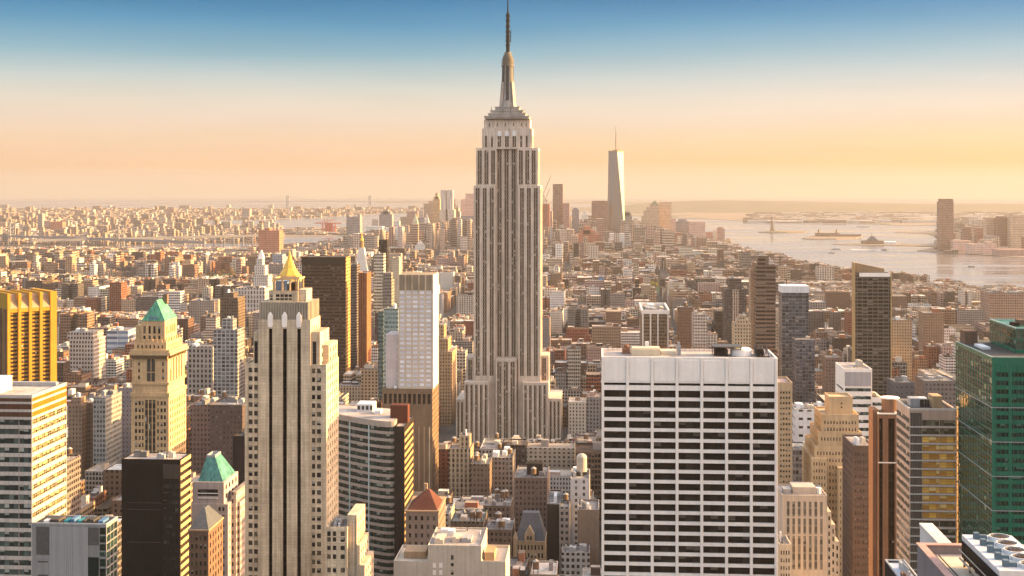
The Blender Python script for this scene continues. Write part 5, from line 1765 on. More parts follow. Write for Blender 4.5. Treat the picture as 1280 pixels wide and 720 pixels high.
        for q in range(4):
            t = PI * q / 4
            m.bar((xc - math.cos(t) * .95, yc - math.sin(t) * .95, zt + .34), (xc + math.cos(t) * .95, yc + math.sin(t) * .95, zt + .34), .015)
        U.part('fan_guard', m, STEEL, fan)
        m = MB().box(x0 + .75, x0 + 1.25, yc - .32, yc + .28, zt + .01, zt + .62).box(x0 + 1.26, x0 + 2.0, yc - .25, yc + .2, zt + .01, zt + .4)
        U.part('motor', m, plain('blue_grey_motor', (.10, .14, .17)))

    T = Thing('low_roof', 'low pale flat roof below the bronze block and brown ribbed tower', 'building', (XA(1116, 250), 262, 0))
    b = (XA(1106, 274), XA(1131, 274), 244, 274)
    zr = ZA(701, 1116, 274)
    T.part('wall', MB().box(*b, 0, zr, top=False), DARK)
    T.part('roof', MB().box(b[0] + .3, b[1] - .3, b[2] + .3, b[3] - .3, zr - .5, zr - .3), plain('silver_roof', (.55, .55, .57)))
    T.part('parapet', MB().ring(*b, zr + .01, zr + .3, .3), GREYM)
    clutter(T, b, zr - .3, 7, 2, [GREYM, BROWN], 1.5)
    reserve(b, zr)


build_right()


# ---------------------------------------------------------------- middle distance, block by block
def build_middle():
    # blank-walled beige pair at the bottom edge
    Y = 560
    z = lambda py, px=568: ZA(py, px, Y)
    T = Thing('beige_block', 'blank-walled beige block with white roof at bottom below needle skyscraper', 'building', (XA(565, Y), Y + 15, 0))
    b = (XA(535, Y), XA(601.5, Y), Y, Y + 30)
    mb = MB()
    T.block(mb, b, 0, z(684), dict(cols=[(XA(563.5, Y), XA(567, Y))], rows=[(z(700), z(694)), (z(708), z(704)), (z(719), z(713))], r=.5), None, None)
    T.part('wall', mb, BEIGE)
    T.roof(b, z(684), BEIGE, ROOFL, .8)
    m = MB()
    for px in (541, 549):
        for p in (704, 713): m.box(XA(px, Y), XA(px + 4, Y), Y - .1, Y - .02, z(p + 6), z(p))
    T.part('panel', m, WHITESTONE)
    clutter(T, b, z(684) + .1, 21, 6, [WHITEM, GREYM, ROOFG, BEIGE], 2.2)
    for pl, pr, py in ((492, 534.8, 706), (601.7, 632, 704)):
        bb = (XA(pl, Y), XA(pr, Y), Y + .3, Y + 26)
        T.part('wing', MB().box(*bb, 0, z(py)), BEIGE)
        T.part('wing_parapet', MB().ring(bb[0], bb[1], bb[2], bb[3], z(py) + .01, z(py) + 1.1, .4), BEIGE)
    T.part('bulkhead', MB().box(XA(505, Y + 8), XA(532, Y + 8), Y + 8, Y + 18, z(706) + .02, z(697)), TAN)
    T.part('bulkhead', MB().box(XA(606, Y + 4), XA(618, Y + 4), Y + 4, Y + 14, z(704) + .02, z(693)), stone('ochre_render', (0, 0, 0)))
    T.finish(W_DARK)
    reserve((XA(492, Y), XA(632, Y), Y, Y + 30), z(690), 'the blank beige block')

    # red hipped roof
    Y = 700
    z = lambda py, px=528: ZA(py, px, Y)
    T = Thing('hipped_building', 'brown stone building with red tiled pyramid roof', 'building', (XA(528, Y), Y + 12, 0))
    b = (XA(507, Y), XA(548, Y), Y, Y + 32)
    mb = MB()
    T.block(mb, b, 0, z(640), dict(n=5, w=.42, m=.7, fh=4.6, h=.5, top=2.2, zmin=z(738)), dict(n=7, w=.4, m=1, fh=4.6, h=.5, top=2.2, zmin=z(738)))
    T.part('wall', mb, stone('brownstone', (.22, .165, .13)))
    T.part('cornice', MB().box(b[0] - .5, b[1] + .5, Y - .5, b[3] + .5, z(640) + .01, z(638), True), TAN)
    rf = T.part('roof', MB().frustum((b[0] + .6, b[1] - .6, Y + .6, b[3] - 8), z(638) + .02, (XA(530.5, Y), XA(533.5, Y), Y + 11, Y + 14), z(618)), stone('red_tile', (.115, .045, .032), var=.2, joint=(.6, .4)))
    T.part('chimney', MB().box(XA(530, Y + 14), XA(534, Y + 14), Y + 14.2, Y + 16, z(628), z(612)), TAN, rf)
    T.finish(W_DARK)
    reserve(b, z(625), 'the red pyramid roof')

    # chateau with gable
    Y = 800
    z = lambda py, px=662: ZA(py, px, Y)
    T = Thing('gabled_building', 'tan chateau-like building with slate roof and pointed stone gable', 'building', (XA(662, Y), Y + 10, 0))
    b = (XA(644.5, Y), XA(681, Y), Y, Y + 22)
    mb = MB()
    T.block(mb, b, 0, z(678), dict(n=8, w=.5, m=.5, fh=4.9, h=.62, top=1.6, zmin=z(738)), None, None)
    T.part('wall', mb, stone('buff_stone', (.36, .27, .17)))
    T.part('cornice', MB().box(b[0] - .4, b[1] + .4, Y - .4, b[3] + .4, z(678) + .01, z(676.5), True), stone('buff_stone', (0, 0, 0)))
    rf = T.part('roof', MB().frustum((b[0], b[1], Y + .4, b[3]), z(676.5) + .02, (b[0] + 4, b[1] - 4, Y + 8, Y + 14), z(645)), SLATE)
    x0, x1, xm = XA(655.5, Y), XA(668, Y), XA(661.8, Y)
    m = MB()
    m.face([(x0, Y - .5, z(676)), (x1, Y - .5, z(676)), (x1, Y - .5, z(668)), (xm, Y - .5, z(658)), (x0, Y - .5, z(668))])
    m.face([(x0, Y - .5, z(668)), (xm, Y - .5, z(658)), (xm, Y + 5, z(658)), (x0, Y + 5, z(668))])
    m.face([(xm, Y - .5, z(658)), (x1, Y - .5, z(668)), (x1, Y + 5, z(668)), (xm, Y + 5, z(658))])
    m.face([(x0, Y + 5, z(676)), (x0, Y - .5, z(676)), (x0, Y - .5, z(668)), (x0, Y + 5, z(668))])
    m.face([(x1, Y - .5, z(676)), (x1, Y + 5, z(676)), (x1, Y + 5, z(668)), (x1, Y - .5, z(668))])
    gb = T.part('gable', m, stone('buff_stone', (0, 0, 0)))
    for dx in (-1.6, .3):
        T.part('gable_window', MB().box(xm + dx, xm + dx + 1.3, Y - .56, Y - .51, z(674.5), z(670)), W_DARK, gb)
    T.part('turret', MB().cyl(b[0] - .2, Y + .6, 0, z(673), 1.5, None, 12).cyl(b[0] - .2, Y + .6, z(673), z(664), 1.7, 0, 12), stone('buff_stone', (0, 0, 0)))
    T.finish(W_DARK)
    reserve(b, z(670), 'the gabled slate-roofed building')

    def m_(name, col, **k): return facade(name, col, **k)
    spec = [
        # name, label, cat, pxl, pxr, py, Y, dep, material, kw
        ('office_tower', 'wide chocolate-brown glass office tower with one gold edge', 'tower', 377, 432, 321, 1500, 28, m_('choc_glass', (.085, .052, .036), win=(.022, .014, .010), bay=2.6, fl=3.9, wf=.98, hf=.45, roof=(.08, .07, .06)), dict(anchor='the wide chocolate-brown tower', clut=0)),
        ('apartment_tower', 'slim dark glass tower with pale lower floors beside chocolate-brown tower', 'tower', 434.5, 446, 331, 1640, 24, m_('slate_banded', (.16, .125, .11), win=(.03, .026, .025), bay=1.9, fl=3.4, wf=.9, hf=.5), dict(clut=1)),
        ('apartment_tower', 'slim rust-brown brick tower with bright sunlit edge', 'tower', 448, 458.5, 341, 1560, 30, m_('rust_piers', (.27, .115, .055), win=(.09, .045, .03), bay=3.0, fl=3.4, wf=.3, hf=.5, spand=1.0), dict(anchor='the rust-brown slim tower', clut=0)),
        ('apartment_tower', 'thinnest black glass tower rising behind the slender white tower', 'tower', 473.5, 484, 300, 2100, 16, m_('black_glass_far', (.032, .026, .022), win=(.015, .012, .010), bay=3, fl=3.6, wf=.9, hf=.6), dict(anchor='the thin black glass tower', clut=0)),
        ('apartment_block', 'cream balcony-banded block in front of thin black glass tower', 'building', 467.5, 479.5, 317, 2060, 22, m_('cream_bands', (.46, .42, .35), win=(.06, .06, .055), bay=4, fl=5.0, wf=.9, hf=.42), dict(clut=1)),
        ('office_block', 'slim block with gold-edged roof box behind white slender tower', 'building', 478, 489.5, 350, 1500, 20, m_('grey_mixed', (.26, .22, .18), win=(.05, .045, .04), bay=2.4, fl=3.8, wf=.6, hf=.5), dict(clut=0, tiers=[(478.5, 489, 341, 3, 16)])),
        ('apartment_block', 'sunlit cream block rising over the roofs left of the needle skyscraper', 'building', 490, 499, 322, 2000, 22, m_('cream_plain', (.50, .41, .29), bay=2.6, fl=3.6, wf=.3, hf=.4), dict(clut=1)),
        ('glass_block', 'pale green glass block half hidden by slender white tower', 'building', 480, 497.5, 386, 1130, 26, m_('teal_glass', (.27, .35, .325), win=(.10, .14, .135), bay=1.5, fl=3.8, wf=.8, hf=.55), dict(clut=1)),
        ('glass_block', 'narrow teal glass slab with dark fins beside slender white tower', 'building', 472.5, 479.5, 389, 1180, 30, m_('teal_dark', (.13, .18, .17), win=(.05, .065, .06), bay=1.5, fl=3.8, wf=.8, hf=.6), dict(clut=0)),
        ('loft_tower', 'beige grid-fronted block with red-brown roof storey', 'building', 86.5, 117, 424, 1550, 40, m_('beige_grid', (.46, .40, .345), win=(.035, .03, .028), bay=3.6, fl=5.0, wf=.55, hf=.55), dict(anchor='the beige block with red-brown top', clut=2, tiers=[(84.5, 116, 415.5, 2, 36)])),
        ('office_block', 'white office block with blue-tinted bands behind beige red-topped block', 'building', 133.5, 160, 413, 1800, 40, m_('white_blue', (.58, .57, .57), win=(.16, .19, .24), bay=30, fl=7.5, wf=.98, hf=.5, roof=(.5, .5, .5)), dict(clut=2)),
        ('office_block', 'low white banded block tucked left of beige red-topped block', 'building', 66, 86, 433, 1700, 40, m_('white_band', (.58, .56, .54), win=(.16, .16, .17), bay=30, fl=5.5, wf=.97, hf=.45), dict(clut=2)),
        ('office_block', 'blank pale-grey slab behind the golden piered tower', 'building', 85, 105, 386, 2300, 30, m_('blank_white', (.56, .55, .56), bay=40, fl=50, wf=.1, hf=.1), dict(clut=1)),
        ('apartment_block', 'cream tower with sunlit flank seen left of green hipped roof', 'building', 160, 172, 358, 2700, 34, m_('cream_far', (.40, .32, .23), bay=3.2, fl=3.6, wf=.4, hf=.5), dict(clut=1)),
        ('apartment_block', 'brown brick tower with pointed water-tank top below golden piered tower', 'building', 85, 102.5, 506, 1010, 16, m_('brown_apts', (.27, .17, .11), bay=2.7, fl=3.4, wf=.32, hf=.42), dict(clut=2, tanks=1, tiers=[(89, 101, 497, 4, 14)])),
        ('apartment_block', 'brown brick slab wedged beside the brown pointed-top tower', 'building', 103.5, 116, 503, 1020, 18, m_('brown_apts2', (.20, .125, .085), bay=2.7, fl=3.4, wf=.3, hf=.42), dict(clut=1)),
        ('office_block', 'grey-green windowed block with pale flank left of green-roofed tower', 'building', 116.5, 132, 497, 990, 34, m_('grey_green', (.26, .25, .225), win=(.05, .06, .055), bay=2.4, fl=3.7, wf=.6, hf=.55), dict(clut=3, anchor='the grey-green block')),
        ('office_block', 'plain lilac-grey slab just left of green-roofed golden tower', 'building', 147.5, 166, 485, 1060, 30, m_('lilac_grey', (.24, .205, .20), bay=3.0, fl=3.7, wf=.25, hf=.4), dict(clut=1)),
        ('office_block', 'grey glass grid block with white piers behind three-slit tower', 'building', 267, 297, 412, 1330, 26, m_('grid_glass', (.36, .33, .30), win=(.085, .085, .085), bay=4.4, fl=3.9, wf=.75, hf=.7), dict(clut=2, tiers=[(277, 291, 399, 4, 18)], anchor='the grey glass grid block')),
        ('apartment_tower', 'rusty orange-edged stepped tower behind the grey glass grid block', 'building', 275, 297, 372, 1560, 34, m_('rusty_dark', (.14, .10, .07), bay=3.0, fl=3.6, wf=.5, hf=.5), dict(clut=2, tiers=[(280, 292, 366, 4, 24)])),
        ('loft_block', 'big plain tan brick block with yellow sunlit flank', 'building', 236, 268, 376, 2050, 50, m_('tan_plain', (.34, .26, .20), bay=3.6, fl=4.0, wf=.35, hf=.4), dict(clut=2)),
        ('loft_block', 'dark brown brick block with rows of lit windows beside three-slit tower', 'building', 262, 303, 506, 960, 34, m_('dark_rows', (.10, .07, .06), win=(.05, .045, .04), bay=2.8, fl=3.8, wf=.4, hf=.4), dict(clut=2, tanks=1)),
        ('loft_block', 'red-brown brick block with white roof shed right of green-roofed tower', 'building', 238, 262, 506, 1010, 40, m_('redbrown_rows', (.22, .13, .10), bay=2.8, fl=3.8, wf=.4, hf=.5), dict(clut=3, tanks=1)),
        ('loft_block', 'pale stone block with arcade of windows right of green-roofed tower', 'building', 234, 266, 433, 1420, 40, m_('pale_arcade', (.36, .31, .265), bay=4.4, fl=5.5, wf=.5, hf=.62), dict(clut=3, tanks=1)),
        ('loft_block', 'long white colonnaded block behind the three-slit tower', 'building', 294, 331, 360, 2350, 50, m_('white_colonnade', (.52, .46, .41), win=(.09, .08, .07), bay=5.5, fl=8, wf=.5, hf=.7), dict(clut=3)),
        # right half
        ('office_block', 'brown-sided office block with bright white piers and flat white rim', 'building', 803, 836, 389, 1500, 95, m_('gold_piers', (.24, .165, .10), win=(.05, .035, .025), bay=2.4, fl=3.9, wf=.7, hf=.55, roof=(.5, .42, .36)), dict(clut=5, anchor='the white-piered brown block')),
        ('apartment_tower', 'plain brown brick tower rising behind the white gridded slab', 'tower', 847.5, 866, 384, 1480, 22, m_('brown_plain', (.175, .11, .075), bay=3.0, fl=3.3, wf=.3, hf=.4), dict(tanks=1, clut=1, anchor='the plain brown tower')),
        ('apartment_tower', 'white grid-fronted apartment tower with golden flank above the white gridded slab', 'tower', 866.5, 884, 393, 1430, 24, m_('white_grid_apts', (.52, .44, .37), win=(.06, .05, .045), bay=2.9, fl=3.4, wf=.6, hf=.5), dict(clut=3)),
        ('apartment_tower', 'charcoal tower with white striped middle and taller blunt crown', 'tower', 905.5, 933, 361, 1820, 30, m_('charcoal_tower', (.105, .085, .075), win=(.03, .026, .025), bay=3, fl=3.6, wf=.6, hf=.55), dict(tiers=[(911, 927, 348, 4, 24)], clut=1, anchor='the charcoal blunt-topped tower')),
        ('hotel_block', 'sandy stepped hotel with sunlit crown in front of charcoal blunt-topped tower', 'building', 918, 939, 405, 1300, 26, m_('sandy_hotel', (.47, .35, .23), bay=2.7, fl=3.4, wf=.42, hf=.5), dict(tiers=[(921.5, 936, 399, 3, 20), (925, 933, 394, 5, 16)], clut=1, anchor='the sandy stepped hotel')),
        ('apartment_tower', 'dark banded tower with notched top and tan edge', 'tower', 945, 969.5, 331, 1650, 26, m_('dark_banded', (.17, .115, .085), win=(.028, .02, .016), bay=20, fl=4.9, wf=.98, hf=.52), dict(tiers=[(947.5, 961, 320, 3, 20)], clut=2, anchor='the dark notched tower')),
        ('apartment_tower', 'tan brick tower pressed against the dark notched tower', 'tower', 938.5, 944.6, 336, 1680, 24, m_('tan_edge', (.36, .25, .165), bay=3, fl=3.5, wf=.3, hf=.4), dict(clut=0)),
        ('glass_tower', 'blue-grey mirror glass tower with bright white cap', 'tower', 977.5, 1011, 366, 1380, 26, m_('mirror_glass', (.14, .14, .15), win=(.05, .055, .065), bay=3.4, fl=3.6, wf=.9, hf=.8), dict(clut=0, anchor='the white-capped glass tower')),
        ('glass_tower', 'lower blue-grey glass wing at foot of white-capped glass tower', 'tower', 995, 1018.5, 425, 1340, 24, m_('mirror_glass2', (.15, .15, .17), win=(.06, .065, .08), bay=3.0, fl=3.6, wf=.9, hf=.8), dict(clut=1)),
        ('apartment_tower', 'tall dark balcony tower with gold edges and slanted bronze crown', 'tower', 1069, 1113, 341, 1200, 12, m_('dark_balcony', (.125, .10, .08), win=(.022, .019, .017), bay=4.6, fl=3.3, wf=.86, hf=.62), dict(clut=0, anchor='the tall gold-edged balcony tower')),
        ('apartment_tower', 'tan brick apartment tower behind the gold-edged balcony tower', 'tower', 1114, 1140, 400, 1560, 30, m_('tan_tower', (.38, .255, .155), bay=3.0, fl=3.4, wf=.4, hf=.45), dict(clut=2, tanks=1)),
        ('apartment_tower', 'slim brown tower with pale top between mirror glass and balcony towers', 'tower', 1033, 1052, 447, 1300, 24, m_('slim_brown', (.20, .135, .105), bay=2.7, fl=3.3, wf=.35, hf=.45), dict(clut=1, tanks=1)),
        ('office_block', 'dark slate roofed hall behind beige stepped block', 'building', 1118, 1143, 478, 1120, 30, m_('dark_hall', (.09, .085, .095), bay=4, fl=5, wf=.3, hf=.3, roof=(.10, .10, .115)), dict(clut=2)),
        ('office_block', 'long low slate-roofed block left of the green glass block', 'building', 1155, 1196, 476, 1180, 36, m_('slate_low', (.16, .14, .135), bay=3.4, fl=4, wf=.5, hf=.4, roof=(.10, .10, .11)), dict(clut=3)),
        ('loft_block', 'white flat-roofed shed behind the slim tan tower', 'building', 994, 1040, 512, 960, 30, m_('white_shed', (.56, .54, .53), bay=6, fl=6, wf=.5, hf=.3, roof=(.5, .48, .46)), dict(clut=4)),
        ('loft_block', 'dark grey glass block between slim tan tower and beige stepped block', 'building', 992, 1014, 562, 780, 24, m_('grey_low', (.15, .14, .135), win=(.06, .06, .06), bay=2.0, fl=3.8, wf=.8, hf=.6), dict(clut=2)),
        ('loft_block', 'broad salmon brick block on the horizon side of the green glass block', 'building', 1237, 1282, 366, 2100, 50, m_('salmon_brick', (.36, .23, .165), bay=3.4, fl=4, wf=.5, hf=.5), dict(clut=3)),
        # the low town in the middle
        ('loft_block', 'white flat-roofed block with golden tank directly before needle skyscraper', 'building', 600, 665, 561, 1140, 46, m_('white_flat', (.44, .37, .31), bay=3.0, fl=4, wf=.5, hf=.5, roof=(.62, .58, .55)), dict(clut=4, tanks=2, anchor='the white flat-roofed block')),
        ('loft_block', 'tan pier-fronted loft with arched cornice beside the white tower podium', 'building', 561, 588, 561, 1000, 26, m_('tan_piers', (.40, .30, .20), win=(.06, .05, .04), bay=3.2, fl=3.8, wf=.5, hf=.6, spand=.6), dict(clut=2, tiers=[(574, 587, 545, 6, 20)], anchor='the tan pier-fronted loft')),
        ('loft_block', 'brown brick loft with three water tanks right of tan pier-fronted loft', 'building', 588.5, 612, 580, 985, 30, m_('brown_loft', (.175, .12, .09), bay=2.8, fl=3.8, wf=.45, hf=.5), dict(clut=2, tanks=2)),
        ('loft_block', 'grey-brown gridded loft under the white flat-roofed block', 'building', 613, 641, 572, 1010, 34, m_('grey_loft', (.24, .195, .165), bay=2.9, fl=3.8, wf=.5, hf=.55), dict(clut=3, tanks=2)),
        ('loft_block', 'long low brown loft with jumbled roof in front of gridded loft', 'building', 604, 638, 632, 850, 24, m_('low_brown', (.16, .115, .09), bay=2.8, fl=3.8, wf=.45, hf=.5), dict(clut=4, tanks=2)),
        ('loft_block', 'dusky brick loft carrying a big black roof box', 'building', 643, 684, 597, 930, 40, m_('dusky_loft', (.15, .105, .085), bay=2.8, fl=3.8, wf=.45, hf=.5), dict(clut=3, tanks=1)),
        ('loft_block', 'white-walled building with large domed water tank beside white gridded slab', 'building', 713, 737, 598, 850, 30, m_('white_walled', (.52, .49, .47), win=(.06, .055, .05), bay=5, fl=4, wf=.3, hf=.5), dict(clut=3, anchor='the white-walled tank building')),
        ('loft_block', 'blank brown brick block against the white gridded slab', 'building', 722, 749, 637, 780, 26, m_('blank_brown', (.20, .145, .11), bay=30, fl=40, wf=.05, hf=.05, roof=(.3, .26, .23)), dict(clut=3)),
        ('loft_block', 'small building with white cornice at bottom beside white gridded slab', 'building', 702, 737, 691, 760, 18, m_('white_cornice', (.42, .38, .34), bay=3.0, fl=3.6, wf=.55, hf=.55), dict(clut=4)),
        ('loft_block', 'dark alley-side block with a column of tiny lit windows', 'building', 684, 700.5, 630, 840, 40, m_('alley_dark', (.045, .034, .028), bay=5, fl=4.4, wf=.16, hf=.16), dict(clut=1)),
        ('loft_block', 'pale brick loft with gold tank right of the alley-side block', 'building', 699, 712, 634, 832, 30, m_('pale_side', (.36, .30, .26), bay=3, fl=4, wf=.5, hf=.5), dict(clut=1, tanks=1)),
        ('loft_block', 'brown brick loft with two tanks left of the gabled building', 'building', 606, 640, 662, 800, 28, m_('brown_two', (.17, .12, .095), bay=2.7, fl=3.6, wf=.5, hf=.5), dict(clut=4, tanks=2)),
        ('loft_block', 'low dark loft with green roof between red pyramid and gabled roofs', 'building', 563, 604, 652, 800, 30, m_('dark_green_roof', (.13, .10, .08), bay=2.7, fl=3.6, wf=.5, hf=.5, roof=(.05, .09, .075)), dict(clut=5, tanks=2)),
        ('glass_block', 'small bright blue glass building among low roofs right of needle skyscraper', 'building', 748, 761, 346, 3050, 26, m_('blue_glass', (.16, .27, .44), win=(.10, .18, .30), bay=4, fl=4, wf=.8, hf=.6), dict(clut=1)),
        ('loft_block', 'white-roofed low block right of the red pyramid roof', 'building', 549.5, 562, 642, 860, 30, m_('white_low', (.38, .33, .28), bay=2.8, fl=3.6, wf=.45, hf=.5, roof=(.6, .57, .53)), dict(clut=2, tanks=1)),
    ]
    for i, (nm, lab, cat, l, r, py, Y, dep, mat, kw) in enumerate(spec):
        ptower(nm, lab, cat, l, r, py, Y, dep, mat, seed=100 + i, **kw)

    # special tops
    def add(label, fn):
        for o in COL.objects:
            if o.get('label') == label:
                class P(Thing):
                    def __init__(s): s.o, s.org, s.win = o, tuple(o.location), []
                fn(P()); return
        raise KeyError(label)

    def choc(T):
        Y = 1500
        b = fp(377, 432, Y, 28)
        z = ZA(321, 404, Y)
        T.part('attic', MB().box(b[0] - .2, b[1] - .02, Y - .25, Y - .02, ZA(331, 404, Y), z - .5), stone('dark_attic', (.04, .027, .02)))
        T.part('flank', MB().box(b[1] + .02, b[1] + .3, Y + .3, Y + 27.7, 0, z - .3), m_('sunlit_flank_paint', (.44, .27, .10), win=(.20, .12, .05), bay=3, fl=3.9, wf=.9, hf=.4))  # sunlit side: gold light painted over the brown glass colour
    add('wide chocolate-brown glass office tower with one gold edge', choc)

    def balcony(T):
        Y = 1200
        b = fp(1069, 1113, Y, 12)
        z0, zs, zt = ZA(341, 1090, Y), ZA(338, 1090, Y), ZA(328.5, 1090, Y)
        T.part('side_fin', MB().box(b[0] - .7, b[0] - .02, Y - .6, Y + 12, 0, zt), stone('bronze_fin', (.42, .28, .13), var=.1))
        T.part('side_fin', MB().box(b[1] + .1, b[1] + 1.2, Y - .8, Y + 12, 0, z0), stone('bronze_fin', (0, 0, 0)))
        m = MB()
        xa, xb = XA(1069.2, Y), XA(1106, Y)
        q = [(xa, z0 + .02), (xb, z0 + .02), (xb, ZA(336, 1100, Y)), (xa, zt)]
        m.face([(x, Y + 2, z) for x, z in q])
        m.face([(x, Y + 11.5, z) for x, z in q[::-1]])
        m.face([(xa, Y + 2, zt), (xb, Y + 2, q[2][1]), (xb, Y + 11.5, q[2][1]), (xa, Y + 11.5, zt)])
        m.face([(xb, Y + 2, q[1][1]), (xb, Y + 11.5, q[1][1]), (xb, Y + 11.5, q[2][1]), (xb, Y + 2, q[2][1])])
        T.part('slanted_crown', m, stone('bronze_crown', (.30, .21, .125), var=.12))
        T.part('parapet_band', MB().box(XA(1074, Y), b[1], Y - .5, Y - .02, z0 - 3.5, z0), WHITESTONE)
    add('tall dark balcony tower with gold edges and slanted bronze crown', balcony)

    def cap(T):
        Y = 1380
        b = fp(977.5, 1011, Y, 26)
        T.part('cap', MB().box(b[0] - .4, b[1] + .4, Y - .4, Y + 26.4, ZA(366, 994, Y) + .02, ZA(357.5, 994, Y)), stone('cap_metal', (.62, .62, .64), var=.04))
        T.part('aerial', MB().bar((XA(985, Y), Y + 12, ZA(357, 994, Y)), (XA(985, Y), Y + 12, ZA(349, 994, Y)), .4), STEEL)
    add('blue-grey mirror glass tower with bright white cap', cap)

    def piers(T):
        Y = 1500
        for p in (803.6, 813.2, 822.4, 835):
            x = XA(p, Y)
            T.part('pier', MB().box(x - .75, x + .75, Y - 1.0, Y - .02, 0, ZA(392.5, 820, Y)), WHITESTONE)
        b = fp(803, 836, Y, 95)
        T.part('rim', MB().ring(b[0] - .9, b[1] + .9, Y - 1.1, Y + 95.5, ZA(392.5, 820, Y) + .02, ZA(387.5, 820, Y), 1.5), WHITESTONE)
    add('brown-sided office block with bright white piers and flat white rim', piers)

    def charc(T):
        Y = 1820
        T.part('pale_strip', MB().box(XA(915.5, Y), XA(924, Y), Y - 2, Y - .02, 0, ZA(362, 920, Y)), m_('pale_striped', (.42, .33, .26), win=(.07, .05, .04), bay=3.1, fl=3.6, wf=.5, hf=.8))
    add('charcoal tower with white striped middle and taller blunt crown', charc)

    def redtop(T):
        pass

    def boxsign(T):
        Y = 940
        T.part('roof_box', MB().box(XA(658.5, Y), XA(678, Y), Y, Y + 9, ZA(594.5, 668, Y), ZA(579.5, 668, Y), True), stone('black_box', (.022, .018, .016)))
        m = MB()
        for px in (660, 668, 676):
            x = XA(px, Y); m.box(x - .2, x + .2, Y + 1, Y + 1.4, ZA(600, 668, Y), ZA(594.5, 668, Y)); m.box(x - .2, x + .2, Y + 7, Y + 7.4, ZA(600, 668, Y), ZA(594.5, 668, Y))
        T.part('roof_frame', m, STEEL)
    add('dusky brick loft carrying a big black roof box', boxsign)

    def bigtank(T):
        Y = 860
        x, zr = XA(727, Y), ZA(598, 725, 850)
        m = MB().cyl(x, Y + 5, zr + 1.5, zr + 10.5, 3.4, 3.4, 20, False)
        for k in range(5):
            a0, a1 = PI / 2 * k / 5, PI / 2 * (k + 1) / 5
            m.cyl(x, Y + 5, zr + 10.5 + 2.6 * math.sin(a0), zr + 10.5 + 2.6 * math.sin(a1), 3.5 * math.cos(a0), max(0, 3.5 * math.cos(a1)), 20, False)
        T.part('water_tank', m, stone('silver_tank', (.46, .40, .33), rough=.45))
        T.part('tank_frame', MB().box(x - 3.6, x + 3.6, Y + 1.4, Y + 8.6, zr, zr + 1.5), STEEL)
    add('white-walled building with large domed water tank beside white gridded slab', bigtank)

    # pyramid-topped landmark with gold roof, two kilometres off
    Y = 2000
    T = Thing('pyramid_tower', 'pale tower under a bright gilded pyramid roof, peeping over the three-slit tower', 'tower', (XA(362, Y), Y + 20, 0))
    b = fp(341, 383, Y, 50)
    z = lambda py: ZA(py, 362, Y)
    T.part('wall', MB().box(*b, 0, z(352)), facade('gilded_body', (.45, .37, .28), bay=3.6, fl=4, wf=.45, hf=.5))
    n = 8
    m = MB()
    cxp, cyp = XA(362, Y + 25), Y + 25
    s = (Y + 25) / FPX
    m.cyl(cxp, cyp, z(352), z(345), 17 * s, 15.5 * s, n, False)
    m.cyl(cxp, cyp, z(345), z(337), 14 * s, 8.2 * s, n, False); m.cyl(cxp, cyp, z(337), z(327), 8.2 * s, 4.0 * s, n, False)
    m.cyl(cxp, cyp, z(327), z(314), 3.6 * s, 0, n)
    T.part('pyramid_roof', m, GOLDLEAF)
    for i, j in ((-1, -1), (1, -1)):
        T.part('pinnacle', MB().cyl(cxp + i * 17 * s, Y + 3, z(352), z(344), 1.8, 0, 6), GOLDSTONE)
    reserve(b, z(352)); BOXES.append((b[0], b[1], Y, Y + 40, z(330), -1))
    # clock-tower pyramid
    Y = 2050
    z = lambda py: ZA(py, 451, Y)
    T = Thing('clock_tower', 'white campanile with steep pyramid spire and gold cupola', 'tower', (XA(451, Y), Y + 12, 0))
    b = fp(441, 460, Y, 24)
    T.part('shaft', MB().box(*b, 0, z(340)), facade('white_campanile', (.58, .53, .47), bay=3.4, fl=4, wf=.35, hf=.5))
    q = lambda k: (b[0] + k, b[1] - k, Y + k, Y + 24 - k)
    sp = T.part('spire', MB().frustum(q(.6), z(340) + .02, q(8.0), z(310)), stone('white_spire', (.60, .55, .49), var=.05))
    xm = (b[0] + b[1]) / 2
    T.part('lantern', MB().cyl(xm, Y + 12, z(310) + .02, z(301), 3.6, 3.2, 8), stone('brown_lantern', (.30, .20, .10)), sp)
    T.part('cupola', MB().cyl(xm, Y + 12, z(301) + .02, z(296), 3.0, 1.2, 10, False).cyl(xm, Y + 12, z(296), z(289), 1.1, 0, 8), GOLDLEAF, sp)
    reserve(b, z(340), 'the white campanile with gold cupola'); BOXES.append((b[0], b[1], Y, Y + 24, z(312), -1))
    # white stepped tower left of the gilded pyramid
    Y = 2500
    z = lambda py: ZA(py, 326, Y)
    T = Thing('stepped_tower', 'white stepped tower with slim peak left of gilded pyramid', 'tower', (XA(326, Y), Y + 15, 0))
    WS = facade('white_stepped', (.56, .50, .44), bay=4, fl=5, wf=.35, hf=.6)
    for pl, pr, py, dy in ((316, 335, 344, 0), (318, 331, 332, 4), (320, 328, 324, 8)):
        T.part('tier', MB().box(XA(pl, Y + dy), XA(pr, Y + dy), Y + dy, Y + 34 - dy, 0, z(py)), WS)
    T.part('spire', MB().frustum((XA(320.5, Y), XA(327.5, Y), Y + 9, Y + 24), z(324) + .02, (XA(323.4, Y), XA(324.6, Y), Y + 15, Y + 18), z(313)), WHITESTONE)
    reserve((XA(316, Y), XA(335, Y), Y, Y + 34), z(340), 'the white stepped tower')
    # golden stepped block in the canyon left of the skyscraper
    Y = 1430
    z = lambda py: ZA(py, 556, Y)
    T = Thing('stepped_block', 'brown setback tower with golden sunlit steps between white tower and needle skyscraper', 'building', (XA(556, Y), Y + 20, 0))
    GS = facade('golden_steps', (.38, .25, .14), bay=3, fl=3.7, wf=.4, hf=.5)
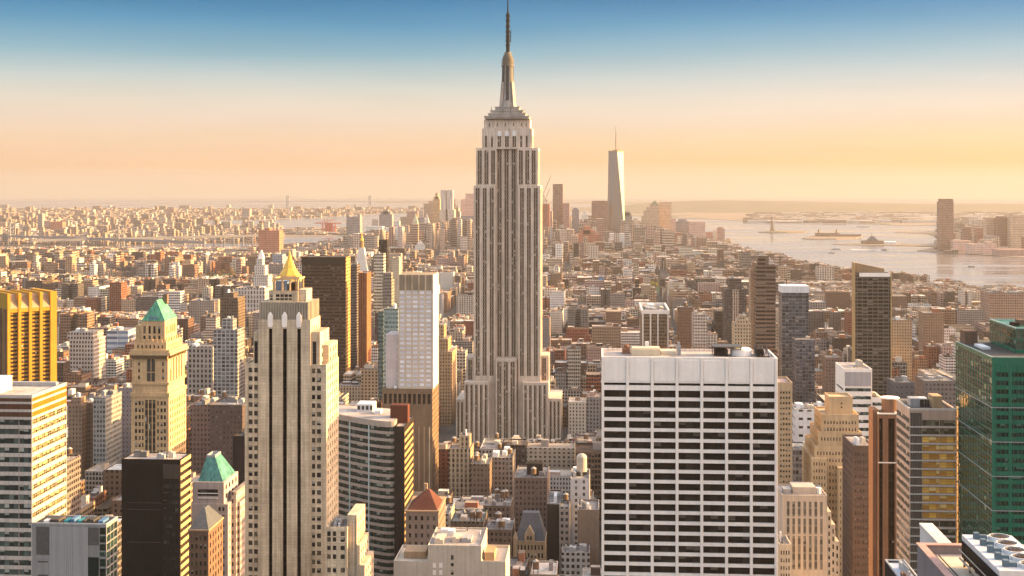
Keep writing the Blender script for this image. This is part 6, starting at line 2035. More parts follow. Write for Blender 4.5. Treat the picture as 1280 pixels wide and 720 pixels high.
    for pl, pr, py, dy in ((547, 565, 440, 0), (548, 560, 424, 4), (549, 555, 407, 8)):
        T.part('tier', MB().box(XA(pl, Y + dy), XA(pr, Y + dy), Y + dy, Y + 40 - dy, 0, z(py)), GS)
    reserve((XA(547, Y), XA(566, Y), Y, Y + 40), z(420), 'the golden setback tower')


build_middle()


# ---------------------------------------------------------------- far landmarks: downtown, Brooklyn, Jersey City
def build_far():
    tone = {
        'grey': (.24, .21, .20), 'brown': (.22, .135, .10), 'rose': (.34, .22, .18), 'cream': (.48, .40, .32), 'white': (.60, .55, .50), 'gold': (.42, .30, .18),
        'blue': (.20, .22, .25), 'dark': (.11, .09, .085), 'sand': (.42, .31, .22), 'red': (.34, .14, .09), 'pink': (.46, .32, .27)}
    mats = {}

    def fm(t, big):
        if (t, big) not in mats:
            mats[t, big] = facade('far_%s_%s' % (t, 'broad' if big else 'fine'), tuple(min(.75, x * 1.35) for x in tone[t]), win=tuple(x * .35 for x in tone[t]), bay=9 if big else 5, fl=11 if big else 7, wf=.5, hf=.5, roof=tuple(x * .9 for x in tone[t]))
        return mats[t, big]
    rows = [
        # pxl, pxr, py, Y, depth, tone, label, tiers[(l,r,py)]
        (433, 450, 271, 5300, 50, 'grey', 'grey slab with notched roofline left of downtown cluster', [(433, 437, 269), (447, 450, 268)]),
        (458, 478, 283, 5700, 60, 'white', 'pale broad block at left end of downtown cluster', []),
        (474, 490, 268, 6100, 50, 'grey', 'grey domed-top tower at left end of downtown cluster', [(476, 488, 264.5), (479, 485, 262)]),
        (480, 502, 285, 5600, 60, 'white', 'wide pale low block before grey domed-top tower', []),
        (487, 506, 283.5, 5900, 50, 'rose', 'rosy low block between domed-top tower and green-capped spire', []),
        (508.5, 522, 264, 6300, 50, 'rose', 'brownish flat-topped tower tapering upward in downtown cluster', []),
        (522, 531, 272, 6200, 50, 'grey', 'grey slab right of tapering flat-topped tower', []),
        (529.5, 541, 254.5, 6400, 60, 'sand', 'sandy broad-shouldered tower left of twin silver towers', [(536, 541, 251)]),
        (541, 550, 249, 6350, 40, 'gold', 'slender golden tower with pointed copper cap', [(542, 549, 246), (544, 547.5, 241)]),
        (566, 571, 257, 6500, 40, 'gold', 'narrow tan tower right of twin silver towers', [(566, 568.5, 249)]),
        (576, 592, 249, 6500, 60, 'pink', 'pale pink stepped tower behind needle skyscraper', [(582, 592, 242)]),
        (576, 593, 270, 6000, 60, 'grey', 'grey broad block directly left of needle skyscraper shaft', []),
        (566, 577, 272, 6100, 50, 'rose', 'rosy block between twin silver towers and needle skyscraper', []),
        (676.5, 687, 255, 6000, 40, 'red', 'red unfinished tower core under two construction cranes', []),
        (691, 703.5, 230, 6100, 45, 'brown', 'tallest of bronze glass towers left of spire tower', []),
        (703.5, 712, 254, 6050, 40, 'rose', 'bronze shoulder block beside tallest bronze glass tower', []),
        (715, 724, 262, 6150, 40, 'blue', 'slim blue-grey tower between bronze glass towers and spire tower', [(716.5, 722.5, 260)]),
        (725, 733, 278, 5900, 40, 'red', 'small reddish tower below slim blue-grey tower', []),
        (739.5, 760, 252, 5850, 50, 'brown', 'dark bronze slab immediately left of spire tower', [(740.5, 759.5, 251)]),
        (719, 748, 293, 5200, 70, 'red', 'dusky red stepped block below dark bronze slab', [(724, 744, 288), (729, 738, 283)]),
        (756, 788, 299, 5300, 70, 'white', 'white sloped block at foot of spire tower', [(762, 788, 292)]),
        (779, 790, 270, 6150, 40, 'grey', 'grey round-shouldered tower right of spire tower', [(780, 789, 266.5), (781, 787, 264.5)]),
        (824, 839, 252.5, 6200, 50, 'sand', 'sandy flat-topped tower right of peaked tower', []),
        (799, 816, 287, 5500, 50, 'grey', 'grey block in front of peaked tower', []),
        (820, 838, 293, 5400, 50, 'pink', 'pinkish twin block below sandy flat-topped tower', []),
        (838, 852, 291, 5420, 50, 'brown', 'brownish block below sandy flat-topped tower', []),
        (845, 861, 277, 6100, 50, 'grey', 'grey shouldered block behind broad peach tower', [(848, 858, 274)]),
        (862, 881.5, 277, 6000, 60, 'pink', 'broad peach tower with dark flat brow', []),
        (882.5, 891, 290, 6100, 40, 'rose', 'small mauve tower right of broad peach tower', []),
        (896.5, 906, 286, 6000, 40, 'rose', 'round reddish tower near downtown tip', [(897.5, 904, 284)]),
        (907.5, 914, 301, 5900, 40, 'gold', 'small golden stepped tower at downtown tip by water', [(909, 912.5, 298)]),
        (465, 473, 274, 6200, 40, 'cream', 'narrow cream tower just left of grey domed-top tower', []),
        (491, 499, 276, 6250, 40, 'white', 'pale tower just right of grey domed-top tower', []),
        (500.5, 508, 271, 6350, 40, 'sand', 'pale sandy tower just left of tapering flat-topped tower', []),
        (523, 529, 263, 6500, 40, 'cream', 'pale tower behind the gothic tower with tall pyramid spire', []),
        (566.5, 575, 264, 6550, 40, 'white', 'pale stepped tower between twin silver towers and pale pink stepped tower', [(568, 573.5, 260)]),
        (684.5, 690.5, 264, 6200, 40, 'pink', 'pinkish slim tower squeezed between red tower core and tallest bronze tower', []),
        (708.5, 714.5, 271, 6250, 40, 'cream', 'cream tower below bronze shoulder block', []),
        (727, 735, 268, 6300, 40, 'white', 'pale tower between slim blue-grey tower and dark bronze slab', [(729, 733.5, 264)]),
        (734, 740, 276, 6000, 40, 'sand', 'sandy tower touching left edge of dark bronze slab', []),
        (790.5, 798, 277, 6300, 40, 'cream', 'cream tower between grey round-shouldered tower and peaked tower', [(792, 797, 273)]),
        (839.3, 845, 273, 6350, 40, 'pink', 'pinkish tower right behind sandy flat-topped tower', []),
        (891.5, 896, 288, 6250, 40, 'cream', 'narrow cream tower between mauve and round reddish towers', []),
        (323, 349, 288, 4800, 60, 'red', 'big reddish brown rounded slab near the east river', [(331, 337, 285)]),
        (340, 353, 318, 3700, 40, 'blue', 'teal-grey block below big reddish brown slab', []),
        (351, 366, 312, 4200, 40, 'sand', 'sandy block right of big reddish brown slab', []),
        (47, 53, 267, 7300, 40, 'grey', 'tallest grey tower of far-bank cluster', []),
        (12, 20, 279, 7100, 40, 'blue', 'blue-grey tower at left end of far-bank cluster', []),
        (24, 39, 286, 7000, 60, 'cream', 'cream broad slab of far-bank cluster', []),
        (63, 78, 277, 7200, 50, 'red', 'orange-red tower with greenish brow in far-bank cluster', []),
        (55, 63, 276, 7250, 40, 'rose', 'rosy tower beside orange-red far-bank tower', []),
        (98, 109, 283, 7100, 50, 'grey', 'grey slab with bright edge at right of far-bank cluster', []),
        (89, 97, 288, 7000, 40, 'sand', 'sandy slab left of grey bright-edged far-bank slab', []),
        (246, 262, 290, 7300, 60, 'grey', 'lonely grey block on far bank beneath the little bay', []),
        (302, 312, 261, 10500, 70, 'grey', 'far pale block alone against the sea', []),
        (1175, 1192, 252, 5350, 50, 'brown', 'tallest tower across the right-hand river, lit bronze', [(1175.5, 1191.5, 248.5)]),
        (1205.5, 1214, 284, 5600, 45, 'brown', 'small brown tower right of tallest tower across the river', []),
        (1222, 1231, 285, 5650, 45, 'brown', 'squat brown tower between small brown and ribbed towers across river', []),
        (1233, 1244, 272, 5500, 45, 'sand', 'tan ribbed tower across the right-hand river', []),
        (1247, 1258, 272, 5450, 45, 'brown', 'brown round-topped tower across the right-hand river', [(1248, 1256.5, 270.5)]),
        (1257.5, 1267, 284, 5460, 45, 'brown', 'low brown block filling gap between round-topped and broad towers', []),
        (1263.5, 1300, 271, 5400, 60, 'sand', 'broad sandy slab at frame edge across the right-hand river', [(1266, 1300, 269)]),
        (1192, 1215, 301, 5300, 60, 'pink', 'low pinkish waterfront block right of tallest river tower', []),
        (1212, 1246, 305, 5180, 60, 'pink', 'long pink waterfront block with humped roof', [(1234, 1242, 302)]),
        (1248, 1290, 312, 5060, 80, 'rose', 'low rosy pier shed at waterfront across the right-hand river', []),
    ]
    for (l, r, py, Y, dep, t, lab, tiers) in rows:
        b = fp(l, r, Y, dep)
        z = ZA(py, (l + r) / 2, Y)
        cat = 'tower' if z > 90 else 'building'
        T = Thing('tower' if z > 90 else 'building', lab, cat, ((b[0] + b[1]) / 2, Y + dep / 2, 0))
        mat = fm(t, Y > 7000)
        T.part('wall', MB().box(*b, 0, z), mat)
        zz = z
        for (a, c, p) in tiers:
            if p > py: continue
            q = fp(a, c, Y + 4, dep * .7)
            z2 = ZA(p, (a + c) / 2, Y)
            T.part('upper_tier', MB().box(*q, zz + .02 if a >= l else 0, z2), mat)
        reserve(b, z, None, 6)
    # twin silver towers and two little spires
    for l, r, lab in ((551, 557.5, 'left one of the twin silver towers downtown'), (558.5, 566, 'right one of the twin silver towers downtown')):
        Y = 6250
        b = fp(l, r, Y, 40)
        T = Thing('tower', lab, 'tower', ((b[0] + b[1]) / 2, Y + 20, 0), 'twin silver towers')
        T.part('wall', MB().box(*b, 0, ZA(237.5, l, Y)), facade('silver_ribs', (.60, .53, .46), win=(.35, .30, .26), bay=6, fl=200, wf=.4, hf=1.0))
        T.part('lower_tier', MB().box(b[0] - 5, b[1] + 8, Y - 4, Y + 44, 0, ZA(262, l, Y)), fm('cream', False))
        T.part('base', MB().box(b[0] - 10, b[1] + 12, Y - 8, Y + 48, 0, ZA(292, l, Y)), fm('cream', False))
        reserve(b, ZA(237.5, l, Y))
    for l, r, pe, pt, Y, t, lab, capm in ((514.5, 523, 280, 267, 5900, 'cream', 'cream tower with pale green pointed spire downtown', plain('pale_green_spire', (.50, .46, .30))), (526.5, 539.5, 289, 267, 5700, 'white', 'white gothic tower with tall pyramid spire downtown', plain('white_spire_far', (.58, .50, .44))),
                                          (497, 507, 305, 296, 5300, 'cream', 'small cream domed tower below green-spired downtown tower', plain('cream_dome', (.60, .50, .38))), (519, 530, 307, 300, 5000, 'white', 'white stepped block low in front of downtown spires', plain('white_spire_far', (0, 0, 0)))):
        b = fp(l, r, Y, 36)
        T = Thing('tower', lab, 'tower', ((b[0] + b[1]) / 2, Y + 18, 0))
        z0, z1 = ZA(pe, l, Y), ZA(pt, l, Y)
        T.part('wall', MB().box(*b, 0, z0), fm(t, False))
        w = b[1] - b[0]
        T.part('spire', MB().box(b[0] + w * .15, b[1] - w * .15, Y + 5, Y + 31, z0 + .01, z0 + (z1 - z0) * .25).frustum((b[0] + w * .18, b[1] - w * .18, Y + 6, Y + 30), z0 + (z1 - z0) * .25 + .01, ((b[0] + b[1]) / 2 - 1.2, (b[0] + b[1]) / 2 + 1.2, Y + 17, Y + 19), z1), capm)
        reserve(b, z0)
    # tall chamfered tower with spire: square base turning into a rotated square
    Y = 5900
    xm = XA(770, Y); s = Y / FPX
    zb, zt = 30, ZA(190, 770, Y)
    h = 9.6 * s
    T = Thing('spire_tower', 'tallest downtown glass tower with faceted sides and thin spire', 'tower', (xm, Y + h, 0))
    cy = Y + h
    k = math.sqrt(2) * .70
    bot = [(xm - h, cy - h), (xm + h, cy - h), (xm + h, cy + h), (xm - h, cy + h)]
    a_ = math.radians(10)
    rot = lambda x, y: (xm + x * math.cos(a_) - y * math.sin(a_), cy + x * math.sin(a_) + y * math.cos(a_))
    bot = [rot(-h, -h), rot(h, -h), rot(h, h), rot(-h, h)]
    q = h * .98
    top = [rot(0, -q), rot(q, 0), rot(0, q), rot(-q, 0)]
    m = MB()
    m.prism(bot, 0, zb + .01, False)
    for i in range(4):
        j = (i + 1) % 4
        m.face([(*bot[i], zb), (*bot[j], zb), (*top[i], zt)])
        m.face([(*bot[j], zb), (*top[j], zt), (*top[i], zt)])
    m.face([(*p, zt) for p in top])
    g = glass('tower_glass', dark=(.11, .10, .10), light=(.16, .15, .145), pblind=0, pw=40, rough=.2, spec=1.0, mull=(.13, .12, .12), metal=.25)
    T.part('glazed_shaft', m, g)
    T.part('parapet', MB().prism([((p[0] - xm) * 1.02 + xm, (p[1] - cy) * 1.02 + cy) for p in top], zt + .05, zt + 6), plain('bronze_ring', (.30, .20, .12)))
    m = MB().cyl(xm, cy, zt + 6, zt + 9, 17, None, 20).cyl(xm, cy, zt + 9, zt + 70, 2.4, 2.0, 8).cyl(xm, cy, zt + 70, ZA(156.5, 770, Y), 1.6, .6, 6)
    for f in (.3, .5, .7): m.cyl(xm, cy, zt + 9 + 100 * f, zt + 12 + 100 * f, 3.4, None, 8)
    T.part('spire', m, plain('spire_steel', (.20, .14, .11)))
    reserve((xm - h, xm + h, Y, Y + 2 * h), zt, 'the spire tower')
    # peaked tower
    Y = 6150
    T = Thing('peaked_tower', 'brown tower with stepped shoulders and pointed green pyramid peak', 'tower', (XA(812, Y), Y + 25, 0))
    fmx = fm('sand', False)
    for l, r, py, dy in ((802, 824, 270, 0), (804.5, 824, 263, 2), (808, 824, 259, 4), (812.5, 823, 256, 6)):
        T.part('tier', MB().box(XA(l, Y + dy), XA(r, Y + dy), Y + dy, Y + 52 - dy, 0, ZA(py, 812, Y)), fmx)
    T.part('peak', MB().frustum((XA(812.7, Y), XA(823, Y), Y + 7, Y + 45), ZA(256, 812, Y) + .02, (XA(818.5, Y), XA(819.5, Y), Y + 24, Y + 27), ZA(251, 818, Y)), plain('green_peak', (.16, .17, .11)))
    reserve(fp(802, 824, Y, 52), ZA(258, 812, Y), 'the peaked tower')
    # cranes over the red core
    Y = 6000
    for px, tip, py0, lab in ((680, (689, 219), 256, 'taller of two thin construction cranes beside needle skyscraper'), (683, (687.5, 236), 256, 'shorter of two thin construction cranes beside needle skyscraper')):
        x = XA(px, Y)
        T = Thing('construction_crane', lab, 'crane', (x, Y + 20, 0))
        zt = ZA(245 if px == 680 else 250, px, Y)
        T.part('mast', MB().bar((x, Y - 8, 0), (x, Y - 8, zt), 1.5), RUST)
        T.part('jib', MB().bar((x - 8, Y - 8, zt - 4), (XA(tip[0], Y), Y - 8, ZA(tip[1], tip[0], Y)), 1.0), RUST)
        T.part('cab', MB().box(x - 3, x + 3, Y - 11, Y - 5, zt - 4, zt + 2, True), RUST)
    # dark sculpted cap of the peach tower
    # suspension bridge at the narrows
    D = 16800
    zt = lambda py: EYE - (py - HZ) / FPX * D
    T = Thing('suspension_bridge', 'far suspension bridge of two slim towers on the horizon', 'bridge', (XA(410, D), D, 0))
    xs = [XA(359.5, D), XA(462.5, D)]
    for x in xs:
        m = MB()
        for dx in (-11, 11): m.box(x + dx - 7, x + dx + 7, D - 8, D + 8, -2, zt(244.5))
        for zz in (60, zt(246)): m.box(x - 4, x + 4, D - 6, D + 6, zz - 8, zz)
        T.part('bridge_tower', m, GREYM)
    T.part('deck', MB().box(XA(300, D), XA(540, D), D - 14, D + 14, 62, 68, True), GREYM)
    m = MB()
    for dy in (-12, 12):
        pts = []
        for i in range(25):
            t = i / 24
            pts.append((xs[0] + (xs[1] - xs[0]) * t, D + dy, zt(245) - (zt(245) - 74) * (1 - (2 * t - 1) ** 2)))
        pts = [(XA(310, D), D + dy, 68)] + pts + [(XA(520, D), D + dy, 68)]
        for p, q_ in zip(pts, pts[1:]): m.bar(p, q_, 1.0)
    T.part('cable', m, GREYM)
    # east river suspension bridge with two lattice towers
    x1, y1 = GR(150, 311); x2, y2 = GR(-60, 303)
    T = Thing('river_bridge', 'grey lattice suspension bridge crossing the river at left', 'bridge', ((x1 + x2) / 2, (y1 + y2) / 2, 0))
    d = Vector((x2 - x1, y2 - y1, 0)); L_ = d.length; d.normalize()
    nrm = Vector((-d.y, d.x, 0))
    H = 100
    for t in (.0, .62):
        c = Vector((x1, y1, 0)) + d * (t * L_)
        m = MB()
        for s1 in (-1, 1):
            for s2 in (-1, 1):
                p = c + nrm * (13 * s1) + d * (9 * s2)
                m.bar((p.x, p.y, -2), (p.x - d.x * 4 * s2, p.y - d.y * 4 * s2, H), 2.1)
            for k_ in range(5):
                za = 8 + 18 * k_
                p, q_ = c + nrm * (13 * s1) + d * 8, c + nrm * (13 * s1) - d * 8
                m.bar((p.x, p.y, za), (q_.x, q_.y, za + 18), .9); m.bar((q_.x, q_.y, za), (p.x, p.y, za + 18), .9)
        for za in (45, 75, 97):
            p, q_ = c + nrm * 13, c - nrm * 13
            m.bar((p.x, p.y, za), (q_.x, q_.y, za), 1.6)
        T.part('bridge_tower', m, plain('bridge_grey', (.22, .21, .215)))
    m = MB()
    p, q_ = Vector((x1, y1, 0)) - d * 500, Vector((x2, y2, 0))
    m.bar((p.x, p.y, 38), (q_.x, q_.y, 38), 5)
    T.part('deck', m, plain('bridge_grey', (0, 0, 0)))
    m = MB()
    for s1 in (-1, 1):
        pts = []
        for i in range(17):
            t = i / 16
            pts.append(Vector((x1, y1, 0)) + nrm * (13 * s1) + d * (.62 * L_ * t) + Vector((0, 0, 98 - 54 * (1 - (2 * t - 1) ** 2))))
        pts.insert(0, Vector((x1, y1, 42)) - d * 420 + nrm * 13 * s1)
        for a, c in zip(pts, pts[1:]): m.bar(a, c, .9)
    T.part('cable', m, plain('bridge_grey', (0, 0, 0)))
    # a long low bridge along the shore
    x1, y1 = GR(230, 309.5); x2, y2 = GR(327, 305.5)
    T = Thing('river_bridge', 'long low dark bridge between houses and big reddish brown slab', 'bridge', ((x1 + x2) / 2, (y1 + y2) / 2, 0))
    T.part('deck', MB().bar((x1 - 600, y1 - 150, 34), (x2, y2, 40), 5), plain('bridge_grey', (0, 0, 0)))
    m = MB()
    for k_ in range(9):
        t = k_ / 8
        x, y = x1 + (x2 - x1) * t, y1 + (y2 - y1) * t
        m.box(x - 3, x + 3, y - 3, y + 3, -2, 34 + 5 * t)
    T.part('pier', m, plain('bridge_grey', (0, 0, 0)))
    # statue on its island
    sheet('liberty_island_ground', poly_px([(948, 290.2), (958, 289), (968, 288.4), (985, 288.2), (1000, 288.8), (1009, 289.6), (1006, 290.6), (985, 291), (962, 291)]), -4, 2.5, LAND)
    x, y = GR(965, 289.6)
    k_ = y / FPX
    T = Thing('statue', 'tiny robed statue on tall pedestal on a low island in the bay', 'statue', (x, y, 2.5))
    T.part('pedestal', MB().frustum((x - 13, x + 13, y - 13, y + 13), 2.5, (x - 10, x + 10, y - 10, y + 10), 18).frustum((x - 8, x + 8, y - 8, y + 8), 18.01, (x - 6, x + 6, y - 6, y + 6), 46), TAN)
    m = MB().cyl(x, y, 46.02, 62, 5.6, 4.6, 10).cyl(x, y, 62, 74, 4.6, 3.6, 10).cyl(x, y, 74, 76, 3.6, 1.6, 10).cyl(x, y, 76, 81, 1.9, 1.5, 10).cyl(x, y, 81, 83, 2.6, 1.2, 10)
    T.part('robed_figure', m, BROWN)
    T.part('raised_arm', MB().bar((x - 3, y, 73), (x - 4.6, y, 88), 1.1).cyl(x - 4.8, y, 88, 92, 1.6, .4, 8), BROWN)
    # immigration-hall island
    isl = [(1003, 298.2), (1012, 295.8), (1022, 293.6), (1040, 293), (1060, 292.8), (1075, 293.6), (1078, 295.5), (1070, 297.8), (1045, 298.8), (1015, 299)]
    sheet('ellis_island_ground', poly_px(isl), -4, 2, LAND)
    T = Thing('island_hall', 'low tan hall with corner turrets on middle island in the bay', 'building', (*GR(1035, 296), 2))
    x, y = GR(1034, 296)
    wl = facade('island_brick', (.33, .22, .15), bay=8, fl=9, wf=.5, hf=.5)
    T.part('wall', MB().box(x - 60, x + 60, y - 20, y + 20, 2, 20).box(x + 61, x + 170, y - 15, y + 25, 2, 14), wl)
    for i in (-1, 1): T.part('turret', MB().cyl(x + 45 * i, y - 16, 20, 36, 5, 5, 10, False).cyl(x + 45 * i, y - 16, 36, 42, 5, 0, 10), wl)
    T = Thing('terminal', 'small pier terminal with clock turret at tip of spit across river', 'building', (*GR(1092, 305), 0))
    x, y = GR(1090, 305)
    T.part('wall', MB().box(x - 45, x + 50, y - 15, y + 25, 0, 16), wl)
    T.part('roof', MB().frustum((x - 20, x + 25, y - 15, y + 25), 16.01, (x - 4, x + 8, y, y + 10), 34), SLATE)
    T.part('turret', MB().cyl(x, y + 5, 34, 50, 2.4, .3, 8), SLATE)
    x, y = GR(1109, 305)
    T = Thing('shed', 'bright white flat shed beside small pier terminal', 'shed', (x, y, 0))
    T.part('wall', MB().box(x - 32, x + 36, y - 14, y + 14, 0, 9), WHITEM)
    T.part('roof', MB().frustum((x - 33, x + 37, y - 15, y + 15), 9.01, (x - 33, x + 37, y - .5, y + .5), 13), WHITEM)
    # boats
    for px, py, L_, lab in ((1046, 311.5, 42, 'grey ferry in mid river, upper of two close together'), (1040, 316, 30, 'grey ferry in mid river, lower of two close together'), (1106, 312, 26, 'white ferry trailing a pale wake off the pier terminal'), (1080, 283.5, 90, 'long dark ship anchored on the far bay'), (1215, 333, 24, 'small white boat near the waterfront')):
        x, y = GR(px, py)
        T = Thing('ferry', lab, 'boat', (x, y, -2))
        w = L_ * .14
        hull = [(x - L_ / 2, y - w), (x + L_ * .36, y - w), (x + L_ / 2, y), (x + L_ * .36, y + w), (x - L_ / 2, y + w)]
        T.part('hull', MB().prism(hull, -2.3, 1.4), plain('boat_hull', (.20, .18, .17)))
        T.part('cabin', MB().box(x - L_ * .36, x + L_ * .22, y - w * .7, y + w * .7, 1.41, 4.6).box(x - L_ * .25, x + L_ * .12, y - w * .55, y + w * .55, 4.61, 7), WHITEM)
        T.part('funnel', MB().cyl(x - L_ * .1, y, 7.01, 10, w * .25, None, 8), RUST)
        if 'wake' in lab:
            m = MB(); m.face([(x - L_ / 2, y - w, -1.97), (x - L_ / 2, y + w, -1.97), (x - 130, y + 60, -1.97), (x - 130, y + 20, -1.97)])
            T.part('wake', m, plain('foam', (.7, .7, .7)))
    # gantry cranes at the container port
    for i, px in enumerate((406, 409.5, 413, 416.5)):
        x, y = GR(px, 291)
        T = Thing('gantry_crane', 'red port gantry crane on container quay beyond big reddish brown slab', 'crane', (x, y, 0), 'red port gantry cranes')
        m = MB()
        for dx in (-12, 12):
            for dy in (-9, 9): m.bar((x + dx, y + dy, 0), (x + dx, y + dy, 52), 2.0)
        T.part('portal', m, plain('crane_red', (.45, .12, .08)))
        T.part('boom', MB().bar((x - 55, y, 54), (x + 45, y, 54), 2.6).bar((x, y, 54), (x, y, 76), 1.6).bar((x, y, 76), (x - 45, y, 56), .9), plain('crane_red', (0, 0, 0)))


build_far()


# ---------------------------------------------------------------- the town between: thousands of roofs
PALETTE = [  # colour, word
    ((.22, .135, .09), 'brown'), ((.17, .10, .07), 'brown'), ((.33, .215, .14), 'tan'), ((.44, .32, .215), 'sandy'), ((.27, .10, .06), 'red brick'), ((.36, .16, .09), 'orange brick'),
    ((.54, .46, .37), 'cream'), ((.68, .62, .56), 'white'), ((.27, .235, .215), 'grey'), ((.12, .10, .092), 'dark grey'), ((.44, .345, .26), 'buff'), ((.38, .26, .22), 'pinkish'), ((.075, .055, .046), 'charcoal')]
WEIGHTS = [11, 10, 11, 10, 6, 3, 11, 11, 12, 8, 11, 7, 8]
RF = random.Random(77)


def in_poly(x, y, poly):
    c = False
    for (x0, y0), (x1, y1) in zip(poly, poly[1:] + poly[:1]):
        if (y0 > y) != (y1 > y) and x < (x1 - x0) * (y - y0) / (y1 - y0) + x0: c = not c
    return c


def y_ok(b): return b[2] < 3200


PARKS = [(*GR(815, 361.5), 55, 150), (*GR(716, 372), 60, 130), (*GR(283, 346), 80, 160)]


def lots():
    """building lots of the street grid, nearest first: (x0,x1,y0,y1)"""
    avs = [-155 - 145 * k for k in range(0, 4)] + [-155 - 435 - 210 * k for k in range(1, 18)] + [130 + 270 * k for k in range(0, 14)]
    avs.sort()
    out = []
    y = 616.0
    while y < 6900:
        small = y > 3300
        pitch = 80 if not small else RF.choice((66, 74, 92))
        dx = 0 if y < 3200 else 60 * math.sin(y / 500)
        for a, b in zip(avs, avs[1:]):
            a, b = a + 14 + dx, b - 14 + dx
            x = a
            while x < b - 9:
                w = RF.choice((14, 16, 18, 22, 26, 32, 40)) * (1.0 if y < 2600 else 1.15)
                if x + w > b - 7: w = b - x
                full = RF.random() < .22
                ya, yb = y + 9, y + pitch - 9
                if full and w > 20:
                    out.append((x, x + w - RF.choice((.25, .4, 1.5)), ya, yb))
                else:
                    mid = (ya + yb) / 2 + RF.uniform(-5, 5)
                    out.append((x, x + w - RF.choice((.25, .4, 1.2)), ya, mid - RF.uniform(1, 5)))
                    w2 = w * RF.uniform(.85, 1.0)
                    out.append((x, x + w2 - .3, mid + RF.uniform(1, 4), yb))
                x += w
        y += pitch
    return out


def height_at(x, y, px, w):
    """typical roof height for the district, with a few towers"""
    r = RF.random()
    if y < 1300:
        h = RF.triangular(26, 78, 48)
    elif y < 2200:
        h = RF.triangular(20, 66, 36)
    elif y < 3300:
        h = RF.triangular(14, 60, 26)
    elif y < 4600:
        h = RF.triangular(10, 50, 22)
    else:
        h = RF.triangular(12, 42, 20)
    if px < 360 and 2600 < y < 5400 and r < .19: h = RF.uniform(42, 66)           # housing slabs by the east river
    elif y < 2600 and r < .11: h = RF.uniform(60, 105)
    elif 2200 < y < 4800 and r < .07: h = RF.uniform(45, 85)
    elif y > 5000 and 430 < px < 905 and r < .34: h = RF.uniform(40, 165 if px < 640 else 125)
    elif px > 980 and y > 1900 and r < .05: h = RF.uniform(40, 70)
    return h


LIMX = [0, 60, 85, 150, 235, 300, 400, 480, 545, 590, 700, 745, 760, 975, 1000, 1090, 1200, 1280]


def top_limit(px, y):
    """highest row a filler roof may reach, by column and distance (what the photograph leaves open)"""
    if y < 760: lim = [680, 680, 690, 690, 690, 690, 690, 690, 690, 700, 715, 700, 600, 600, 690, 690, 690, 690]
    elif y < 1000: lim = [560, 575, 590, 590, 560, 560, 560, 560, 630, 622, 622, 618, 480, 560, 620, 600, 560, 500]
    elif y < 1290: lim = [520, 520, 540, 540, 480, 500, 500, 500, 556, 552, 552, 540, 470, 500, 505, 490, 480, 470]
    elif y < 1700: lim = [470, 440, 440, 455, 440, 440, 440, 430, 430, 440, 436, 430, 430, 440, 440, 430, 425, 430]
    elif y < 2600: lim = [400, 390, 390, 400, 400, 390, 390, 390, 400, 400, 385, 385, 385, 385, 385, 385, 380, 380]
    elif y < 3600: lim = [338, 345, 345, 350, 350, 345, 345, 340, 340, 340, 340, 340, 345, 345, 362, 362, 360, 360]
    elif y < 5000: lim = [311, 311, 312, 314, 314, 318, 312, 310, 312, 312, 300, 300, 300, 314, 324, 336, 344, 350]
    else: lim = [310, 310, 308, 310, 310, 310, 300, 284, 276, 272, 268, 266, 266, 318, 330, 338, 345, 350]
    return float(np.interp(px, LIMX, lim))


def gen_building(mb, b, h, col, detail, R):
    """one filler building into mb; detail 0..2. Returns the list of roof spots used by separate parts."""
    x0, x1, y0, y1 = b
    bay = R.choice((2.4, 2.8, 3.2, 3.8)); fl = R.choice((3.4, 3.7, 4.1))
    wf, hf = R.choice((.38, .46, .55, .68, .8)), R.choice((.46, .54, .64))
    far = max(1.0, y0 / 2100)
    seed = R.random() * 50
    rb = R.choice((.02, .06, .12, .25, .38, .5, .6, .8, 1.0)) * R.uniform(.8, 1.1)
    tn = R.uniform(.82, 1.16) * (.66 if y0 < 1290 else 1.0)  # near walls darkened in colour to deepen the shaded street gaps
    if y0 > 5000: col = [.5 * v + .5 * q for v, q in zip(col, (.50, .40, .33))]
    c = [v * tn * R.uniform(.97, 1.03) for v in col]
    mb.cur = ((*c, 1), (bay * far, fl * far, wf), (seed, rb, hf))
    w, d = x1 - x0, y1 - y0
    tiers = []
    zt = h
    if detail and h > 34 and R.random() < .32 and w > 14:
        f = R.uniform(.62, .85)
        z1 = h * f
        i = R.uniform(1.8, 4.5)
        tiers.append((x0, x1, y0, y1, 0, z1))
        q = (x0 + i, x1 - i * R.choice((0, 1)), y0 + i * R.choice((.5, 1)), y1 - i * .5)
        tiers.append((*q, z1, h))
    elif detail and R.random() < .20 and w > 15 and d > 22:
        # light court: a deep notch in the street face
        n0, n1 = x0 + w * .38, x0 + w * .62
        tiers.append((x0, n0, y0, y1, 0, h)); tiers.append((n1, x1, y0, y1, 0, h - .05)); tiers.append((n0 + .02, n1 - .02, y0 + d * .45, y1 - .05, 0, h - .1))
    else:
        tiers.append((x0, x1, y0, y1, 0, h))
    for t in tiers:
        p = .9 if detail else 0
        if detail == 2 or (detail and R.random() < .6):
            mb.box(*t[:5], t[5] - p, top=False)
            mb.ring(t[0], t[1], t[2], t[3], t[5] - p, t[5], .45)
            mb.face([(t[0] + .4, t[2] + .4, t[5] - p), (t[1] - .4, t[2] + .4, t[5] - p), (t[1] - .4, t[3] - .4, t[5] - p), (t[0] + .4, t[3] - .4, t[5] - p)])
        else:
            mb.box(*t)
    return tiers[-1]


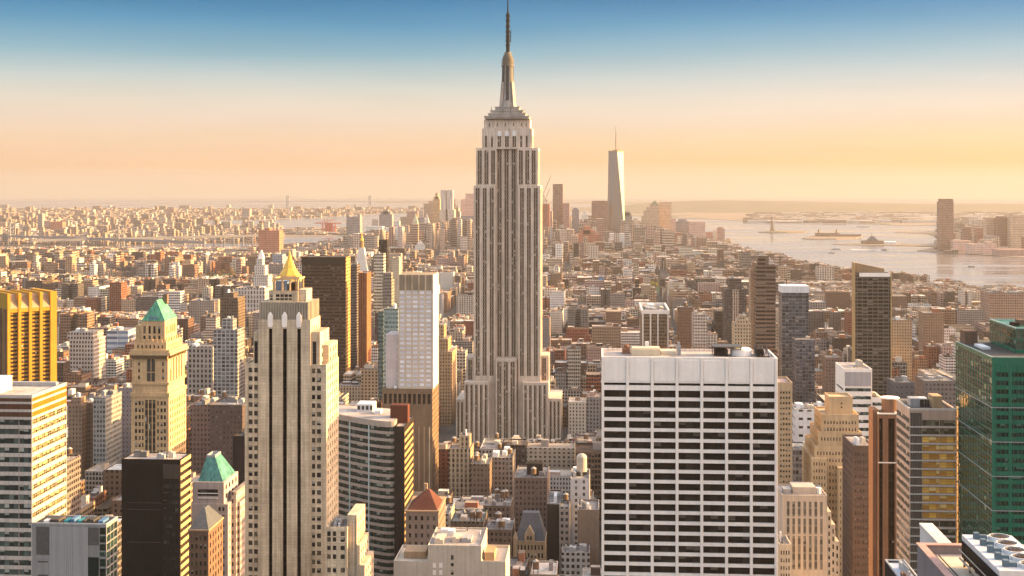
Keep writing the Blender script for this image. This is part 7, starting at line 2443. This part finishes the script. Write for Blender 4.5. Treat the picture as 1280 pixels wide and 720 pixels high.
def roof_bits(t, R, n):
    """boxes (x0,x1,y0,y1,z0,z1) of lift housings and plant on the top tier"""
    x0, x1, y0, y1, _, z = t
    w, d = x1 - x0, y1 - y0
    out = []
    for _ in range(n):
        bw, bd, bh = min(9, w * R.uniform(.14, .42)), min(9, d * R.uniform(.15, .4)), R.choice((1.2, 1.8, 2.6, 3.4, 4.5))
        x, y = R.uniform(x0 + .8, max(x0 + .9, x1 - bw - .8)), R.uniform(y0 + .8, max(y0 + .9, y1 - bd - .8))
        if any(x < o[1] and x + bw > o[0] and y < o[3] and y + bd > o[2] for o in out): continue
        out.append((x, x + bw, y, y + bd, z - .9, z + bh))
    return out


def build_town():
    L = lots()
    RES = np.array(RESERVED)
    cand = []
    for b in L:
        cx, cy = (b[0] + b[1]) / 2, (b[2] + b[3]) / 2
        if b[1] - b[0] < 5 or b[3] - b[2] < 8: continue
        px, _ = PX(cx, cy, 0)
        if not -70 < px < 1350: continue
        if not in_poly(cx, cy, MANH): continue
        if np.any((RES[:, 0] < b[1]) & (RES[:, 1] > b[0]) & (RES[:, 2] < b[3]) & (RES[:, 3] > b[2])): continue
        if any((cx - p[0]) ** 2 / p[2] ** 2 + (cy - p[1]) ** 2 / p[3] ** 2 < 1 for p in PARKS): continue
        if RF.random() < .05: continue
        h = height_at(cx, cy, px, b[1] - b[0])
        pxe = [PX(b[0], b[2], 0)[0], px, PX(b[1], b[2], 0)[0]]
        hm = min(EYE - (top_limit(p, b[2]) + RF.uniform(0, 10 if b[2] < 1300 else 3) - HZ) / FPX * b[2] for p in pxe)
        h = min(h, hm)
        if h < 7:
            if hm < -6 and y_ok(b): continue
            h = RF.uniform(5.0, 9.0)
        k = RF.choices(range(len(PALETTE)), WEIGHTS)[0]
        cand.append((b, h, k))
    # which of them show, from a coarse front-to-back picture (half-size frame)
    W, H = 640, 360
    idb = np.full((H, W), -2, dtype=np.int32)
    allb = [(*c[0], c[1], i) for i, c in enumerate(cand)] + BOXES
    allb.sort(key=lambda q: -q[2])
    for x0, x1, y0, y1, z, i in allb:
        fx0, fy = PX(x0, y0, z); fx1, _ = PX(x1, y0, z)
        bx0, by = PX(x0, y1, z); bx1, _ = PX(x1, y1, z)
        for (a, c, t, u) in ((bx0, bx1, by, fy), (min(fx0, bx0) if fx0 > 750 else fx0, max(fx1, bx1) if fx1 < 750 else fx1, fy, 720)):
            a, c, t, u = int(max(0, a / 2)), int(min(W, math.ceil(c / 2))), int(max(0, t / 2)), int(min(H, math.ceil(u / 2)))
            if a < c and t < u: idb[t:u, a:c] = i
    cnt = np.bincount(idb[idb >= 0].ravel(), minlength=len(cand))
    order = sorted(range(len(cand)), key=lambda i: -cnt[i])
    single = set(order[:300])
    mass = MB()
    picked = []
    for i, (b, h, k) in enumerate(cand):
        R = random.Random(i * 7 + 1)
        y = b[2]
        if cnt[i] == 0 and y > 1500 and i not in single and R.random() < .5: pass
        detail = 2 if y < 2000 else (1 if y < 4200 else 0)
        mb = MB() if i in single else mass
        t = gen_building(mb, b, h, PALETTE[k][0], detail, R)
        nb = {2: R.choice((1, 2, 3, 4)), 1: R.choice((1, 1, 2, 3)), 0: R.choice((0, 1, 1))}[detail]
        bits = roof_bits(t, R, nb)
        tk = R.random() < (.42 if y < 2600 else .2) and y < 4500
        tx, ty = R.uniform(t[0] + 2.5, max(t[0] + 2.6, t[1] - 2.5)), R.uniform(t[2] + 2.5, max(t[2] + 2.6, t[3] - 2.5))
        if any(o[0] - 2.3 < tx < o[1] + 2.3 and o[2] - 2.3 < ty < o[3] + 2.3 for o in bits): tk = False
        zr = t[5] - (.9 if detail else 0)
        if i in single:
            picked.append((i, b, h, k, mb, bits, tk, tx, ty, zr, y))
        else:
            for o in bits: 
                pc = R.choice(PALETTE)[0]
                mass.cur = ((*pc, 1), (30, 30, .05), (R.random() * 50, R.choice((.2, .5, .9)), .05))
                mass.box(*o)
            if tk:
                mass.cur = ((.20, .13, .08, 1), (30, 30, .01), (R.random() * 50, .3, .01))
                mass.cyl(tx, ty, zr, zr + 2.3, .5, None, 4, False); mass.cyl(tx, ty, zr + 2.3, zr + 5.9, 1.9, 1.8, 8, False); mass.cyl(tx, ty, zr + 5.9, zr + 7.4, 2.1, 0, 8)
    link('townscape', mass.mesh('townscape'), FILL, kind='stuff')

    # the ones that show largest, as things with labels of their own
    names = []
    for (i, b, h, k, mb, bits, tk, tx, ty, zr, y) in picked:
        kind = 'loft_building' if h < 40 else 'apartment_building' if h < 62 else 'apartment_tower'
        noun = {'loft_building': 'low block', 'apartment_building': 'mid-rise block', 'apartment_tower': 'tall block'}[kind]
        roofw = 'with water tank' if tk else ('with crowded roof' if len(bits) > 2 else 'with bare roof' if not bits else 'with roof shed')
        px, py = PX((b[0] + b[1]) / 2, b[2], h)
        best = min(ANCHORS, key=lambda a: math.hypot(a[0] - px, (a[1] - py) * 1.3))
        dx, behind = px - best[0], b[2] > best[2]
        rel = ('behind' if behind else 'before') if abs(dx) < 14 else ('left of' if dx < 0 else 'right of')
        tone = PALETTE[k][1]
        if y < 1290: tone = {'white': 'pale grey', 'cream': 'dull tan', 'sandy': 'dusky tan', 'tan': 'brown', 'buff': 'dull tan', 'pinkish': 'dusky pink', 'grey': 'dark grey', 'brown': 'dark brown'}.get(tone, tone)
        names.append([i, tone, noun, roofw, rel, best[3], abs(dx) if rel in ('left of', 'right of') else b[2], kind])
    groups = {}
    for n in names: groups.setdefault(tuple(n[1:6]), []).append(n)
    ordw = ['', 'second ', 'third ', 'fourth ', 'fifth ', 'sixth ', 'seventh ', 'eighth ', 'ninth ', 'tenth ', 'eleventh ', 'twelfth ']
    lab = {}
    for g, ns in groups.items():
        ns.sort(key=lambda n: n[6])
        for j, n in enumerate(ns):
            first = 'nearest ' if len(ns) > 1 and j == 0 else ordw[j] + ('nearest ' if j else '')
            lab[n[0]] = '%s%s %s %s, %s %s' % (first, g[0], g[1], g[2], g[3], g[4])
    for (i, b, h, k, mb, bits, tk, tx, ty, zr, y) in picked:
        R = random.Random(i * 11 + 5)
        kind = 'loft_building' if h < 40 else 'apartment_building' if h < 62 else 'apartment_tower'
        T = Thing(kind, lab[i], 'building', ((b[0] + b[1]) / 2, (b[2] + b[3]) / 2, 0), 'houses and blocks of the street grid')
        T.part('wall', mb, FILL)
        for o in bits:
            m = MB()
            m.cur = ((*R.choice(PALETTE)[0], 1), (30, 30, .05), (R.random() * 50, R.choice((.2, .5, .9)), .05))
            m.box(*o)
            T.part('bulkhead' if o[5] - o[4] > 3 else 'cooling_unit', m, FILL)
        if tk: tank(T, tx, ty, zr, R.uniform(1.6, 2.1), R.uniform(3, 3.8))
    return len(cand)


N_TOWN = build_town()


def build_boroughs():
    """the low town across the water, far enough to read as one mass"""
    R = random.Random(31)
    mb = MB()
    RES = np.array(RESERVED)

    def put(x, y, w, d, h, pal=None):
        k = R.choices(range(len(PALETTE)), WEIGHTS)[0]
        tn = R.uniform(.82, 1.2)
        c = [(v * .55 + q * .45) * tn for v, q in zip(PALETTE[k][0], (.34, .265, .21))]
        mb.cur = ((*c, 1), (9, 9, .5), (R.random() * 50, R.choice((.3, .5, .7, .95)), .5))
        mb.box(x - w / 2, x + w / 2, y - d / 2, y + d / 2, 0, h)
    for _ in range(17000):
        py = 261.5 + 45 * R.random() ** 1.15
        px = R.uniform(-40, 640) if py < 278 else R.uniform(-40, 360)
        x, y = GR(px, py)
        if not in_poly(x, y, BROOK): continue
        s = y / 6000
        h = R.triangular(7, 24, 11)
        if R.random() < .035: h = R.uniform(28, 60)
        if np.any((RES[:, 0] < x + 30) & (RES[:, 1] > x - 30) & (RES[:, 2] < y + 30) & (RES[:, 3] > y - 30)): continue
        put(x, y, R.choice((10, 13, 16, 22, 34)) * s, R.uniform(10, 26) * s, h)
    for _ in range(130):
        px, py = R.uniform(354, 446), R.uniform(286.3, 294)
        x, y = GR(px, py); put(x, y, R.uniform(20, 90), R.uniform(15, 40), R.uniform(5, 16))
    for _ in range(1500):
        px, py = R.uniform(1176, 1320), 278 + 39 * R.random()
        x, y = GR(px, py)
        if not in_poly(x, y, NJ): continue
        if np.any((RES[:, 0] < x + 30) & (RES[:, 1] > x - 30) & (RES[:, 2] < y + 30) & (RES[:, 3] > y - 30)): continue
        put(x, y, R.uniform(18, 60), R.uniform(16, 50), R.triangular(6, 26, 10) if R.random() > .06 else R.uniform(30, 70))
    for _ in range(1100):
        px, py = R.uniform(940, 1330), R.uniform(267, 278.6)
        x, y = GR(px, py)
        h = R.uniform(6, 22)
        w = R.uniform(30, 180)
        k = R.random()
        mb.cur = (((.62, .58, .52, 1) if k < .4 else (.30, .22, .16, 1)), (14, 14, .4), (R.random() * 50, .95 if k < .5 else .5, .4))
        mb.box(x - w / 2, x + w / 2, y - 25, y + 25, 0, h)
    link('borough_roofs', mb.mesh('borough_roofs'), FILL, kind='stuff')


build_boroughs()


# ---------------------------------------------------------------- trees of three small parks
def leaf_mat(name, col):
    m, t, b = new_mat(name)
    oi = t.n('ShaderNodeObjectInfo').outputs['Random']
    P = t.n('ShaderNodeTexCoord').outputs['Object']
    c = t.mix(t.noise(P, .5, 4, .6), tuple(v * .6 for v in col), tuple(v * 1.5 for v in col))
    t.l(t.mix(1.0, c, t.rng(oi, 0, 1, .75, 1.3), 'MULTIPLY'), b.inputs['Base Color'])
    b.inputs['Roughness'].default_value = .8
    return m


def build_trees():
    R = random.Random(9)

    def crown_mesh(seed):
        q = random.Random(seed)
        mb = MB()
        lobes = [(q.uniform(-2.6, 2.6), q.uniform(-2.6, 2.6), q.uniform(7.5, 13), q.uniform(1.8, 3.1)) for _ in range(9)]
        for lx, ly, lz, lr in lobes:
            for _ in range(55):
                d = Vector((q.gauss(0, 1), q.gauss(0, 1), q.gauss(0, 1))).normalized() * lr * q.uniform(.55, 1.05)
                c = Vector((lx, ly, lz)) + d
                u = Vector((q.gauss(0, 1), q.gauss(0, 1), q.gauss(0, 1))).normalized()
                v = u.orthogonal().normalized()
                s_ = q.uniform(.3, .6)
                mb.face([tuple(c - u * s_ - v * s_ * .6), tuple(c + u * s_ - v * s_ * .6), tuple(c + u * s_ + v * s_ * .6), tuple(c - u * s_ + v * s_ * .6)])
        return mb.mesh('crown')
    tm = MB().cyl(0, 0, 0, 5, .45, .3, 7).cyl(0, 0, 5, 9, .3, .12, 7)
    for k in range(5):
        a = k * 1.3
        tm.bar((0, 0, 4.5 + k * .5), (2 * math.cos(a), 2 * math.sin(a), 8 + k * .6), .11)
    tm = tm.mesh('trunk')
    crowns = [crown_mesh(k) for k in range(4)]
    kinds = [(leaf_mat('yellow_leaves', (.20, .17, .02)), 'yellow-green leafy tree in the small square right of needle skyscraper, above the white-piered block'),
             (leaf_mat('green_leaves', (.11, .12, .03)), 'olive tree in small square close beside the needle skyscraper shaft'),
             (leaf_mat('ochre_leaves', (.20, .12, .03)), 'ochre tree in small park left of gilded pyramid roof')]
    for (x, y, rx, ry), (mat, lab) in zip(PARKS, kinds):
        sheet('park_lawn', [(x + rx * .96 * math.cos(t), y + ry * .96 * math.sin(t)) for t in np.linspace(0, 2 * PI, 25)[:-1]], -.5, .05, leaf_mat('lawn', (.06, .08, .02)))
        for k in range(16):
            a, r = R.uniform(0, 2 * PI), math.sqrt(R.random())
            px, py = x + rx * .85 * r * math.cos(a), y + ry * .9 * r * math.sin(a)
            s_ = R.uniform(1.0, 1.45)
            t = bpy.data.objects.new('park_tree', None); COL.objects.link(t)
            t.location = (px, py, .05); t.scale = (s_ * 1.15, s_ * 1.15, s_); t.rotation_euler = (0, 0, R.uniform(0, 6))
            t['label'] = lab; t['category'] = 'tree'; t['group'] = lab.split(' in ')[0] + 's ' + 'of one small park'
            cm = crowns[k % 4].copy()
            link('crown', cm, mat, t)
            link('trunk', tm, BROWN, t)


build_trees()
